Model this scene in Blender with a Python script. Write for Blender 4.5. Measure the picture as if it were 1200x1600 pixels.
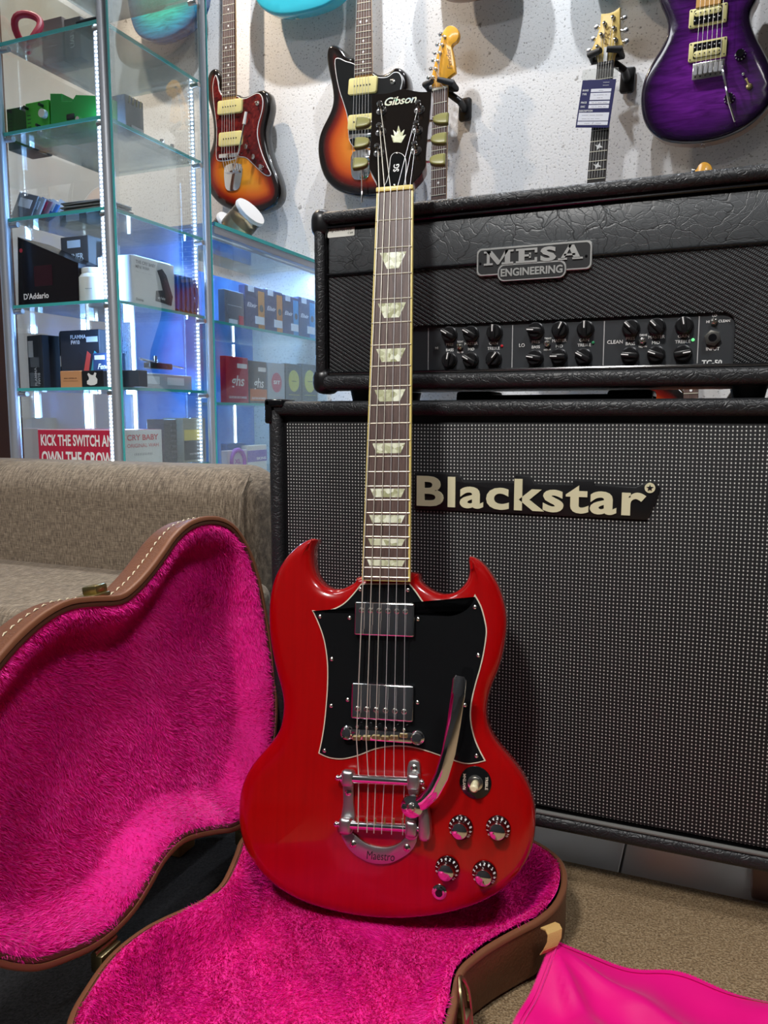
import bpy, bmesh, math, random
import numpy as np
from mathutils import Vector, Matrix
from mathutils.geometry import delaunay_2d_cdt

for _o in list(bpy.data.objects):
    bpy.data.objects.remove(_o)
SC = bpy.context.scene
COL = SC.collection
random.seed(7)
RNG = np.random.default_rng(7)

# ------------------------------------------------------------------ camera
FPX, CAMH = 1250.0, 0.605
PITCH, YAW = math.atan(152 / 1250.0), math.radians(22.8)
cR = np.array([math.cos(YAW), math.sin(YAW), 0.0])
cFh = np.array([-math.sin(YAW), math.cos(YAW), 0.0])
ZZ = np.array([0, 0, 1.0])
cF = cFh * math.cos(PITCH) - ZZ * math.sin(PITCH)
cU = cFh * math.sin(PITCH) + ZZ * math.cos(PITCH)
CAM = np.array([0, 0, CAMH])
cam_d = bpy.data.cameras.new('camera')
cam_d.sensor_fit = 'VERTICAL'
cam_d.sensor_height = 36.0
cam_d.lens = FPX / 1600 * 36.0
cam_d.clip_start = 0.02
cam = bpy.data.objects.new('camera', cam_d)
COL.objects.link(cam)
cam.matrix_world = Matrix(((cR[0], cU[0], -cF[0], 0), (cR[1], cU[1], -cF[1], 0), (cR[2], cU[2], -cF[2], CAMH), (0, 0, 0, 1)))
SC.camera = cam

# ------------------------------------------------------------------ world, lights, exposure
SC.view_settings.view_transform = 'Standard'
SC.view_settings.look = 'None'
SC.view_settings.exposure = 0.0
SC.view_settings.gamma = 1.0
SC.view_settings.use_curve_mapping = False
SC.cycles.use_denoising = True
SC.cycles.max_bounces = 10
SC.cycles.transparent_max_bounces = 24
SC.cycles.sample_clamp_indirect = 6.0
W = bpy.data.worlds.new('shop_ambient')
SC.world = W
W.use_nodes = True
W.node_tree.nodes['Background'].inputs[0].default_value = (0.80, 0.87, 1.0, 1)
W.node_tree.nodes['Background'].inputs[1].default_value = 0.06


def plan(lat, fwd, z):
    """point given right of / in front of the camera on plan, and a height"""
    p = cR * lat + cFh * fwd
    return (p[0], p[1], z)


def light(name, kind, pos, target, power, color=(1, 1, 1), size=0.3, size_y=None, spot=60, blend=0.4):
    l = bpy.data.lights.new(name, kind)
    l.energy = power
    l.color = color
    if kind == 'AREA':
        l.size = size
        if size_y:
            l.shape = 'RECTANGLE'
            l.size_y = size_y
    elif kind == 'SPOT':
        l.spot_size = math.radians(spot)
        l.spot_blend = blend
        l.shadow_soft_size = size
    o = bpy.data.objects.new(name, l)
    o.location = pos
    o.rotation_euler = (Vector(target) - Vector(pos)).to_track_quat('-Z', 'Y').to_euler()
    COL.objects.link(o)
    return o


def wall_pt(s, n, z):
    """point given along the back wall, out from it, and a height"""
    a = math.radians(30)
    p = cFh * 2.45 + (cR * math.cos(a) - cFh * math.sin(a)) * s - (cR * math.sin(a) + cFh * math.cos(a)) * n
    return (p[0], p[1], z)


light('ceiling_spot_key', 'SPOT', plan(-0.75, -0.60, 2.4), plan(-0.08, 0.85, 0.42), 185, (1.0, 0.98, 0.95), 0.16, spot=64, blend=0.7)
light('added_fill_spot', 'SPOT', plan(0.65, -0.35, 2.5), plan(0.15, 0.85, 0.35), 85, (0.97, 0.98, 1.0), 0.16, spot=64, blend=0.7)  # fill lamp added to brighten from the right, no known ceiling spot
light('ceiling_panel_light', 'AREA', plan(-1.25, 0.75, 2.6), plan(-0.9, 1.1, 0), 10, (0.93, 0.96, 1.0), 0.9, 0.3)
light('track_spot_warm', 'SPOT', wall_pt(-0.75, 0.55, 2.65), wall_pt(-0.1, 0.0, 1.1), 72, (1.0, 0.80, 0.60), 0.022, spot=100)
light('track_spot_cool', 'SPOT', wall_pt(0.05, 0.60, 2.65), wall_pt(0.0, 0.0, 1.1), 80, (0.88, 0.93, 1.0), 0.022, spot=100)
light('track_spot_neutral', 'SPOT', wall_pt(0.62, 0.62, 2.65), wall_pt(0.75, 0.0, 1.0), 62, (0.90, 0.94, 1.0), 0.022, spot=95)

# ------------------------------------------------------------------ node material helpers
MATS = {}


def mat(name, color=(0.8, 0.8, 0.8), rough=0.5, metal=0.0, coat=0.0, spec=0.5, emit=None, estr=0.0, sheen=0.0, build=None, alpha=None, trans=0.0, ior=1.45, subs=0.0):
    m = bpy.data.materials.new(name)
    m.use_nodes = True
    nt = m.node_tree
    b = nt.nodes['Principled BSDF']
    b.inputs['Base Color'].default_value = (*color, 1)
    b.inputs['Roughness'].default_value = rough
    b.inputs['Metallic'].default_value = metal
    b.inputs['Coat Weight'].default_value = coat
    b.inputs['Coat Roughness'].default_value = 0.04
    b.inputs['Specular IOR Level'].default_value = spec
    b.inputs['Sheen Weight'].default_value = sheen
    b.inputs['Transmission Weight'].default_value = trans
    b.inputs['IOR'].default_value = ior
    if emit:
        b.inputs['Emission Color'].default_value = (*emit, 1)
        b.inputs['Emission Strength'].default_value = estr
    if build:
        build(nt, b)
    MATS[name] = m
    return m


class NT:
    """tiny node-graph shorthand"""
    def __init__(s, nt):
        s.nt = nt

    def n(s, typ, **kw):
        nd = s.nt.nodes.new(typ)
        for k, v in kw.items():
            setattr(nd, k, v)
        return nd

    def link(s, a, b):
        s.nt.links.new(a, b)

    def coord(s, scale=(1, 1, 1), rot=(0, 0, 0), out='Object'):
        tc = s.n('ShaderNodeTexCoord')
        mp = s.n('ShaderNodeMapping')
        mp.inputs['Scale'].default_value = scale
        mp.inputs['Rotation'].default_value = rot
        s.link(tc.outputs[out], mp.inputs[0])
        return mp.outputs[0]

    def noise(s, vec, scale, detail=3, rough=0.5, dist=0.0):
        t = s.n('ShaderNodeTexNoise')
        t.inputs['Scale'].default_value = scale
        t.inputs['Detail'].default_value = detail
        t.inputs['Roughness'].default_value = rough
        t.inputs['Distortion'].default_value = dist
        s.link(vec, t.inputs['Vector'])
        return t.outputs['Fac']

    def ramp(s, fac, stops):
        r = s.n('ShaderNodeValToRGB')
        els = r.color_ramp.elements
        while len(els) < len(stops):
            els.new(0.5)
        for e, (p, c) in zip(els, stops):
            e.position = p
            e.color = (*c, 1) if len(c) == 3 else c
        s.link(fac, r.inputs[0])
        return r.outputs[0]

    def mix(s, fac, a, b):
        m = s.n('ShaderNodeMix', data_type='RGBA')
        if isinstance(fac, (int, float)):
            m.inputs[0].default_value = fac
        else:
            s.link(fac, m.inputs[0])
        for sock, v in ((m.inputs[6], a), (m.inputs[7], b)):
            if isinstance(v, tuple):
                sock.default_value = (*v, 1)
            else:
                s.link(v, sock)
        return m.outputs[2]

    def math(s, op, a, b=None, c=None):
        m = s.n('ShaderNodeMath', operation=op)
        for i, v in enumerate((a, b, c)):
            if v is None:
                continue
            if isinstance(v, (int, float)):
                m.inputs[i].default_value = v
            else:
                s.link(v, m.inputs[i])
        return m.outputs[0]

    def sep(s, vec):
        x = s.n('ShaderNodeSeparateXYZ')
        s.link(vec, x.inputs[0])
        return x.outputs

    def bump(s, h, b, strength=0.3, dist=0.002):
        bp = s.n('ShaderNodeBump')
        bp.inputs['Strength'].default_value = strength
        bp.inputs['Distance'].default_value = dist
        s.link(h, bp.inputs['Height'])
        s.link(bp.outputs[0], b.inputs['Normal'])
        return bp


def glass_mat(name, tint, refl=1.0, rough=0.0, opac=0.0, body=(0.6, 0.8, 0.9)):
    """a thin pane: clear with a fresnel reflection and a little body colour"""
    m = bpy.data.materials.new(name)
    m.use_nodes = True
    nt = m.node_tree
    g = NT(nt)
    nt.nodes.remove(nt.nodes['Principled BSDF'])
    out = nt.nodes['Material Output']
    tr = g.n('ShaderNodeBsdfTransparent')
    tr.inputs[0].default_value = (*tint, 1)
    gl = g.n('ShaderNodeBsdfGlossy')
    gl.inputs['Roughness'].default_value = rough
    df = g.n('ShaderNodeBsdfDiffuse')
    df.inputs[0].default_value = (*body, 1)
    m0 = g.n('ShaderNodeMixShader')
    m0.inputs[0].default_value = opac
    g.link(tr.outputs[0], m0.inputs[1])
    g.link(df.outputs[0], m0.inputs[2])
    fr = g.n('ShaderNodeFresnel')
    fr.inputs[0].default_value = 1.45
    f2 = g.math('MULTIPLY', fr.outputs[0], refl)
    mx = g.n('ShaderNodeMixShader')
    g.link(f2, mx.inputs[0])
    g.link(m0.outputs[0], mx.inputs[1])
    g.link(gl.outputs[0], mx.inputs[2])
    g.link(mx.outputs[0], out.inputs[0])
    MATS[name] = m
    return m


# ------------------------------------------------------------------ scene-graph helpers
def setp(o, label=None, cat=None, group=None, kind=None):
    if label:
        o['label'] = label
    if cat:
        o['category'] = cat
    if group:
        o['group'] = group
    if kind:
        o['kind'] = kind
    return o


def thing(name, label, cat, loc=(0, 0, 0), mtx=None, group=None):
    o = bpy.data.objects.new(name, None)
    o.empty_display_size = 0.05
    COL.objects.link(o)
    if mtx is not None:
        o.matrix_world = mtx
    else:
        o.location = loc
    return setp(o, label, cat, group)


def ob(name, me, m, parent=None, loc=None, label=None, cat=None, group=None, kind=None):
    o = bpy.data.objects.new(name, me)
    COL.objects.link(o)
    if m is not None:
        mm = MATS[m] if isinstance(m, str) else m
        if len(me.materials) == 0:
            me.materials.append(mm)
    if parent is not None:
        o.parent = parent
    if loc is not None:
        o.location = loc
    return setp(o, label, cat, group, kind)


def copy_tree(o, parent=None):
    c = o.copy()
    COL.objects.link(c)
    c.parent = parent
    for ch in list(o.children):
        copy_tree(ch, c)
    return c


class Fr:
    """a plane in the room: origin O, axes X (right), Y (up), N (towards the room)"""
    def __init__(s, O, X, Y, N):
        s.O, s.X, s.Y, s.N = [np.array(v, float) for v in (O, X, Y, N)]

    def loc(s, x, y, h=0.0):
        r = cF + cR * ((x - 600) / FPX) + cU * ((800 - y) / FPX)
        Q = s.O + s.N * h
        P = CAM + r * (((Q - CAM) @ s.N) / (r @ s.N)) - s.O
        return (float(P @ s.X), float(P @ s.Y))

    def locs(s, pts, h=0.0):
        return [s.loc(x, y, h) for x, y in pts]

    def l3(s, x, y, h):
        a, b = s.loc(x, y, h)
        return (a, b, h)

    def world(s, x, y, h=0.0):
        return s.O + s.X * x + s.Y * y + s.N * h

    def mtx(s):
        X, Y, N, O = s.X, s.Y, s.N, s.O
        return Matrix(((X[0], Y[0], N[0], O[0]), (X[1], Y[1], N[1], O[1]), (X[2], Y[2], N[2], O[2]), (0, 0, 0, 1)))


def pray(x, y):
    return cF + cR * ((x - 600) / FPX) + cU * ((800 - y) / FPX)


def on_y(x, y, Y):
    r = pray(x, y)
    return CAM + r * (Y / r[1])


def on_x(x, y, X):
    r = pray(x, y)
    return CAM + r * (X / r[0])


def on_z(x, y, z):
    r = pray(x, y)
    return CAM + r * ((z - CAMH) / r[2])


# ------------------------------------------------------------------ mesh builders
def mesh(name, v, f, smooth=None):
    me = bpy.data.meshes.new(name)
    me.from_pydata([tuple(p) for p in v], [], f)
    me.validate()
    fix(me)
    if smooth is not None:
        me.shade_smooth()
        me.set_sharp_from_angle(angle=math.radians(smooth))
    return me


def fix(me):
    bm = bmesh.new()
    bm.from_mesh(me)
    bmesh.ops.recalc_face_normals(bm, faces=bm.faces)
    bm.to_mesh(me)
    bm.free()


class MB:
    def __init__(s):
        s.v, s.f = [], []

    def add(s, v, f):
        n = len(s.v)
        s.v += [tuple(p) for p in v]
        s.f += [tuple(i + n for i in q) for q in f]
        return s

    def box(s, x0, x1, y0, y1, z0, z1, bev=0.0, seg=2, M=None):
        bm = bmesh.new()
        bmesh.ops.create_cube(bm, size=1)
        for v in bm.verts:
            v.co = Vector(((x0 + x1) / 2 + v.co.x * (x1 - x0), (y0 + y1) / 2 + v.co.y * (y1 - y0), (z0 + z1) / 2 + v.co.z * (z1 - z0)))
        if bev > 0:
            bmesh.ops.bevel(bm, geom=list(bm.edges), offset=bev, segments=seg, profile=0.5, affect='EDGES')
        s.addbm(bm, M)
        return s

    def addbm(s, bm, M=None):
        bm.verts.index_update()
        vs = [(M @ v.co if M is not None else v.co.copy()) for v in bm.verts]
        s.add(vs, [[v.index for v in f.verts] for f in bm.faces])
        bm.free()

    def cyl(s, p0, p1, r0, r1=None, seg=16, caps=True):
        r1 = r0 if r1 is None else r1
        return s.loft([p0, p1], [r0, r1], seg, caps)

    def loft(s, pts, rad, seg=12, caps=True, closed=False):
        P = [Vector(p) for p in pts]
        n = len(P)
        if isinstance(rad, (int, float)):
            rad = [rad] * n
        ref = None
        vs = []
        for i, p in enumerate(P):
            if closed:
                t = P[(i + 1) % n] - P[i - 1]
            else:
                t = P[min(i + 1, n - 1)] - P[max(i - 1, 0)]
            if t.length < 1e-9:
                t = Vector((0, 0, 1))
            t.normalize()
            if ref is None:
                ref = t.orthogonal().normalized()
            ref = (ref - t * ref.dot(t))
            if ref.length < 1e-6:
                ref = t.orthogonal()
            ref.normalize()
            b = t.cross(ref)
            for k in range(seg):
                a = 2 * math.pi * k / seg
                vs.append(p + (ref * math.cos(a) + b * math.sin(a)) * rad[i])
        fs = []
        rng = n if closed else n - 1
        for i in range(rng):
            j = (i + 1) % n
            for k in range(seg):
                k2 = (k + 1) % seg
                fs.append((i * seg + k, i * seg + k2, j * seg + k2, j * seg + k))
        if caps and not closed:
            fs.append(tuple(range(seg))[::-1])
            fs.append(tuple((n - 1) * seg + k for k in range(seg)))
        return s.add(vs, fs)

    def lathe(s, prof, o=(0, 0, 0), axis=(0, 0, 1), seg=24):
        """prof: list of (radius, height along axis)"""
        ax = Vector(axis).normalized()
        O = Vector(o)
        return s.loft_h([(O + ax * h, r) for r, h in prof], ax, seg)

    def loft_h(s, pr, ax, seg):
        ref = ax.orthogonal().normalized()
        b = ax.cross(ref)
        vs, fs = [], []
        for p, r in pr:
            for k in range(seg):
                a = 2 * math.pi * k / seg
                vs.append(p + (ref * math.cos(a) + b * math.sin(a)) * max(r, 1e-5))
        for i in range(len(pr) - 1):
            for k in range(seg):
                k2 = (k + 1) % seg
                fs.append((i * seg + k, i * seg + k2, (i + 1) * seg + k2, (i + 1) * seg + k))
        fs.append(tuple(range(seg))[::-1])
        fs.append(tuple((len(pr) - 1) * seg + k for k in range(seg)))
        return s.add(vs, fs)

    def ball(s, c, r, sc=(1, 1, 1), u=16, v=10):
        vs, fs = [], []
        for i in range(v + 1):
            th = math.pi * i / v
            for k in range(u):
                a = 2 * math.pi * k / u
                vs.append((c[0] + r * sc[0] * math.sin(th) * math.cos(a), c[1] + r * sc[1] * math.sin(th) * math.sin(a), c[2] + r * sc[2] * math.cos(th)))
        for i in range(v):
            for k in range(u):
                k2 = (k + 1) % u
                fs.append((i * u + k, i * u + k2, (i + 1) * u + k2, (i + 1) * u + k))
        bm = bmesh.new()
        bv = [bm.verts.new(p) for p in vs]
        for q in fs:
            try:
                bm.faces.new([bv[i] for i in q])
            except ValueError:
                pass
        bmesh.ops.remove_doubles(bm, verts=bm.verts, dist=1e-6)
        s.addbm(bm)
        return s

    def prism(s, poly, z0, z1, rnd=0.0, seg=3, back=0.0):
        """poly in local xy, z0 back, z1 front; rnd rounds the front rim, back the rear rim"""
        rings = []
        if back > 0:
            for k in range(seg + 1):
                a = math.pi / 2 * k / seg
                rings.append((back * (1 - math.sin(a)), z0 + back * (1 - math.cos(a))))
        else:
            rings.append((0, z0))
        if rnd > 0:
            for k in range(seg + 1):
                a = math.pi / 2 * k / seg
                rings.append((rnd * (1 - math.cos(a)), z1 - rnd * (1 - math.sin(a))))
        else:
            rings.append((0, z1))
        n = len(poly)
        vs, fs = [], []
        for off, z in rings:
            vs += [(x, y, z) for x, y in offset(poly, off)]
        for i in range(len(rings) - 1):
            for k in range(n):
                k2 = (k + 1) % n
                fs.append((i * n + k, i * n + k2, (i + 1) * n + k2, (i + 1) * n + k))
        fs.append(tuple(range(n))[::-1])
        fs.append(tuple((len(rings) - 1) * n + k for k in range(n)))
        return s.add(vs, fs)

    def xf(s, M):
        s.v = [tuple(M @ Vector(p)) for p in s.v]
        return s

    def me(s, name='part', smooth=35):
        return mesh(name, s.v, s.f, smooth)


def area2(poly):
    return sum(poly[i - 1][0] * poly[i][1] - poly[i][0] * poly[i - 1][1] for i in range(len(poly))) / 2


def offset(poly, d):
    """move a closed outline inwards by d (mitre clamped)"""
    if abs(d) < 1e-9:
        return list(poly)
    sg = 1 if area2(poly) > 0 else -1
    out = []
    n = len(poly)
    for i in range(n):
        p0, p, p1 = Vector(poly[i - 1]), Vector(poly[i]), Vector(poly[(i + 1) % n])
        a, b = (p - p0), (p1 - p)
        if a.length < 1e-9:
            a = b
        if b.length < 1e-9:
            b = a
        a, b = a.normalized(), b.normalized()
        na, nb = Vector((-a.y, a.x)) * sg, Vector((-b.y, b.x)) * sg
        m = na + nb
        if m.length < 1e-6:
            m = na
        m.normalize()
        c = max(m.dot(na), 0.55)
        q = p + m * (d / c)
        out.append((q.x, q.y))
    return out


def smooth_poly(pts, n=4, closed=True, corners=()):
    """Catmull-Rom through the points; indices in corners stay sharp"""
    out = []
    N = len(pts)
    P = [np.array(p, float) for p in pts]
    rng = N if closed else N - 1
    for i in range(rng):
        p1, p2 = P[i], P[(i + 1) % N]
        p0 = P[i - 1] if (closed or i > 0) else p1
        p3 = P[(i + 2) % N] if (closed or i + 2 < N) else p2
        if i in corners:
            p0 = p1 - (p2 - p1) * 0.3
        if (i + 1) % N in corners:
            p3 = p2 + (p2 - p1) * 0.3
        for k in range(n):
            t = k / n
            q = 0.5 * ((2 * p1) + (-p0 + p2) * t + (2 * p0 - 5 * p1 + 4 * p2 - p3) * t * t + (-p0 + 3 * p1 - 3 * p2 + p3) * t ** 3)
            out.append(tuple(q))
    if not closed:
        out.append(tuple(P[-1]))
    return out


def rrect(x0, x1, y0, y1, r, n=5):
    pts = []
    for cx, cy, a0 in ((x1 - r, y0 + r, -90), (x1 - r, y1 - r, 0), (x0 + r, y1 - r, 90), (x0 + r, y0 + r, 180)):
        for k in range(n + 1):
            a = math.radians(a0 + 90 * k / n)
            pts.append((cx + r * math.cos(a), cy + r * math.sin(a)))
    return pts


def circ(cx, cy, r, n=28, ry=None):
    return [(cx + r * math.cos(2 * math.pi * k / n), cy + (ry or r) * math.sin(2 * math.pi * k / n)) for k in range(n)]


def edge_dist(pts, poly):
    P = np.array(pts)[:, None, :]
    A = np.array(poly)[None]
    B = np.roll(A, -1, axis=1)
    AB = B - A
    t = np.clip(((P - A) * AB).sum(2) / np.maximum((AB * AB).sum(2), 1e-12), 0, 1)
    return np.sqrt((((A + AB * t[..., None]) - P) ** 2).sum(2)).min(1)


def inside(pts, poly):
    P = np.array(pts)
    A = np.array(poly)
    B = np.roll(A, -1, axis=0)
    x, y = P[:, 0][:, None], P[:, 1][:, None]
    c = ((A[None, :, 1] > y) != (B[None, :, 1] > y)) & (x < (B[None, :, 0] - A[None, :, 0]) * (y - A[None, :, 1]) / (B[None, :, 1] - A[None, :, 1] + 1e-15) + A[None, :, 0])
    return c.sum(1) % 2 == 1


def fill_grid(poly, step, margin=0.4):
    """triangulated outline with interior grid points: verts2d, faces"""
    A = np.array(poly)
    lo, hi = A.min(0), A.max(0)
    gx, gy = np.meshgrid(np.arange(lo[0], hi[0], step), np.arange(lo[1], hi[1], step))
    gx = gx + (np.arange(gx.shape[0]) % 2)[:, None] * step * 0.5
    G = np.stack([gx.ravel(), gy.ravel()], 1)
    G = G[inside(G, poly)]
    if len(G):
        G = G[edge_dist(G, poly) > step * margin]
    V = [Vector(p) for p in poly] + [Vector(p) for p in G]
    n = len(poly)
    E = [(i, (i + 1) % n) for i in range(n)]
    r = delaunay_2d_cdt(V, E, [], 1, 1e-7)
    return [tuple(p) for p in r[0]], [tuple(f) for f in r[2]]


def set_attr(me, name, vals):
    a = me.attributes.new(name, 'FLOAT', 'POINT')
    a.data.foreach_set('value', np.asarray(vals, dtype=np.float32))


TXT = {}


def text_v(s, size, ext=0.0, bold=0.0, shear=0.0, align='CENTER', space=1.0, res=3):
    key = (s, size, ext, bold, shear, align, space)
    if key in TXT:
        return TXT[key]
    c = bpy.data.curves.new('lettering', 'FONT')
    c.body = s
    c.size = size
    c.extrude = ext
    c.offset = bold
    c.shear = shear
    c.align_x = align
    c.align_y = 'CENTER'
    c.space_character = space
    c.resolution_u = res
    o = bpy.data.objects.new('lettering', c)
    me = bpy.data.meshes.new_from_object(o)
    v = [tuple(p.co) for p in me.vertices]
    f = [tuple(p.vertices) for p in me.polygons]
    bpy.data.objects.remove(o)
    bpy.data.curves.remove(c)
    bpy.data.meshes.remove(me)
    TXT[key] = (v, f)
    return v, f


def add_text(mb, s, pos, size, ex=(1, 0, 0), ey=(0, 1, 0), xs=1.0, fit=None, fith=None, **kw):
    """lettering centred on pos in the plane ex, ey; fit = (width) stretches it to a width, fith to a height"""
    v, f = text_v(s, size, **kw)
    ex, ey = Vector(ex).normalized(), Vector(ey).normalized()
    ez = ex.cross(ey)
    P = Vector(pos)
    xs_, ys_ = xs, 1.0
    xsv = [p[0] for p in v]
    ysv = [p[1] for p in v]
    cx = cy = 0
    if fit:
        xs_ = fit / (max(xsv) - min(xsv))
        cx = (max(xsv) + min(xsv)) / 2
    if fith:
        ys_ = fith / (max(ysv) - min(ysv))
        cy = (max(ysv) + min(ysv)) / 2
    mb.add([P + ex * ((p[0] - cx) * xs_) + ey * ((p[1] - cy) * ys_) + ez * p[2] for p in v], f)
    return mb


def flat_me(mb, name='lettering'):
    me = bpy.data.meshes.new(name)
    me.from_pydata(mb.v, [], mb.f)
    return me
# ------------------------------------------------------------------ materials
def _wall(nt, b):
    g = NT(nt)
    c = g.coord()
    n1 = g.noise(c, 175, 2, 0.55)
    n2 = g.noise(c, 38, 2, 0.5)
    big = g.noise(c, 3, 2)
    base = g.mix(big, (0.66, 0.655, 0.65), (0.78, 0.765, 0.745))
    sp = g.ramp(n1, [(0.31, (0.26, 0.25, 0.24)), (0.41, (1, 1, 1))])
    sp2 = g.ramp(n2, [(0.24, (0.30, 0.28, 0.26)), (0.30, (1, 1, 1))])
    m1 = g.n('ShaderNodeMix', data_type='RGBA', blend_type='MULTIPLY')
    m1.inputs[0].default_value = 0.75
    g.link(base, m1.inputs[6])
    g.link(sp, m1.inputs[7])
    m2 = g.n('ShaderNodeMix', data_type='RGBA', blend_type='MULTIPLY')
    m2.inputs[0].default_value = 0.8
    g.link(m1.outputs[2], m2.inputs[6])
    g.link(sp2, m2.inputs[7])
    g.link(m2.outputs[2], b.inputs['Base Color'])
    g.bump(n1, b, 0.25, 0.002)


mat('speckled_wall', rough=0.8, build=_wall)


def _tile(nt, b):
    g = NT(nt)
    n = g.noise(g.coord(), 6, 4)
    g.link(g.ramp(n, [(0.3, (0.66, 0.66, 0.64)), (0.7, (0.74, 0.74, 0.72))]), b.inputs['Base Color'])


mat('floor_tile', rough=0.18, build=_tile)
mat('grout', (0.20, 0.19, 0.18), 0.9)


def _carpet(nt, b):
    g = NT(nt)
    c = g.coord()
    n = g.noise(c, 420, 2, 0.7)
    n2 = g.noise(c, 7, 3)
    col = g.ramp(n, [(0.30, (0.14, 0.085, 0.040)), (0.5, (0.36, 0.24, 0.125)), (0.72, (0.62, 0.47, 0.29))])
    g.link(g.mix(g.math('MULTIPLY', n2, 0.30), col, (0.22, 0.14, 0.07)), b.inputs['Base Color'])
    g.bump(n, b, 0.9, 0.004)


mat('brown_carpet', rough=0.95, build=_carpet)


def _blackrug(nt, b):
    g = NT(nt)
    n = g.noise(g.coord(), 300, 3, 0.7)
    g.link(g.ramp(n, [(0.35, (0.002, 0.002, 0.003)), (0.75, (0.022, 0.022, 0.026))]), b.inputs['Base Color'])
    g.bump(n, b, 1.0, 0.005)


mat('black_shag', rough=0.95, build=_blackrug)


def _tolex(nt, b):
    g = NT(nt)
    c = g.coord()
    v = g.n('ShaderNodeTexVoronoi', feature='DISTANCE_TO_EDGE')
    v.inputs['Scale'].default_value = 160
    nd = g.n('ShaderNodeTexNoise')
    nd.inputs['Scale'].default_value = 30
    g.link(c, nd.inputs['Vector'])
    mx = g.n('ShaderNodeMix', data_type='VECTOR')
    mx.inputs[0].default_value = 0.04
    g.link(c, mx.inputs[4])
    g.link(nd.outputs['Color'], mx.inputs[5])
    g.link(mx.outputs[1], v.inputs['Vector'])
    h = g.ramp(v.outputs['Distance'], [(0.0, (0, 0, 0)), (0.12, (1, 1, 1))])
    h2 = g.noise(c, 240, 3)
    g.bump(g.math('ADD', h, g.math('MULTIPLY', h2, 0.8)), b, 0.35, 0.0012)


mat('black_tolex', (0.016, 0.0165, 0.018), 0.42, build=_tolex)


def _crackle(nt, b):
    g = NT(nt)
    c = g.coord(scale=(1, 1.2, 1))
    nd = g.n('ShaderNodeTexNoise')
    nd.inputs['Scale'].default_value = 9
    nd.inputs['Detail'].default_value = 4
    g.link(c, nd.inputs['Vector'])
    mx = g.n('ShaderNodeMix', data_type='VECTOR')
    mx.inputs[0].default_value = 0.11
    g.link(c, mx.inputs[4])
    g.link(nd.outputs['Color'], mx.inputs[5])
    hs = []
    for sc, w in ((20, 0.018), (55, 0.04), (140, 0.10)):
        v = g.n('ShaderNodeTexVoronoi', feature='DISTANCE_TO_EDGE')
        v.inputs['Scale'].default_value = sc
        g.link(mx.outputs[1], v.inputs['Vector'])
        hs.append(g.ramp(v.outputs['Distance'], [(0.0, (0, 0, 0)), (w, (1, 1, 1))]))
    h = g.math('ADD', g.math('ADD', hs[0], g.math('MULTIPLY', hs[1], 0.6)), g.math('MULTIPLY', hs[2], 0.25))
    g.link(g.mix(g.math('MULTIPLY', h, 0.54), (0.008, 0.008, 0.008), (0.066, 0.071, 0.075)), b.inputs['Base Color'])
    g.bump(h, b, 0.38, 0.0009)


mat('crackled_vinyl', (0.016, 0.017, 0.018), 0.40, build=_crackle)


def _ribbed(nt, b):
    g = NT(nt)
    x, y, z = g.sep(g.coord())
    u = g.math('MULTIPLY', g.math('ADD', g.math('MULTIPLY', x, 0.60), g.math('MULTIPLY', y, 1.0)), 190.0)
    w = g.math('MULTIPLY', g.math('SUBTRACT', y, x), 330.0)
    row = g.math('FLOOR', u)
    fu = g.math('FRACT', u)
    fw = g.math('FRACT', g.math('ADD', w, g.math('MULTIPLY', row, 0.5)))
    hu = g.math('SINE', g.math('MULTIPLY', fu, math.pi))
    hw = g.math('SINE', g.math('MULTIPLY', fw, math.pi))
    h = g.math('MULTIPLY', g.math('POWER', hu, 0.6), g.math('ADD', 0.45, g.math('MULTIPLY', hw, 0.55)))
    g.link(g.mix(h, (0.0015, 0.0015, 0.0015), (0.060, 0.063, 0.066)), b.inputs['Base Color'])
    g.bump(h, b, 0.8, 0.0025)


mat('ribbed_vinyl', rough=0.38, build=_ribbed)


def _grille(nt, b):
    g = NT(nt)
    x, y, z = g.sep(g.coord())
    nz = g.noise(g.coord(), 5, 2)
    P = 1 / 0.0044
    u = g.math('MULTIPLY', g.math('ADD', x, g.math('MULTIPLY', nz, 0.0035)), P)
    w = g.math('MULTIPLY', g.math('ADD', y, g.math('MULTIPLY', nz, 0.0050)), P)
    fu = g.math('ABSOLUTE', g.math('SUBTRACT', g.math('FRACT', u), 0.5))
    fw = g.math('ABSOLUTE', g.math('SUBTRACT', g.math('FRACT', w), 0.5))
    du = g.math('LESS_THAN', fu, 0.15)
    dw = g.math('LESS_THAN', fw, 0.18)
    dot = g.math('MULTIPLY', du, dw)
    th = g.math('MAXIMUM', g.math('LESS_THAN', fu, 0.22), g.math('LESS_THAN', fw, 0.22))
    base = g.mix(th, (0.0025, 0.0025, 0.003), (0.012, 0.012, 0.013))
    g.link(g.mix(dot, base, (0.66, 0.65, 0.61)), b.inputs['Base Color'])
    g.bump(g.math('ADD', g.math('MULTIPLY', th, 0.5), dot), b, 0.4, 0.001)


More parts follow.
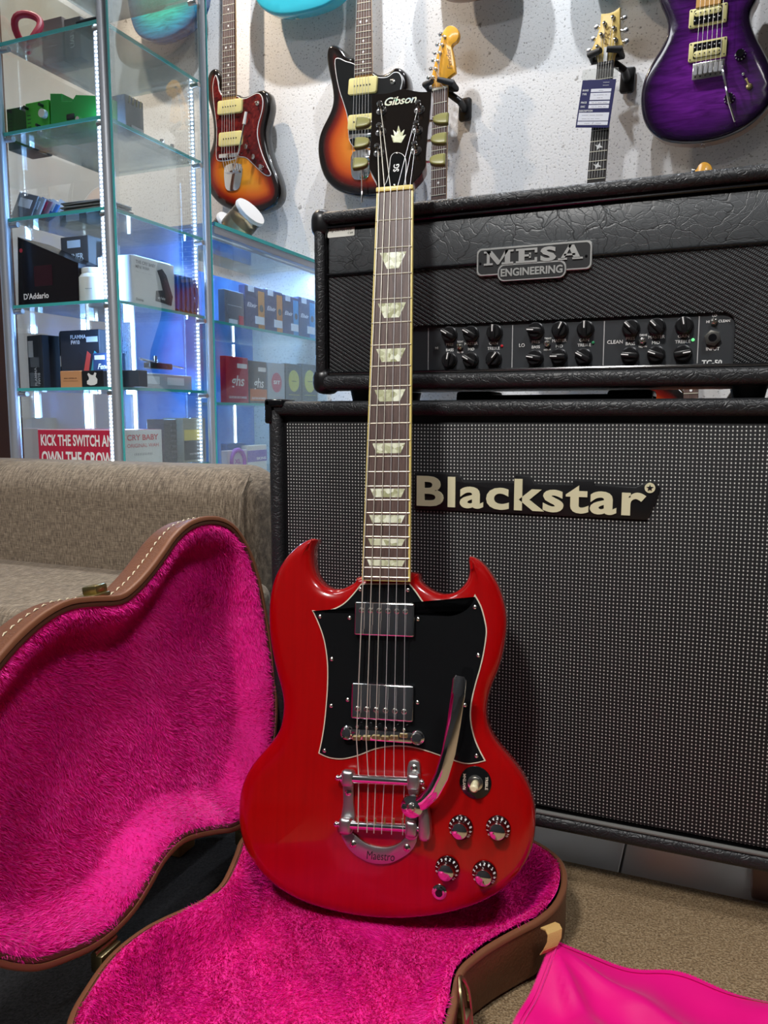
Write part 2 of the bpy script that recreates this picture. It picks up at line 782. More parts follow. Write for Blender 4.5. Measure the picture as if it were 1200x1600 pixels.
mat('dotted_grille_cloth', rough=0.7, build=_grille)
mat('black_plastic', (0.008, 0.008, 0.009), 0.33)
mat('black_gloss', (0.006, 0.006, 0.007), 0.12)
mat('black_rubber', (0.012, 0.012, 0.013), 0.6)
mat('panel_black', (0.036, 0.039, 0.043), 0.36)
mat('white_print', (0.80, 0.80, 0.78), 0.5)
mat('grey_print', (0.42, 0.42, 0.42), 0.5)
mat('dark_print', (0.015, 0.013, 0.013), 0.6)
mat('silver_plate', (0.60, 0.60, 0.58), 0.35, metal=0.85)
mat('plate_black', (0.022, 0.023, 0.024), 0.4)
mat('logo_cream', (0.70, 0.66, 0.43), 0.42)
mat('grey_piping', (0.14, 0.14, 0.13), 0.4)
mat('matt_grey', (0.10, 0.10, 0.10), 0.9, spec=0.1)
mat('chrome', (0.82, 0.82, 0.83), 0.06, metal=1.0)
mat('nickel', (0.78, 0.76, 0.70), 0.20, metal=1.0)
mat('brass', (0.55, 0.45, 0.20), 0.28, metal=1.0)
mat('aged_brass', (0.36, 0.30, 0.16), 0.35, metal=1.0)
mat('steel', (0.58, 0.58, 0.60), 0.3, metal=1.0)
mat('led_red', (0.5, 0.02, 0.03), 0.25)
mat('led_green', (0.1, 0.9, 0.25), 0.3, emit=(0.25, 1.0, 0.35), estr=0.6)
mat('led_dark_green', (0.03, 0.25, 0.10), 0.3)
mat('paper', (0.74, 0.75, 0.68), 0.6)
mat('white_card', (0.80, 0.81, 0.82), 0.5)
mat('pale_pine', (0.62, 0.40, 0.20), 0.55)
mat('stand_wood', (0.42, 0.30, 0.26), 0.5)
mat('dark_wood', (0.085, 0.028, 0.015), 0.4)


def _fabric(nt, b):
    g = NT(nt)
    n = g.noise(g.coord(scale=(110, 14, 14)), 5, 3, 0.65)
    n2 = g.noise(g.coord(scale=(14, 130, 130)), 5, 2, 0.6)
    h = g.math('ADD', g.math('MULTIPLY', n, 0.7), g.math('MULTIPLY', n2, 0.3))
    col = g.ramp(h, [(0.36, (0.075, 0.055, 0.038)), (0.5, (0.175, 0.130, 0.088)), (0.62, (0.31, 0.245, 0.175))])
    g.link(col, b.inputs['Base Color'])
    g.bump(h, b, 0.5, 0.002)


mat('brown_weave', rough=0.85, sheen=0.1, build=_fabric)

# ------------------------------------------------------------------ the setting
fl = ob('floor', MB().box(-3.2, 3.3, -2.3, 3.7, -0.05, -0.004).me('floor'), 'grout', kind='structure')
tile_me = MB().box(-0.1985, 0.1985, -0.1985, 0.1985, -0.004, 0.0, 0.0012, 1).me('tile')
_t0 = on_z(972, 1345, 0)
for i in range(-3, 5):
    for j in range(-2, 4):
        ob('tile', tile_me, 'floor_tile', fl, (_t0[0] + 0.2 + 0.4 * (i - 1), 1.02 + 0.4 * j, 0))

# rugs: the brown one in front of the amp, the black one under the case lid
_rb = on_z(840, 1338, 0.006)[1]
ob('area_rug', MB().box(-0.56, 1.3, -0.7, _rb, 0.0, 0.009, 0.003, 2).me(), 'brown_carpet', label='flat tan brown carpet lying in front of the speaker cabinet', cat='rug')
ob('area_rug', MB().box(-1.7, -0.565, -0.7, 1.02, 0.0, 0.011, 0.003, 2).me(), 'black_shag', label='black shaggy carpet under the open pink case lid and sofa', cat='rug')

_a = math.radians(30)
WALL = Fr(cFh * 2.45, cR * math.cos(_a) - cFh * math.sin(_a), ZZ, -(cR * math.sin(_a) + cFh * math.cos(_a)))
wall = ob('wall_back', MB().box(-2.6, 2.4, 0, 2.9, -0.12, 0.0).me(), 'speckled_wall', kind='structure')
wall.matrix_world = WALL.mtx()
mat('side_wall_paint', (0.60, 0.58, 0.55), 0.8)
ob('wall_left', MB().box(-2.16, -2.04, -2.2, 3.4, 0, 2.9).me(), 'side_wall_paint', kind='structure')
mat('ceiling_paint', (0.42, 0.42, 0.42), 0.9)
mat('room_paint', (0.26, 0.26, 0.27), 0.85)
ob('ceiling', MB().box(-3.2, 3.3, -2.3, 3.7, 2.9, 3.0).me(), 'ceiling_paint', kind='structure')
ob('wall_front', MB().box(-3.2, 3.3, -2.3, -2.2, 0, 2.9).me(), 'room_paint', kind='structure')
ob('wall_right', MB().box(3.2, 3.3, -2.2, 3.6, 0, 2.9).me(), 'room_paint', kind='structure')
# dark door frame seen past the left edge of the cabinet
_dl = on_y(5, 640, 1.75)
ob('trim_1', MB().box(_dl[0] - 0.14, _dl[0] + 0.022, 1.75, 1.80, 0, 2.2, 0.004).me(), 'dark_wood', kind='structure')

# ------------------------------------------------------------------ speaker cabinet
CABW, CABD, CABH = 0.72, 0.30, 0.532
CAB = Fr((-0.570, 0.946, 0.091), (1, 0, 0), (0, 0, 1), (0, -1, 0))
cab = thing('speaker_cabinet', 'black guitar speaker cabinet with white dotted grille and cream logo', 'speaker cabinet', mtx=CAB.mtx())
m = MB()
m.box(0.002, CABW - 0.002, 0.002, CABH - 0.002, -CABD, -0.015, 0.012, 3)
for bx in ((0, CABW, CABH - 0.0195, CABH, -0.05, 0.0), (0, CABW, 0, 0.019, -0.05, 0.0), (0, 0.0185, 0, CABH, -0.05, 0.0), (CABW - 0.0185, CABW, 0, CABH, -0.05, 0.0)):
    m.box(*bx, bev=0.0075, seg=3)
ob('shell', m.me(), 'black_tolex', cab)
ob('baffle', MB().box(0.015, CABW - 0.015, 0.015, CABH - 0.015, -0.016, -0.0145).me(), 'black_plastic', cab)
ob('grille_cloth', MB().box(0.0245, CABW - 0.0245, 0.026, CABH - 0.0275, -0.0145, -0.008, 0.003, 2).me(), 'dotted_grille_cloth', cab)
ob('piping', MB().cyl((0.02, 0.021, -0.004), (CABW - 0.02, 0.021, -0.004), 0.0028, seg=10).me(), 'grey_piping', cab)
for cx in (0, 1):
    for cy in (0, 1):
        x0, x1 = ((-0.003, 0.026) if not cx else (CABW - 0.026, CABW + 0.003))
        y0, y1 = ((-0.001, 0.030) if not cy else (CABH - 0.030, CABH + 0.003))
        mm = MB().box(x0, x1, (y0 if not cy else CABH - 0.008), (0.008 if not cy else y1), -0.035, 0.003, 0.0035, 3)
        mm.box((x0 if not cx else CABW - 0.008), (0.008 if not cx else x1), y0, y1, -0.035, 0.003, 0.0035, 3)
        ob('corner_protector', mm.me(), 'black_gloss', cab)
# top handle recess lips seen in the gap under the amplifier
_h0, _h1 = CAB.loc(712, 620, -0.1)[0], CAB.loc(1020, 620, -0.1)[0]
mm = MB().box(_h0, _h1, CABH - 0.004, CABH + 0.008, -0.16, -0.10, 0.003, 2)
mm.box(_h0, _h0 + 0.05, CABH - 0.004, CABH + 0.013, -0.16, -0.10, 0.004, 2)
mm.box(_h1 - 0.055, _h1, CABH - 0.004, CABH + 0.013, -0.16, -0.10, 0.004, 2)
ob('top_handle', mm.me(), 'black_plastic', cab)
# logo
LZ = -0.008
bl, br = CAB.loc(653, 770, LZ), CAB.loc(1010, 782, LZ)
tB, bB = CAB.loc(653, 743, LZ)[1], CAB.loc(653, 790, LZ)[1]
hB = tB - bB
yb = bB
lgw = br[0] - bl[0]
badge = ob('logo_badge', MB().prism([(bl[0] - 0.004, yb - 0.004), (bl[0] + lgw + 0.002, yb - 0.004), (bl[0] + lgw + 0.012, yb + hB * 0.55), (bl[0] + lgw + 0.014, yb + hB * 0.86), (bl[0] + lgw + 0.009, yb + hB * 1.02), (bl[0] + lgw - 0.003, yb + hB * 0.98), (bl[0] + lgw - 0.012, yb + hB * 0.86), (bl[0] + lgw * 0.79, yb + hB * 0.88), (bl[0] + lgw * 0.79, yb + hB * 1.0), (bl[0] + lgw * 0.70, yb + hB * 1.0), (bl[0] + lgw * 0.70, yb + hB * 0.86), (bl[0] + lgw * 0.54, yb + hB * 0.86), (bl[0] + lgw * 0.52, yb + hB * 1.09), (bl[0] + lgw * 0.45, yb + hB * 1.09), (bl[0] + lgw * 0.45, yb + hB * 0.86), (bl[0] + lgw * 0.22, yb + hB * 0.86), (bl[0] + lgw * 0.20, yb + hB * 1.09), (bl[0] - 0.004, yb + hB * 1.09)], LZ - 0.002, LZ + 0.003, 0.001, 2).me(), 'black_plastic', cab)
lt = MB()
add_text(lt, 'Blackstar', (bl[0] + lgw / 2, yb + hB * 0.5, LZ + 0.0035), 0.06, fit=lgw, fith=hB, ext=0.0012, bold=0.0016, space=1.10, res=4)
ob('lettering', flat_me(lt), 'logo_cream', badge)
scx, scy = CAB.loc(1016, 762, LZ)
ob('star_disc', MB().prism(circ(scx, scy, 0.0058, 24), LZ, LZ + 0.0042).me(), 'logo_cream', badge)
st = [(scx + (0.0040 if k % 2 == 0 else 0.0017) * math.sin(math.pi * k / 5), scy + (0.0040 if k % 2 == 0 else 0.0017) * math.cos(math.pi * k / 5)) for k in range(10)]
ob('star', MB().prism(st, LZ, LZ + 0.0048).me(), 'black_plastic', badge)

# low wooden stand under the cabinet
sb = thing('wooden_stand', 'low wooden stand with short legs under the speaker cabinet', 'stand', (-0.21, 1.08, 0))
_lx = on_y(1192, 1390, 1.035)[0] + 0.21
for k, x in enumerate((-0.30, _lx)):
    for y in (-0.022, 0.10):
        ob('leg', MB().box(x - 0.012, x + 0.018, y - 0.012, y + 0.018, 0, 0.078, 0.003).me(), 'stand_wood', sb)
    ob('rail', MB().box(x - 0.02, x + 0.026, -0.045, 0.14, 0.0785, 0.0905, 0.002).me(), 'stand_wood', sb)

# ------------------------------------------------------------------ amplifier head
MW, MD, MH = 0.578, 0.24, 0.226
MES = Fr((-0.497, 0.9445, 0.637), (1, 0, 0), (0, 0, 1), (0, -1, 0))
amp = thing('amplifier_head', 'black guitar amplifier head with crackled vinyl front and silver name plate', 'amplifier', mtx=MES.mtx())
m = MB()
m.box(0.002, MW - 0.002, 0.002, MH - 0.001, -MD, -0.018, 0.012, 3)
for bx in ((0, MW, MH - 0.0165, MH, -0.06, 0.0), (0, MW, 0, 0.0195, -0.06, 0.0), (0, 0.0145, 0, MH, -0.06, 0.0), (MW - 0.0145, MW, 0, MH, -0.06, 0.0)):
    m.box(*bx, bev=0.0072, seg=3)
ob('shell', m.me(), 'black_tolex', amp)
for cx in (0, 1):
    for cy in (0, 1):
        x0, x1 = ((-0.006, 0.022) if not cx else (MW - 0.022, MW + 0.006))
        y0, y1 = ((-0.005, 0.030) if not cy else (MH - 0.032, MH + 0.005))
        ob('corner_protector', MB().box(x0, x1, y0, y1, -0.045, 0.0015, 0.0135, 4).me(), 'black_plastic', amp)
dv = MES.loc(507, 431, -0.01)[1]
dv2 = MES.loc(1190, 379, -0.01)[1]
ob('vinyl_panel', MB().box(0.0185, MW - 0.0185, dv + 0.001, MH - 0.024, -0.020, -0.0085, 0.0025).me(), 'crackled_vinyl', amp)
ob('piping', MB().loft([(0.0165, 0.0215, -0.006), (MW - 0.0165, 0.0215, -0.006), (MW - 0.0165, MH - 0.0205, -0.006), (0.0165, MH - 0.0205, -0.006)], 0.0019, 8, closed=True).me(), 'black_gloss', amp)
ob('piping', MB().cyl((0.018, dv, -0.007), (MW - 0.018, dv, -0.007), 0.0017, seg=8).me(), 'black_gloss', amp)
# ribbed lower grille, cut out around the control panel
PZ = -0.013
pl, pr = MES.loc(640, 540, PZ)[0], MES.loc(1147, 540, PZ)[0]
pt, pb = MES.loc(1100, 490, PZ)[1], MES.loc(800, 577, PZ)[1]
rc = []
for k in range(7):
    a = math.pi / 2 * k / 6
    rc.append((pr - 0.014 + 0.014 * math.cos(a), pt - 0.014 + 0.014 * math.sin(a)))
lc = []
for k in range(7):
    a = math.pi / 2 + math.pi / 2 * k / 6
    lc.append((pl + 0.014 + 0.014 * math.cos(a), pt - 0.014 + 0.014 * math.sin(a)))
gp = [(0.0185, 0.023), (pl, 0.023)] + lc[::-1] + rc[::-1] + [(pr, 0.023), (MW - 0.0185, 0.023), (MW - 0.0185, dv - 0.001), (0.0185, dv - 0.001)]
ob('ribbed_grille', MB().prism(gp, -0.020, -0.0085, 0.002, 2).me(smooth=30), 'ribbed_vinyl', amp)
panel = ob('control_panel', MB().prism([(pl - 0.002, pb), (pr + 0.001, pb)] + rc + lc, -0.03, PZ, 0.0005, 1).me(), 'panel_black', amp)
ob('chrome_strip', MB().box(0.02, MW - 0.02, 0.0195, 0.0222, -0.012, -0.0045, 0.0008, 1).me(), 'matt_grey', amp)
# the panel: knobs, switches, lamps
pz = lambda x, y: (640 + x / 2.308, 480 + y / 2.308)
kn = [(140, 97, -60), (218, 95, -60), (303, 90, 0), (452, 83, -85), (540, 80, 25), (632, 78, 0), (797, 75, -45), (890, 70, -45), (990, 65, -10),
      (140, 190, 10), (217, 190, -60), (300, 185, 40), (450, 182, -80), (536, 178, -88), (625, 178, -60), (793, 173, -85), (888, 170, -70), (985, 167, 80)]
for x, y, a in kn:
    cx, cy = MES.loc(*pz(x, y), PZ + 0.006)
    k = ob('knob', MB().lathe([(0.0098, 0), (0.0098, 0.0030), (0.0086, 0.0038), (0.0080, 0.0095), (0.0072, 0.0105), (0, 0.0105)], (0, 0, 0), seg=28).me(), 'black_plastic', amp, (cx, cy, PZ))
    ra = math.radians(-a)
    Mx = Matrix.Rotation(ra, 4, 'Z')
    ob('knob_ridge', MB().box(-0.0028, 0.0028, -0.0088, 0.0088, 0.004, 0.0135, 0.0012, 2).xf(Mx).me(), 'black_plastic', k)
    ob('pointer', MB().box(-0.0006, 0.0006, 0.0005, 0.0084, 0.0135, 0.0138).xf(Mx).me(), 'white_print', k)


def toggle(fr, parent, cx, cy, z, s=1.0, name='toggle_switch'):
    t = ob(name, MB().lathe([(0.0042 * s, 0), (0.0042 * s, 0.002 * s), (0.0030 * s, 0.0022 * s), (0.0030 * s, 0.004 * s), (0.0020 * s, 0.0045 * s)], (0, 0, 0), seg=6).me(smooth=20), 'nickel', parent, (cx, cy, z))
    ob('lever', MB().loft([(0, 0, 0.003 * s), (0, 0.0018 * s, 0.009 * s)], [0.0010 * s, 0.0014 * s], 10).me(), 'chrome', t)


for x, y in ((182, 143), (497, 132), (840, 122)):
    toggle(MES, amp, *MES.loc(*pz(x, y), PZ), PZ)
toggle(MES, amp, *MES.loc(*pz(1098, 52), PZ), PZ)
jk = ob('input_jack', MB().lathe([(0.0088, 0), (0.0088, 0.004), (0.0066, 0.0044), (0.0066, 0.007), (0.0044, 0.0072), (0.0044, 0.0045)], (0, 0, 0), seg=6).me(smooth=20), 'nickel', amp, (*MES.loc(*pz(1093, 112), PZ), PZ))
ob('socket_hole', MB().cyl((0, 0, 0.0046), (0, 0, 0.0074), 0.0043, seg=16).me(), 'black_gloss', jk)
for x, y, mm in ((333, 140, 'led_red'), (662, 128, 'led_dark_green'), (1022, 118, 'led_green')):
    ob('indicator_lamp', MB().ball((0, 0, 0), 0.0018, (1, 1, 0.6), 12, 6).me(), mm, amp, (*MES.loc(*pz(x, y), PZ), PZ + 0.0005))
for x, ya, yb_ in ((68, 75, 228), (372, 65, 218), (703, 50, 210), (1045, 33, 202)):
    x0, y0 = MES.loc(*pz(x, ya), PZ)
    x1, y1 = MES.loc(*pz(x, yb_), PZ)
    ob('divider_line', MB().box(x0 - 0.0005, x0 + 0.0005, y1, y0, PZ - 0.001, PZ + 0.0004).me(), 'grey_print', amp)
lt = MB()
for s, x, y, sz in (('HI', 98, 148, 9), ('PRES', 145, 135, 10), ('MASTER', 222, 132, 10), ('GAIN', 303, 131, 10), ('BASS', 145, 155, 10), ('MID', 222, 152, 10), ('TREBLE', 303, 149, 10), ('TIGHT', 183, 125, 6), ('NORM', 183, 163, 6),
                    ('LO', 405, 138, 12), ('PRES', 455, 126, 10), ('MASTER', 540, 121, 10), ('GAIN', 630, 119, 10), ('BASS', 455, 144, 10), ('MID', 540, 141, 10), ('TREBLE', 630, 137, 10), ('TIGHT', 499, 113, 6), ('NORM', 497, 154, 6),
                    ('CLEAN', 741, 126, 12), ('PRES', 796, 114, 10.5), ('MASTER', 890, 108, 10.5), ('GAIN', 988, 105, 10.5), ('BASS', 796, 132, 10.5), ('MID', 888, 128, 10.5), ('TREBLE', 985, 125, 10.5), ('DRIVE', 843, 101, 6.5), ('NORM', 841, 143, 6.5),
                    ('LO', 1100, 30, 8), ('HI', 1076, 53, 8), ('CLEAN', 1135, 50, 8), ('INPUT', 1093, 151, 10.5)):
    ob('lettering', flat_me(add_text(MB(), s, (0, 0, 0), sz * 0.00047, bold=0.00005)), 'white_print', amp, (*MES.loc(*pz(x, y), PZ), PZ + 0.0004))
ob('lettering', flat_me(add_text(MB(), 'TC-50', (0, 0, 0), 0.0078, bold=0.00020)), 'white_print', amp, (*MES.loc(*pz(1090, 201), PZ), PZ + 0.0004))
ob('lettering', flat_me(add_text(MB(), 'TM', (0, 0, 0), 0.0026)), 'white_print', amp, (*MES.loc(*pz(1121, 196), PZ), PZ + 0.0004))
# name plate
NZ = -0.0085
nl, nr = MES.loc(746, 412, NZ)[0], MES.loc(926, 402, NZ)[0]
nt_, nb_ = MES.loc(748, 390, NZ)[1], MES.loc(748, 433, NZ)[1]
tl, tr_ = MES.loc(779, 425, NZ)[0], MES.loc(886, 420, NZ)[0]
tt_, tb_ = MES.loc(800, 413, NZ)[1], MES.loc(800, 440, NZ)[1]
plate = ob('name_plate', MB().prism(rrect(nl, nr, nb_, nt_, 0.006), NZ, NZ + 0.004, 0.0006, 1).prism(rrect(tl, tr_, tb_, tt_, 0.008), NZ, NZ + 0.0046, 0.0006, 1).me(), 'silver_plate', amp)
ob('plate_field', MB().prism(rrect(nl + 0.0022, nr - 0.0022, nb_ + 0.0022, nt_ - 0.0022, 0.005), NZ, NZ + 0.0043).me(), 'plate_black', plate)
ob('plate_tab_rim', MB().prism(rrect(tl, tr_, tb_, tt_, 0.008), NZ, NZ + 0.0050, 0.0004, 1).me(), 'silver_plate', plate)
ob('plate_field', MB().prism(rrect(tl + 0.0018, tr_ - 0.0018, tb_ + 0.0018, tt_ - 0.0018, 0.007), NZ, NZ + 0.0053).me(), 'plate_black', plate)


def slab_letters(x0, x1, y0, y1, z0, z1):
    """wide slab-serif M E S A from strokes, in a unit-height box 5.2 wide"""
    mb = MB()
    sx, sy = (x1 - x0) / 5.45, (y1 - y0)
    T = lambda p: [(x0 + a * sx, y0 + b * sy) for a, b in p]
    R_ = lambda a, b, c, d: mb.prism(T([(a, c), (b, c), (b, d), (a, d)]), z0, z1)
    Q = lambda *p: mb.prism(T(p), z0, z1)
    # M
    R_(0, .52, 0, .14); R_(.17, .34, .14, .86); R_(0, .40, .86, 1)
    R_(1.02, 1.68, 0, .14); R_(1.20, 1.50, .14, .86); R_(1.20, 1.68, .86, 1)
    Q((.12, 1), (.46, 1), (.90, .30), (.76, .02)); Q((.76, .02), (.90, .30), (1.22, 1), (1.42, 1), (.86, .02))
    # E
    R_(1.82, 3.00, 0, .14); R_(1.82, 3.00, .86, 1); R_(1.97, 2.30, .14, .86); R_(2.30, 2.62, .43, .57)
    R_(2.86, 3.00, .14, .34); R_(2.86, 3.00, .66, .86); R_(2.55, 2.65, .32, .68)
    # A
    R_(4.13, 4.62, 0, .13); R_(4.90, 5.45, 0, .13); Q((4.26, .1), (4.46, .1), (4.86, 1), (4.70, 1)); Q((4.98, .1), (5.32, .1), (4.98, 1), (4.64, 1)); R_(4.45, 5.05, .28, .41)
    # S
    add_text(mb, 'S', (x0 + 3.60 * sx, y0 + .5 * sy, (z0 + z1) / 2), sy * 1.3, fit=.86 * sx, fith=sy * 1.02, ext=(z1 - z0) / 2, bold=sy * 0.055)
    return mb


ml, mr = MES.loc(758, 405, NZ)[0], MES.loc(912, 396, NZ)[0]
mt_, mb_ = MES.loc(760, 394.5, NZ)[1], MES.loc(765, 416, NZ)[1]
ob('lettering', slab_letters(ml, mr, mb_, mt_, NZ + 0.003, NZ + 0.0056).me(smooth=None), 'silver_plate', plate)
lt = MB()
add_text(lt, 'ENGINEERING', ((tl + tr_) / 2, (tb_ + tt_) / 2, NZ + 0.0056), 0.010, fit=(tr_ - tl) * 0.90, fith=(tt_ - tb_) * 0.46, ext=0.0003, bold=0.0003)
ob('lettering', flat_me(lt), 'silver_plate', plate)
for x, y in ((752, 413), (917, 401)):
    ob('screw', MB().lathe([(0.0016, 0), (0.0014, 0.0008), (0, 0.001)], (*MES.loc(x, y, NZ), NZ + 0.0042), seg=10).me(), 'black_gloss', plate)
# price sticker
sl = MES.locs([(512, 372), (554, 371), (554, 355), (512, 356)], -0.0085)
stk = ob('price_sticker', MB().prism(rrect(sl[0][0], sl[1][0], sl[0][1], sl[3][1], 0.0015, 3), -0.0087, -0.0081).me(), 'paper', amp)
lt = MB()
add_text(lt, 'Rp 26.700.000', ((sl[0][0] + sl[1][0]) / 2, sl[0][1] + 0.0085, -0.0079), 0.0050, fit=0.031, shear=0.2)
add_text(lt, 'C 64', (sl[1][0] - 0.006, sl[0][1] + 0.0038, -0.0079), 0.0036, shear=0.2)
ob('handwriting', flat_me(lt), 'dark_print', stk)
for x in (0.055, MW - 0.055):
    for zz in (-0.04, -MD + 0.035):
        ob('rubber_foot', MB().lathe([(0.016, -0.0135), (0.019, 0.001)], (x, 0, zz), (0, 1, 0), 20).me(), 'black_rubber', amp)
# ------------------------------------------------------------------ guitar bodies
def inward(poly):
    sg = 1 if area2(poly) > 0 else -1
    n = len(poly)
    N = []
    for i in range(n):
        a = Vector(poly[i]) - Vector(poly[i - 1])
        b = Vector(poly[(i + 1) % n]) - Vector(poly[i])
        a = a.normalized() if a.length > 1e-9 else b.normalized()
        b = b.normalized() if b.length > 1e-9 else a
        m = Vector((-a.y, a.x)) + Vector((-b.y, b.x))
        m = (m.normalized() if m.length > 1e-5 else Vector((-a.y, a.x))) * sg
        N.append(m)
    return N


def thick(poly, N):
    A = np.array(poly)
    B = np.roll(A, -1, axis=0)
    D = B - A
    out = []
    for p, d in zip(poly, N):
        dx, dy = d.x, d.y
        den = dx * (-D[:, 1]) + dy * D[:, 0]
        den = np.where(np.abs(den) < 1e-12, 1e-12, den)
        rx, ry = A[:, 0] - p[0], A[:, 1] - p[1]
        t = (rx * (-D[:, 1]) + ry * D[:, 0]) / den
        u = (dx * ry - dy * rx) / den
        ok = (t > 1e-5) & (u >= -1e-6) & (u <= 1 + 1e-6)
        out.append(float(t[ok].min()) if ok.any() else 0.01)
    o = np.array(out)
    return np.minimum(np.minimum(o, np.roll(o, 1)), np.roll(o, -1))


def body_mesh(poly, prof, step=0.012, name='body'):
    """prof: list of (inset, height) rings from back to front; last ring is filled with a grid"""
    N = inward(poly)
    T = thick(poly, N)
    n = len(poly)
    vs, fs = [], []
    for off, h in prof:
        for p, d, t in zip(poly, N, T):
            o = min(off, 0.40 * t)
            vs.append((p[0] + d.x * o, p[1] + d.y * o, h))
    for i in range(len(prof) - 1):
        for k in range(n):
            k2 = (k + 1) % n
            fs.append((i * n + k, i * n + k2, (i + 1) * n + k2, (i + 1) * n + k))
    fs.append(tuple(range(n))[::-1])
    last = [(v[0], v[1]) for v in vs[-n:]]
    gv, gf = fill_grid(last, step)
    base = len(vs)
    vs += [(x, y, prof[-1][1]) for x, y in gv]
    fs += [tuple(base + i for i in f) for f in gf]
    bm = bmesh.new()
    bv = [bm.verts.new(p) for p in vs]
    for f in fs:
        try:
            bm.faces.new([bv[i] for i in f])
        except ValueError:
            pass
    bmesh.ops.remove_doubles(bm, verts=bm.verts, dist=1e-5)
    bmesh.ops.recalc_face_normals(bm, faces=bm.faces)
    me = bpy.data.meshes.new(name)
    bm.to_mesh(me)
    bm.free()
    P = np.array([(v.co.x, v.co.y) for v in me.vertices])
    d = edge_dist(P, poly)
    set_attr(me, 'edge', d)
    me.shade_smooth()
    me.set_sharp_from_angle(angle=math.radians(50))
    return me


def _cherry(nt, b):
    g = NT(nt)
    n = g.noise(g.coord(scale=(60, 3, 60)), 3, 4, 0.6)
    n2 = g.noise(g.coord(), 5, 2)
    c = g.ramp(n, [(0.3, (0.335, 0.0005, 0.0008)), (0.7, (0.40, 0.0008, 0.0012))])
    g.link(g.mix(g.math('MULTIPLY', n2, 0.25), c, (0.24, 0.0, 0.001)), b.inputs['Base Color'])


mat('cherry_lacquer', (0.5, 0.005, 0.007), 0.22, coat=0.8, build=_cherry)


def _rosewood(nt, b):
    g = NT(nt)
    n = g.noise(g.coord(scale=(140, 9, 140)), 4, 4, 0.65)
    g.link(g.ramp(n, [(0.25, (0.032, 0.017, 0.014)), (0.5, (0.090, 0.052, 0.043)), (0.75, (0.145, 0.090, 0.074))]), b.inputs['Base Color'])
    g.bump(n, b, 0.15, 0.0005)


mat('rosewood', rough=0.45, build=_rosewood)
mat('mahogany_red', (0.20, 0.004, 0.006), 0.2, coat=0.8)
mat('aged_binding', (0.72, 0.58, 0.18), 0.35)
mat('cream_edge', (0.68, 0.62, 0.48), 0.4)
mat('pickguard_black', (0.006, 0.0065, 0.007), 0.10, coat=0.3)


def _pearl(nt, b):
    g = NT(nt)
    v = g.n('ShaderNodeTexVoronoi')
    v.inputs['Scale'].default_value = 190
    nd = g.noise(g.coord(), 80, 3, dist=1.0)
    g.link(g.coord(), v.inputs['Vector'])
    h = g.math('ADD', g.math('MULTIPLY', g.sep(v.outputs['Color'])[0], 0.65), g.math('MULTIPLY', nd, 0.35))
    g.link(g.ramp(h, [(0.2, (0.36, 0.37, 0.20)), (0.5, (0.64, 0.66, 0.46)), (0.8, (0.85, 0.88, 0.72))]), b.inputs['Base Color'])


mat('pearloid', rough=0.25, build=_pearl)


def _logopearl(nt, b):
    g = NT(nt)
    n = g.noise(g.coord(), 90, 2, dist=0.5)
    g.link(g.ramp(n, [(0.3, (0.45, 0.75, 0.55)), (0.5, (0.80, 0.76, 0.60)), (0.7, (0.55, 0.72, 0.75))]), b.inputs['Base Color'])


mat('abalone', rough=0.25, metal=0.2, build=_logopearl)
mat('headstock_black', (0.008, 0.006, 0.005), 0.08, coat=0.4)
mat('tulip_green', (0.255, 0.245, 0.085), 0.30)
mat('wound_string', (0.78, 0.74, 0.64), 0.35, metal=0.55)
mat('plain_string', (0.85, 0.85, 0.85), 0.3, metal=0.55)
mat('fret_wire', (0.74, 0.70, 0.56), 0.40, metal=0.6)
mat('saddle_gold', (0.74, 0.60, 0.30), 0.3, metal=1.0)
mat('cast_aluminium', (0.55, 0.55, 0.55), 0.34, metal=1.0)
mat('cream_plastic', (0.78, 0.72, 0.45), 0.35)
mat('knob_black', (0.004, 0.004, 0.005), 0.10, coat=0.5)


def sgframe(yawg, lean, d, pbr, pnu):
    a, l = math.radians(yawg), math.radians(lean)
    nh = -cFh * math.cos(a) - cR * math.sin(a)
    n = nh * math.cos(l) + ZZ * math.sin(l)
    O = CAM + pray(*pbr) * d
    r = pray(*pnu)
    P = CAM + r * (((O - CAM) @ n) / (r @ n))
    gy = P - O
    gy = gy / np.linalg.norm(gy)
    gx = np.cross(gy, n)
    return Fr(O, gx, gy, n)


SG = sgframe(13, 11, 0.89, (598, 1150), (617, 297))
sg = thing('electric_guitar', 'cherry red double horned electric guitar standing in the pink lined case', 'guitar', mtx=SG.mtx())
z7 = lambda pts: [(360 + x / 2.4, 800 + y / 2.4) for x, y in pts]
bo = z7([(485, 240), (460, 262), (420, 285), (380, 290), (345, 278), (318, 250), (303, 210), (299, 165), (304, 130), (314, 106), (306, 99), (290, 100), (265, 111), (235, 133), (205, 163), (180, 200), (160, 240), (145, 290), (137, 350), (136, 420), (142, 490), (155, 560), (170, 620), (183, 670), (190, 720), (187, 770), (175, 820), (150, 862), (115, 903), (75, 950), (45, 1002), (27, 1060), (20, 1120), (23, 1180), (36, 1240), (62, 1300), (100, 1355), (150, 1403), (210, 1445), (290, 1482), (380, 1508), (480, 1527), (580, 1536), (680, 1534), (780, 1522), (870, 1500), (950, 1470), (1020, 1428), (1075, 1375), (1112, 1315), (1135, 1250), (1143, 1180), (1138, 1110), (1118, 1042), (1085, 982), (1045, 930), (1002, 880), (972, 830), (958, 780), (960, 720), (975, 660), (1000, 600), (1020, 530), (1032, 450), (1032, 390), (1021, 330), (1000, 272), (970, 222), (940, 187), (912, 169), (897, 165), (890, 170), (890, 190), (893, 215), (888, 245), (870, 275), (840, 300), (805, 308), (770, 303), (735, 285), (705, 260), (680, 225)])
bpoly = smooth_poly(SG.locs(bo), 3)
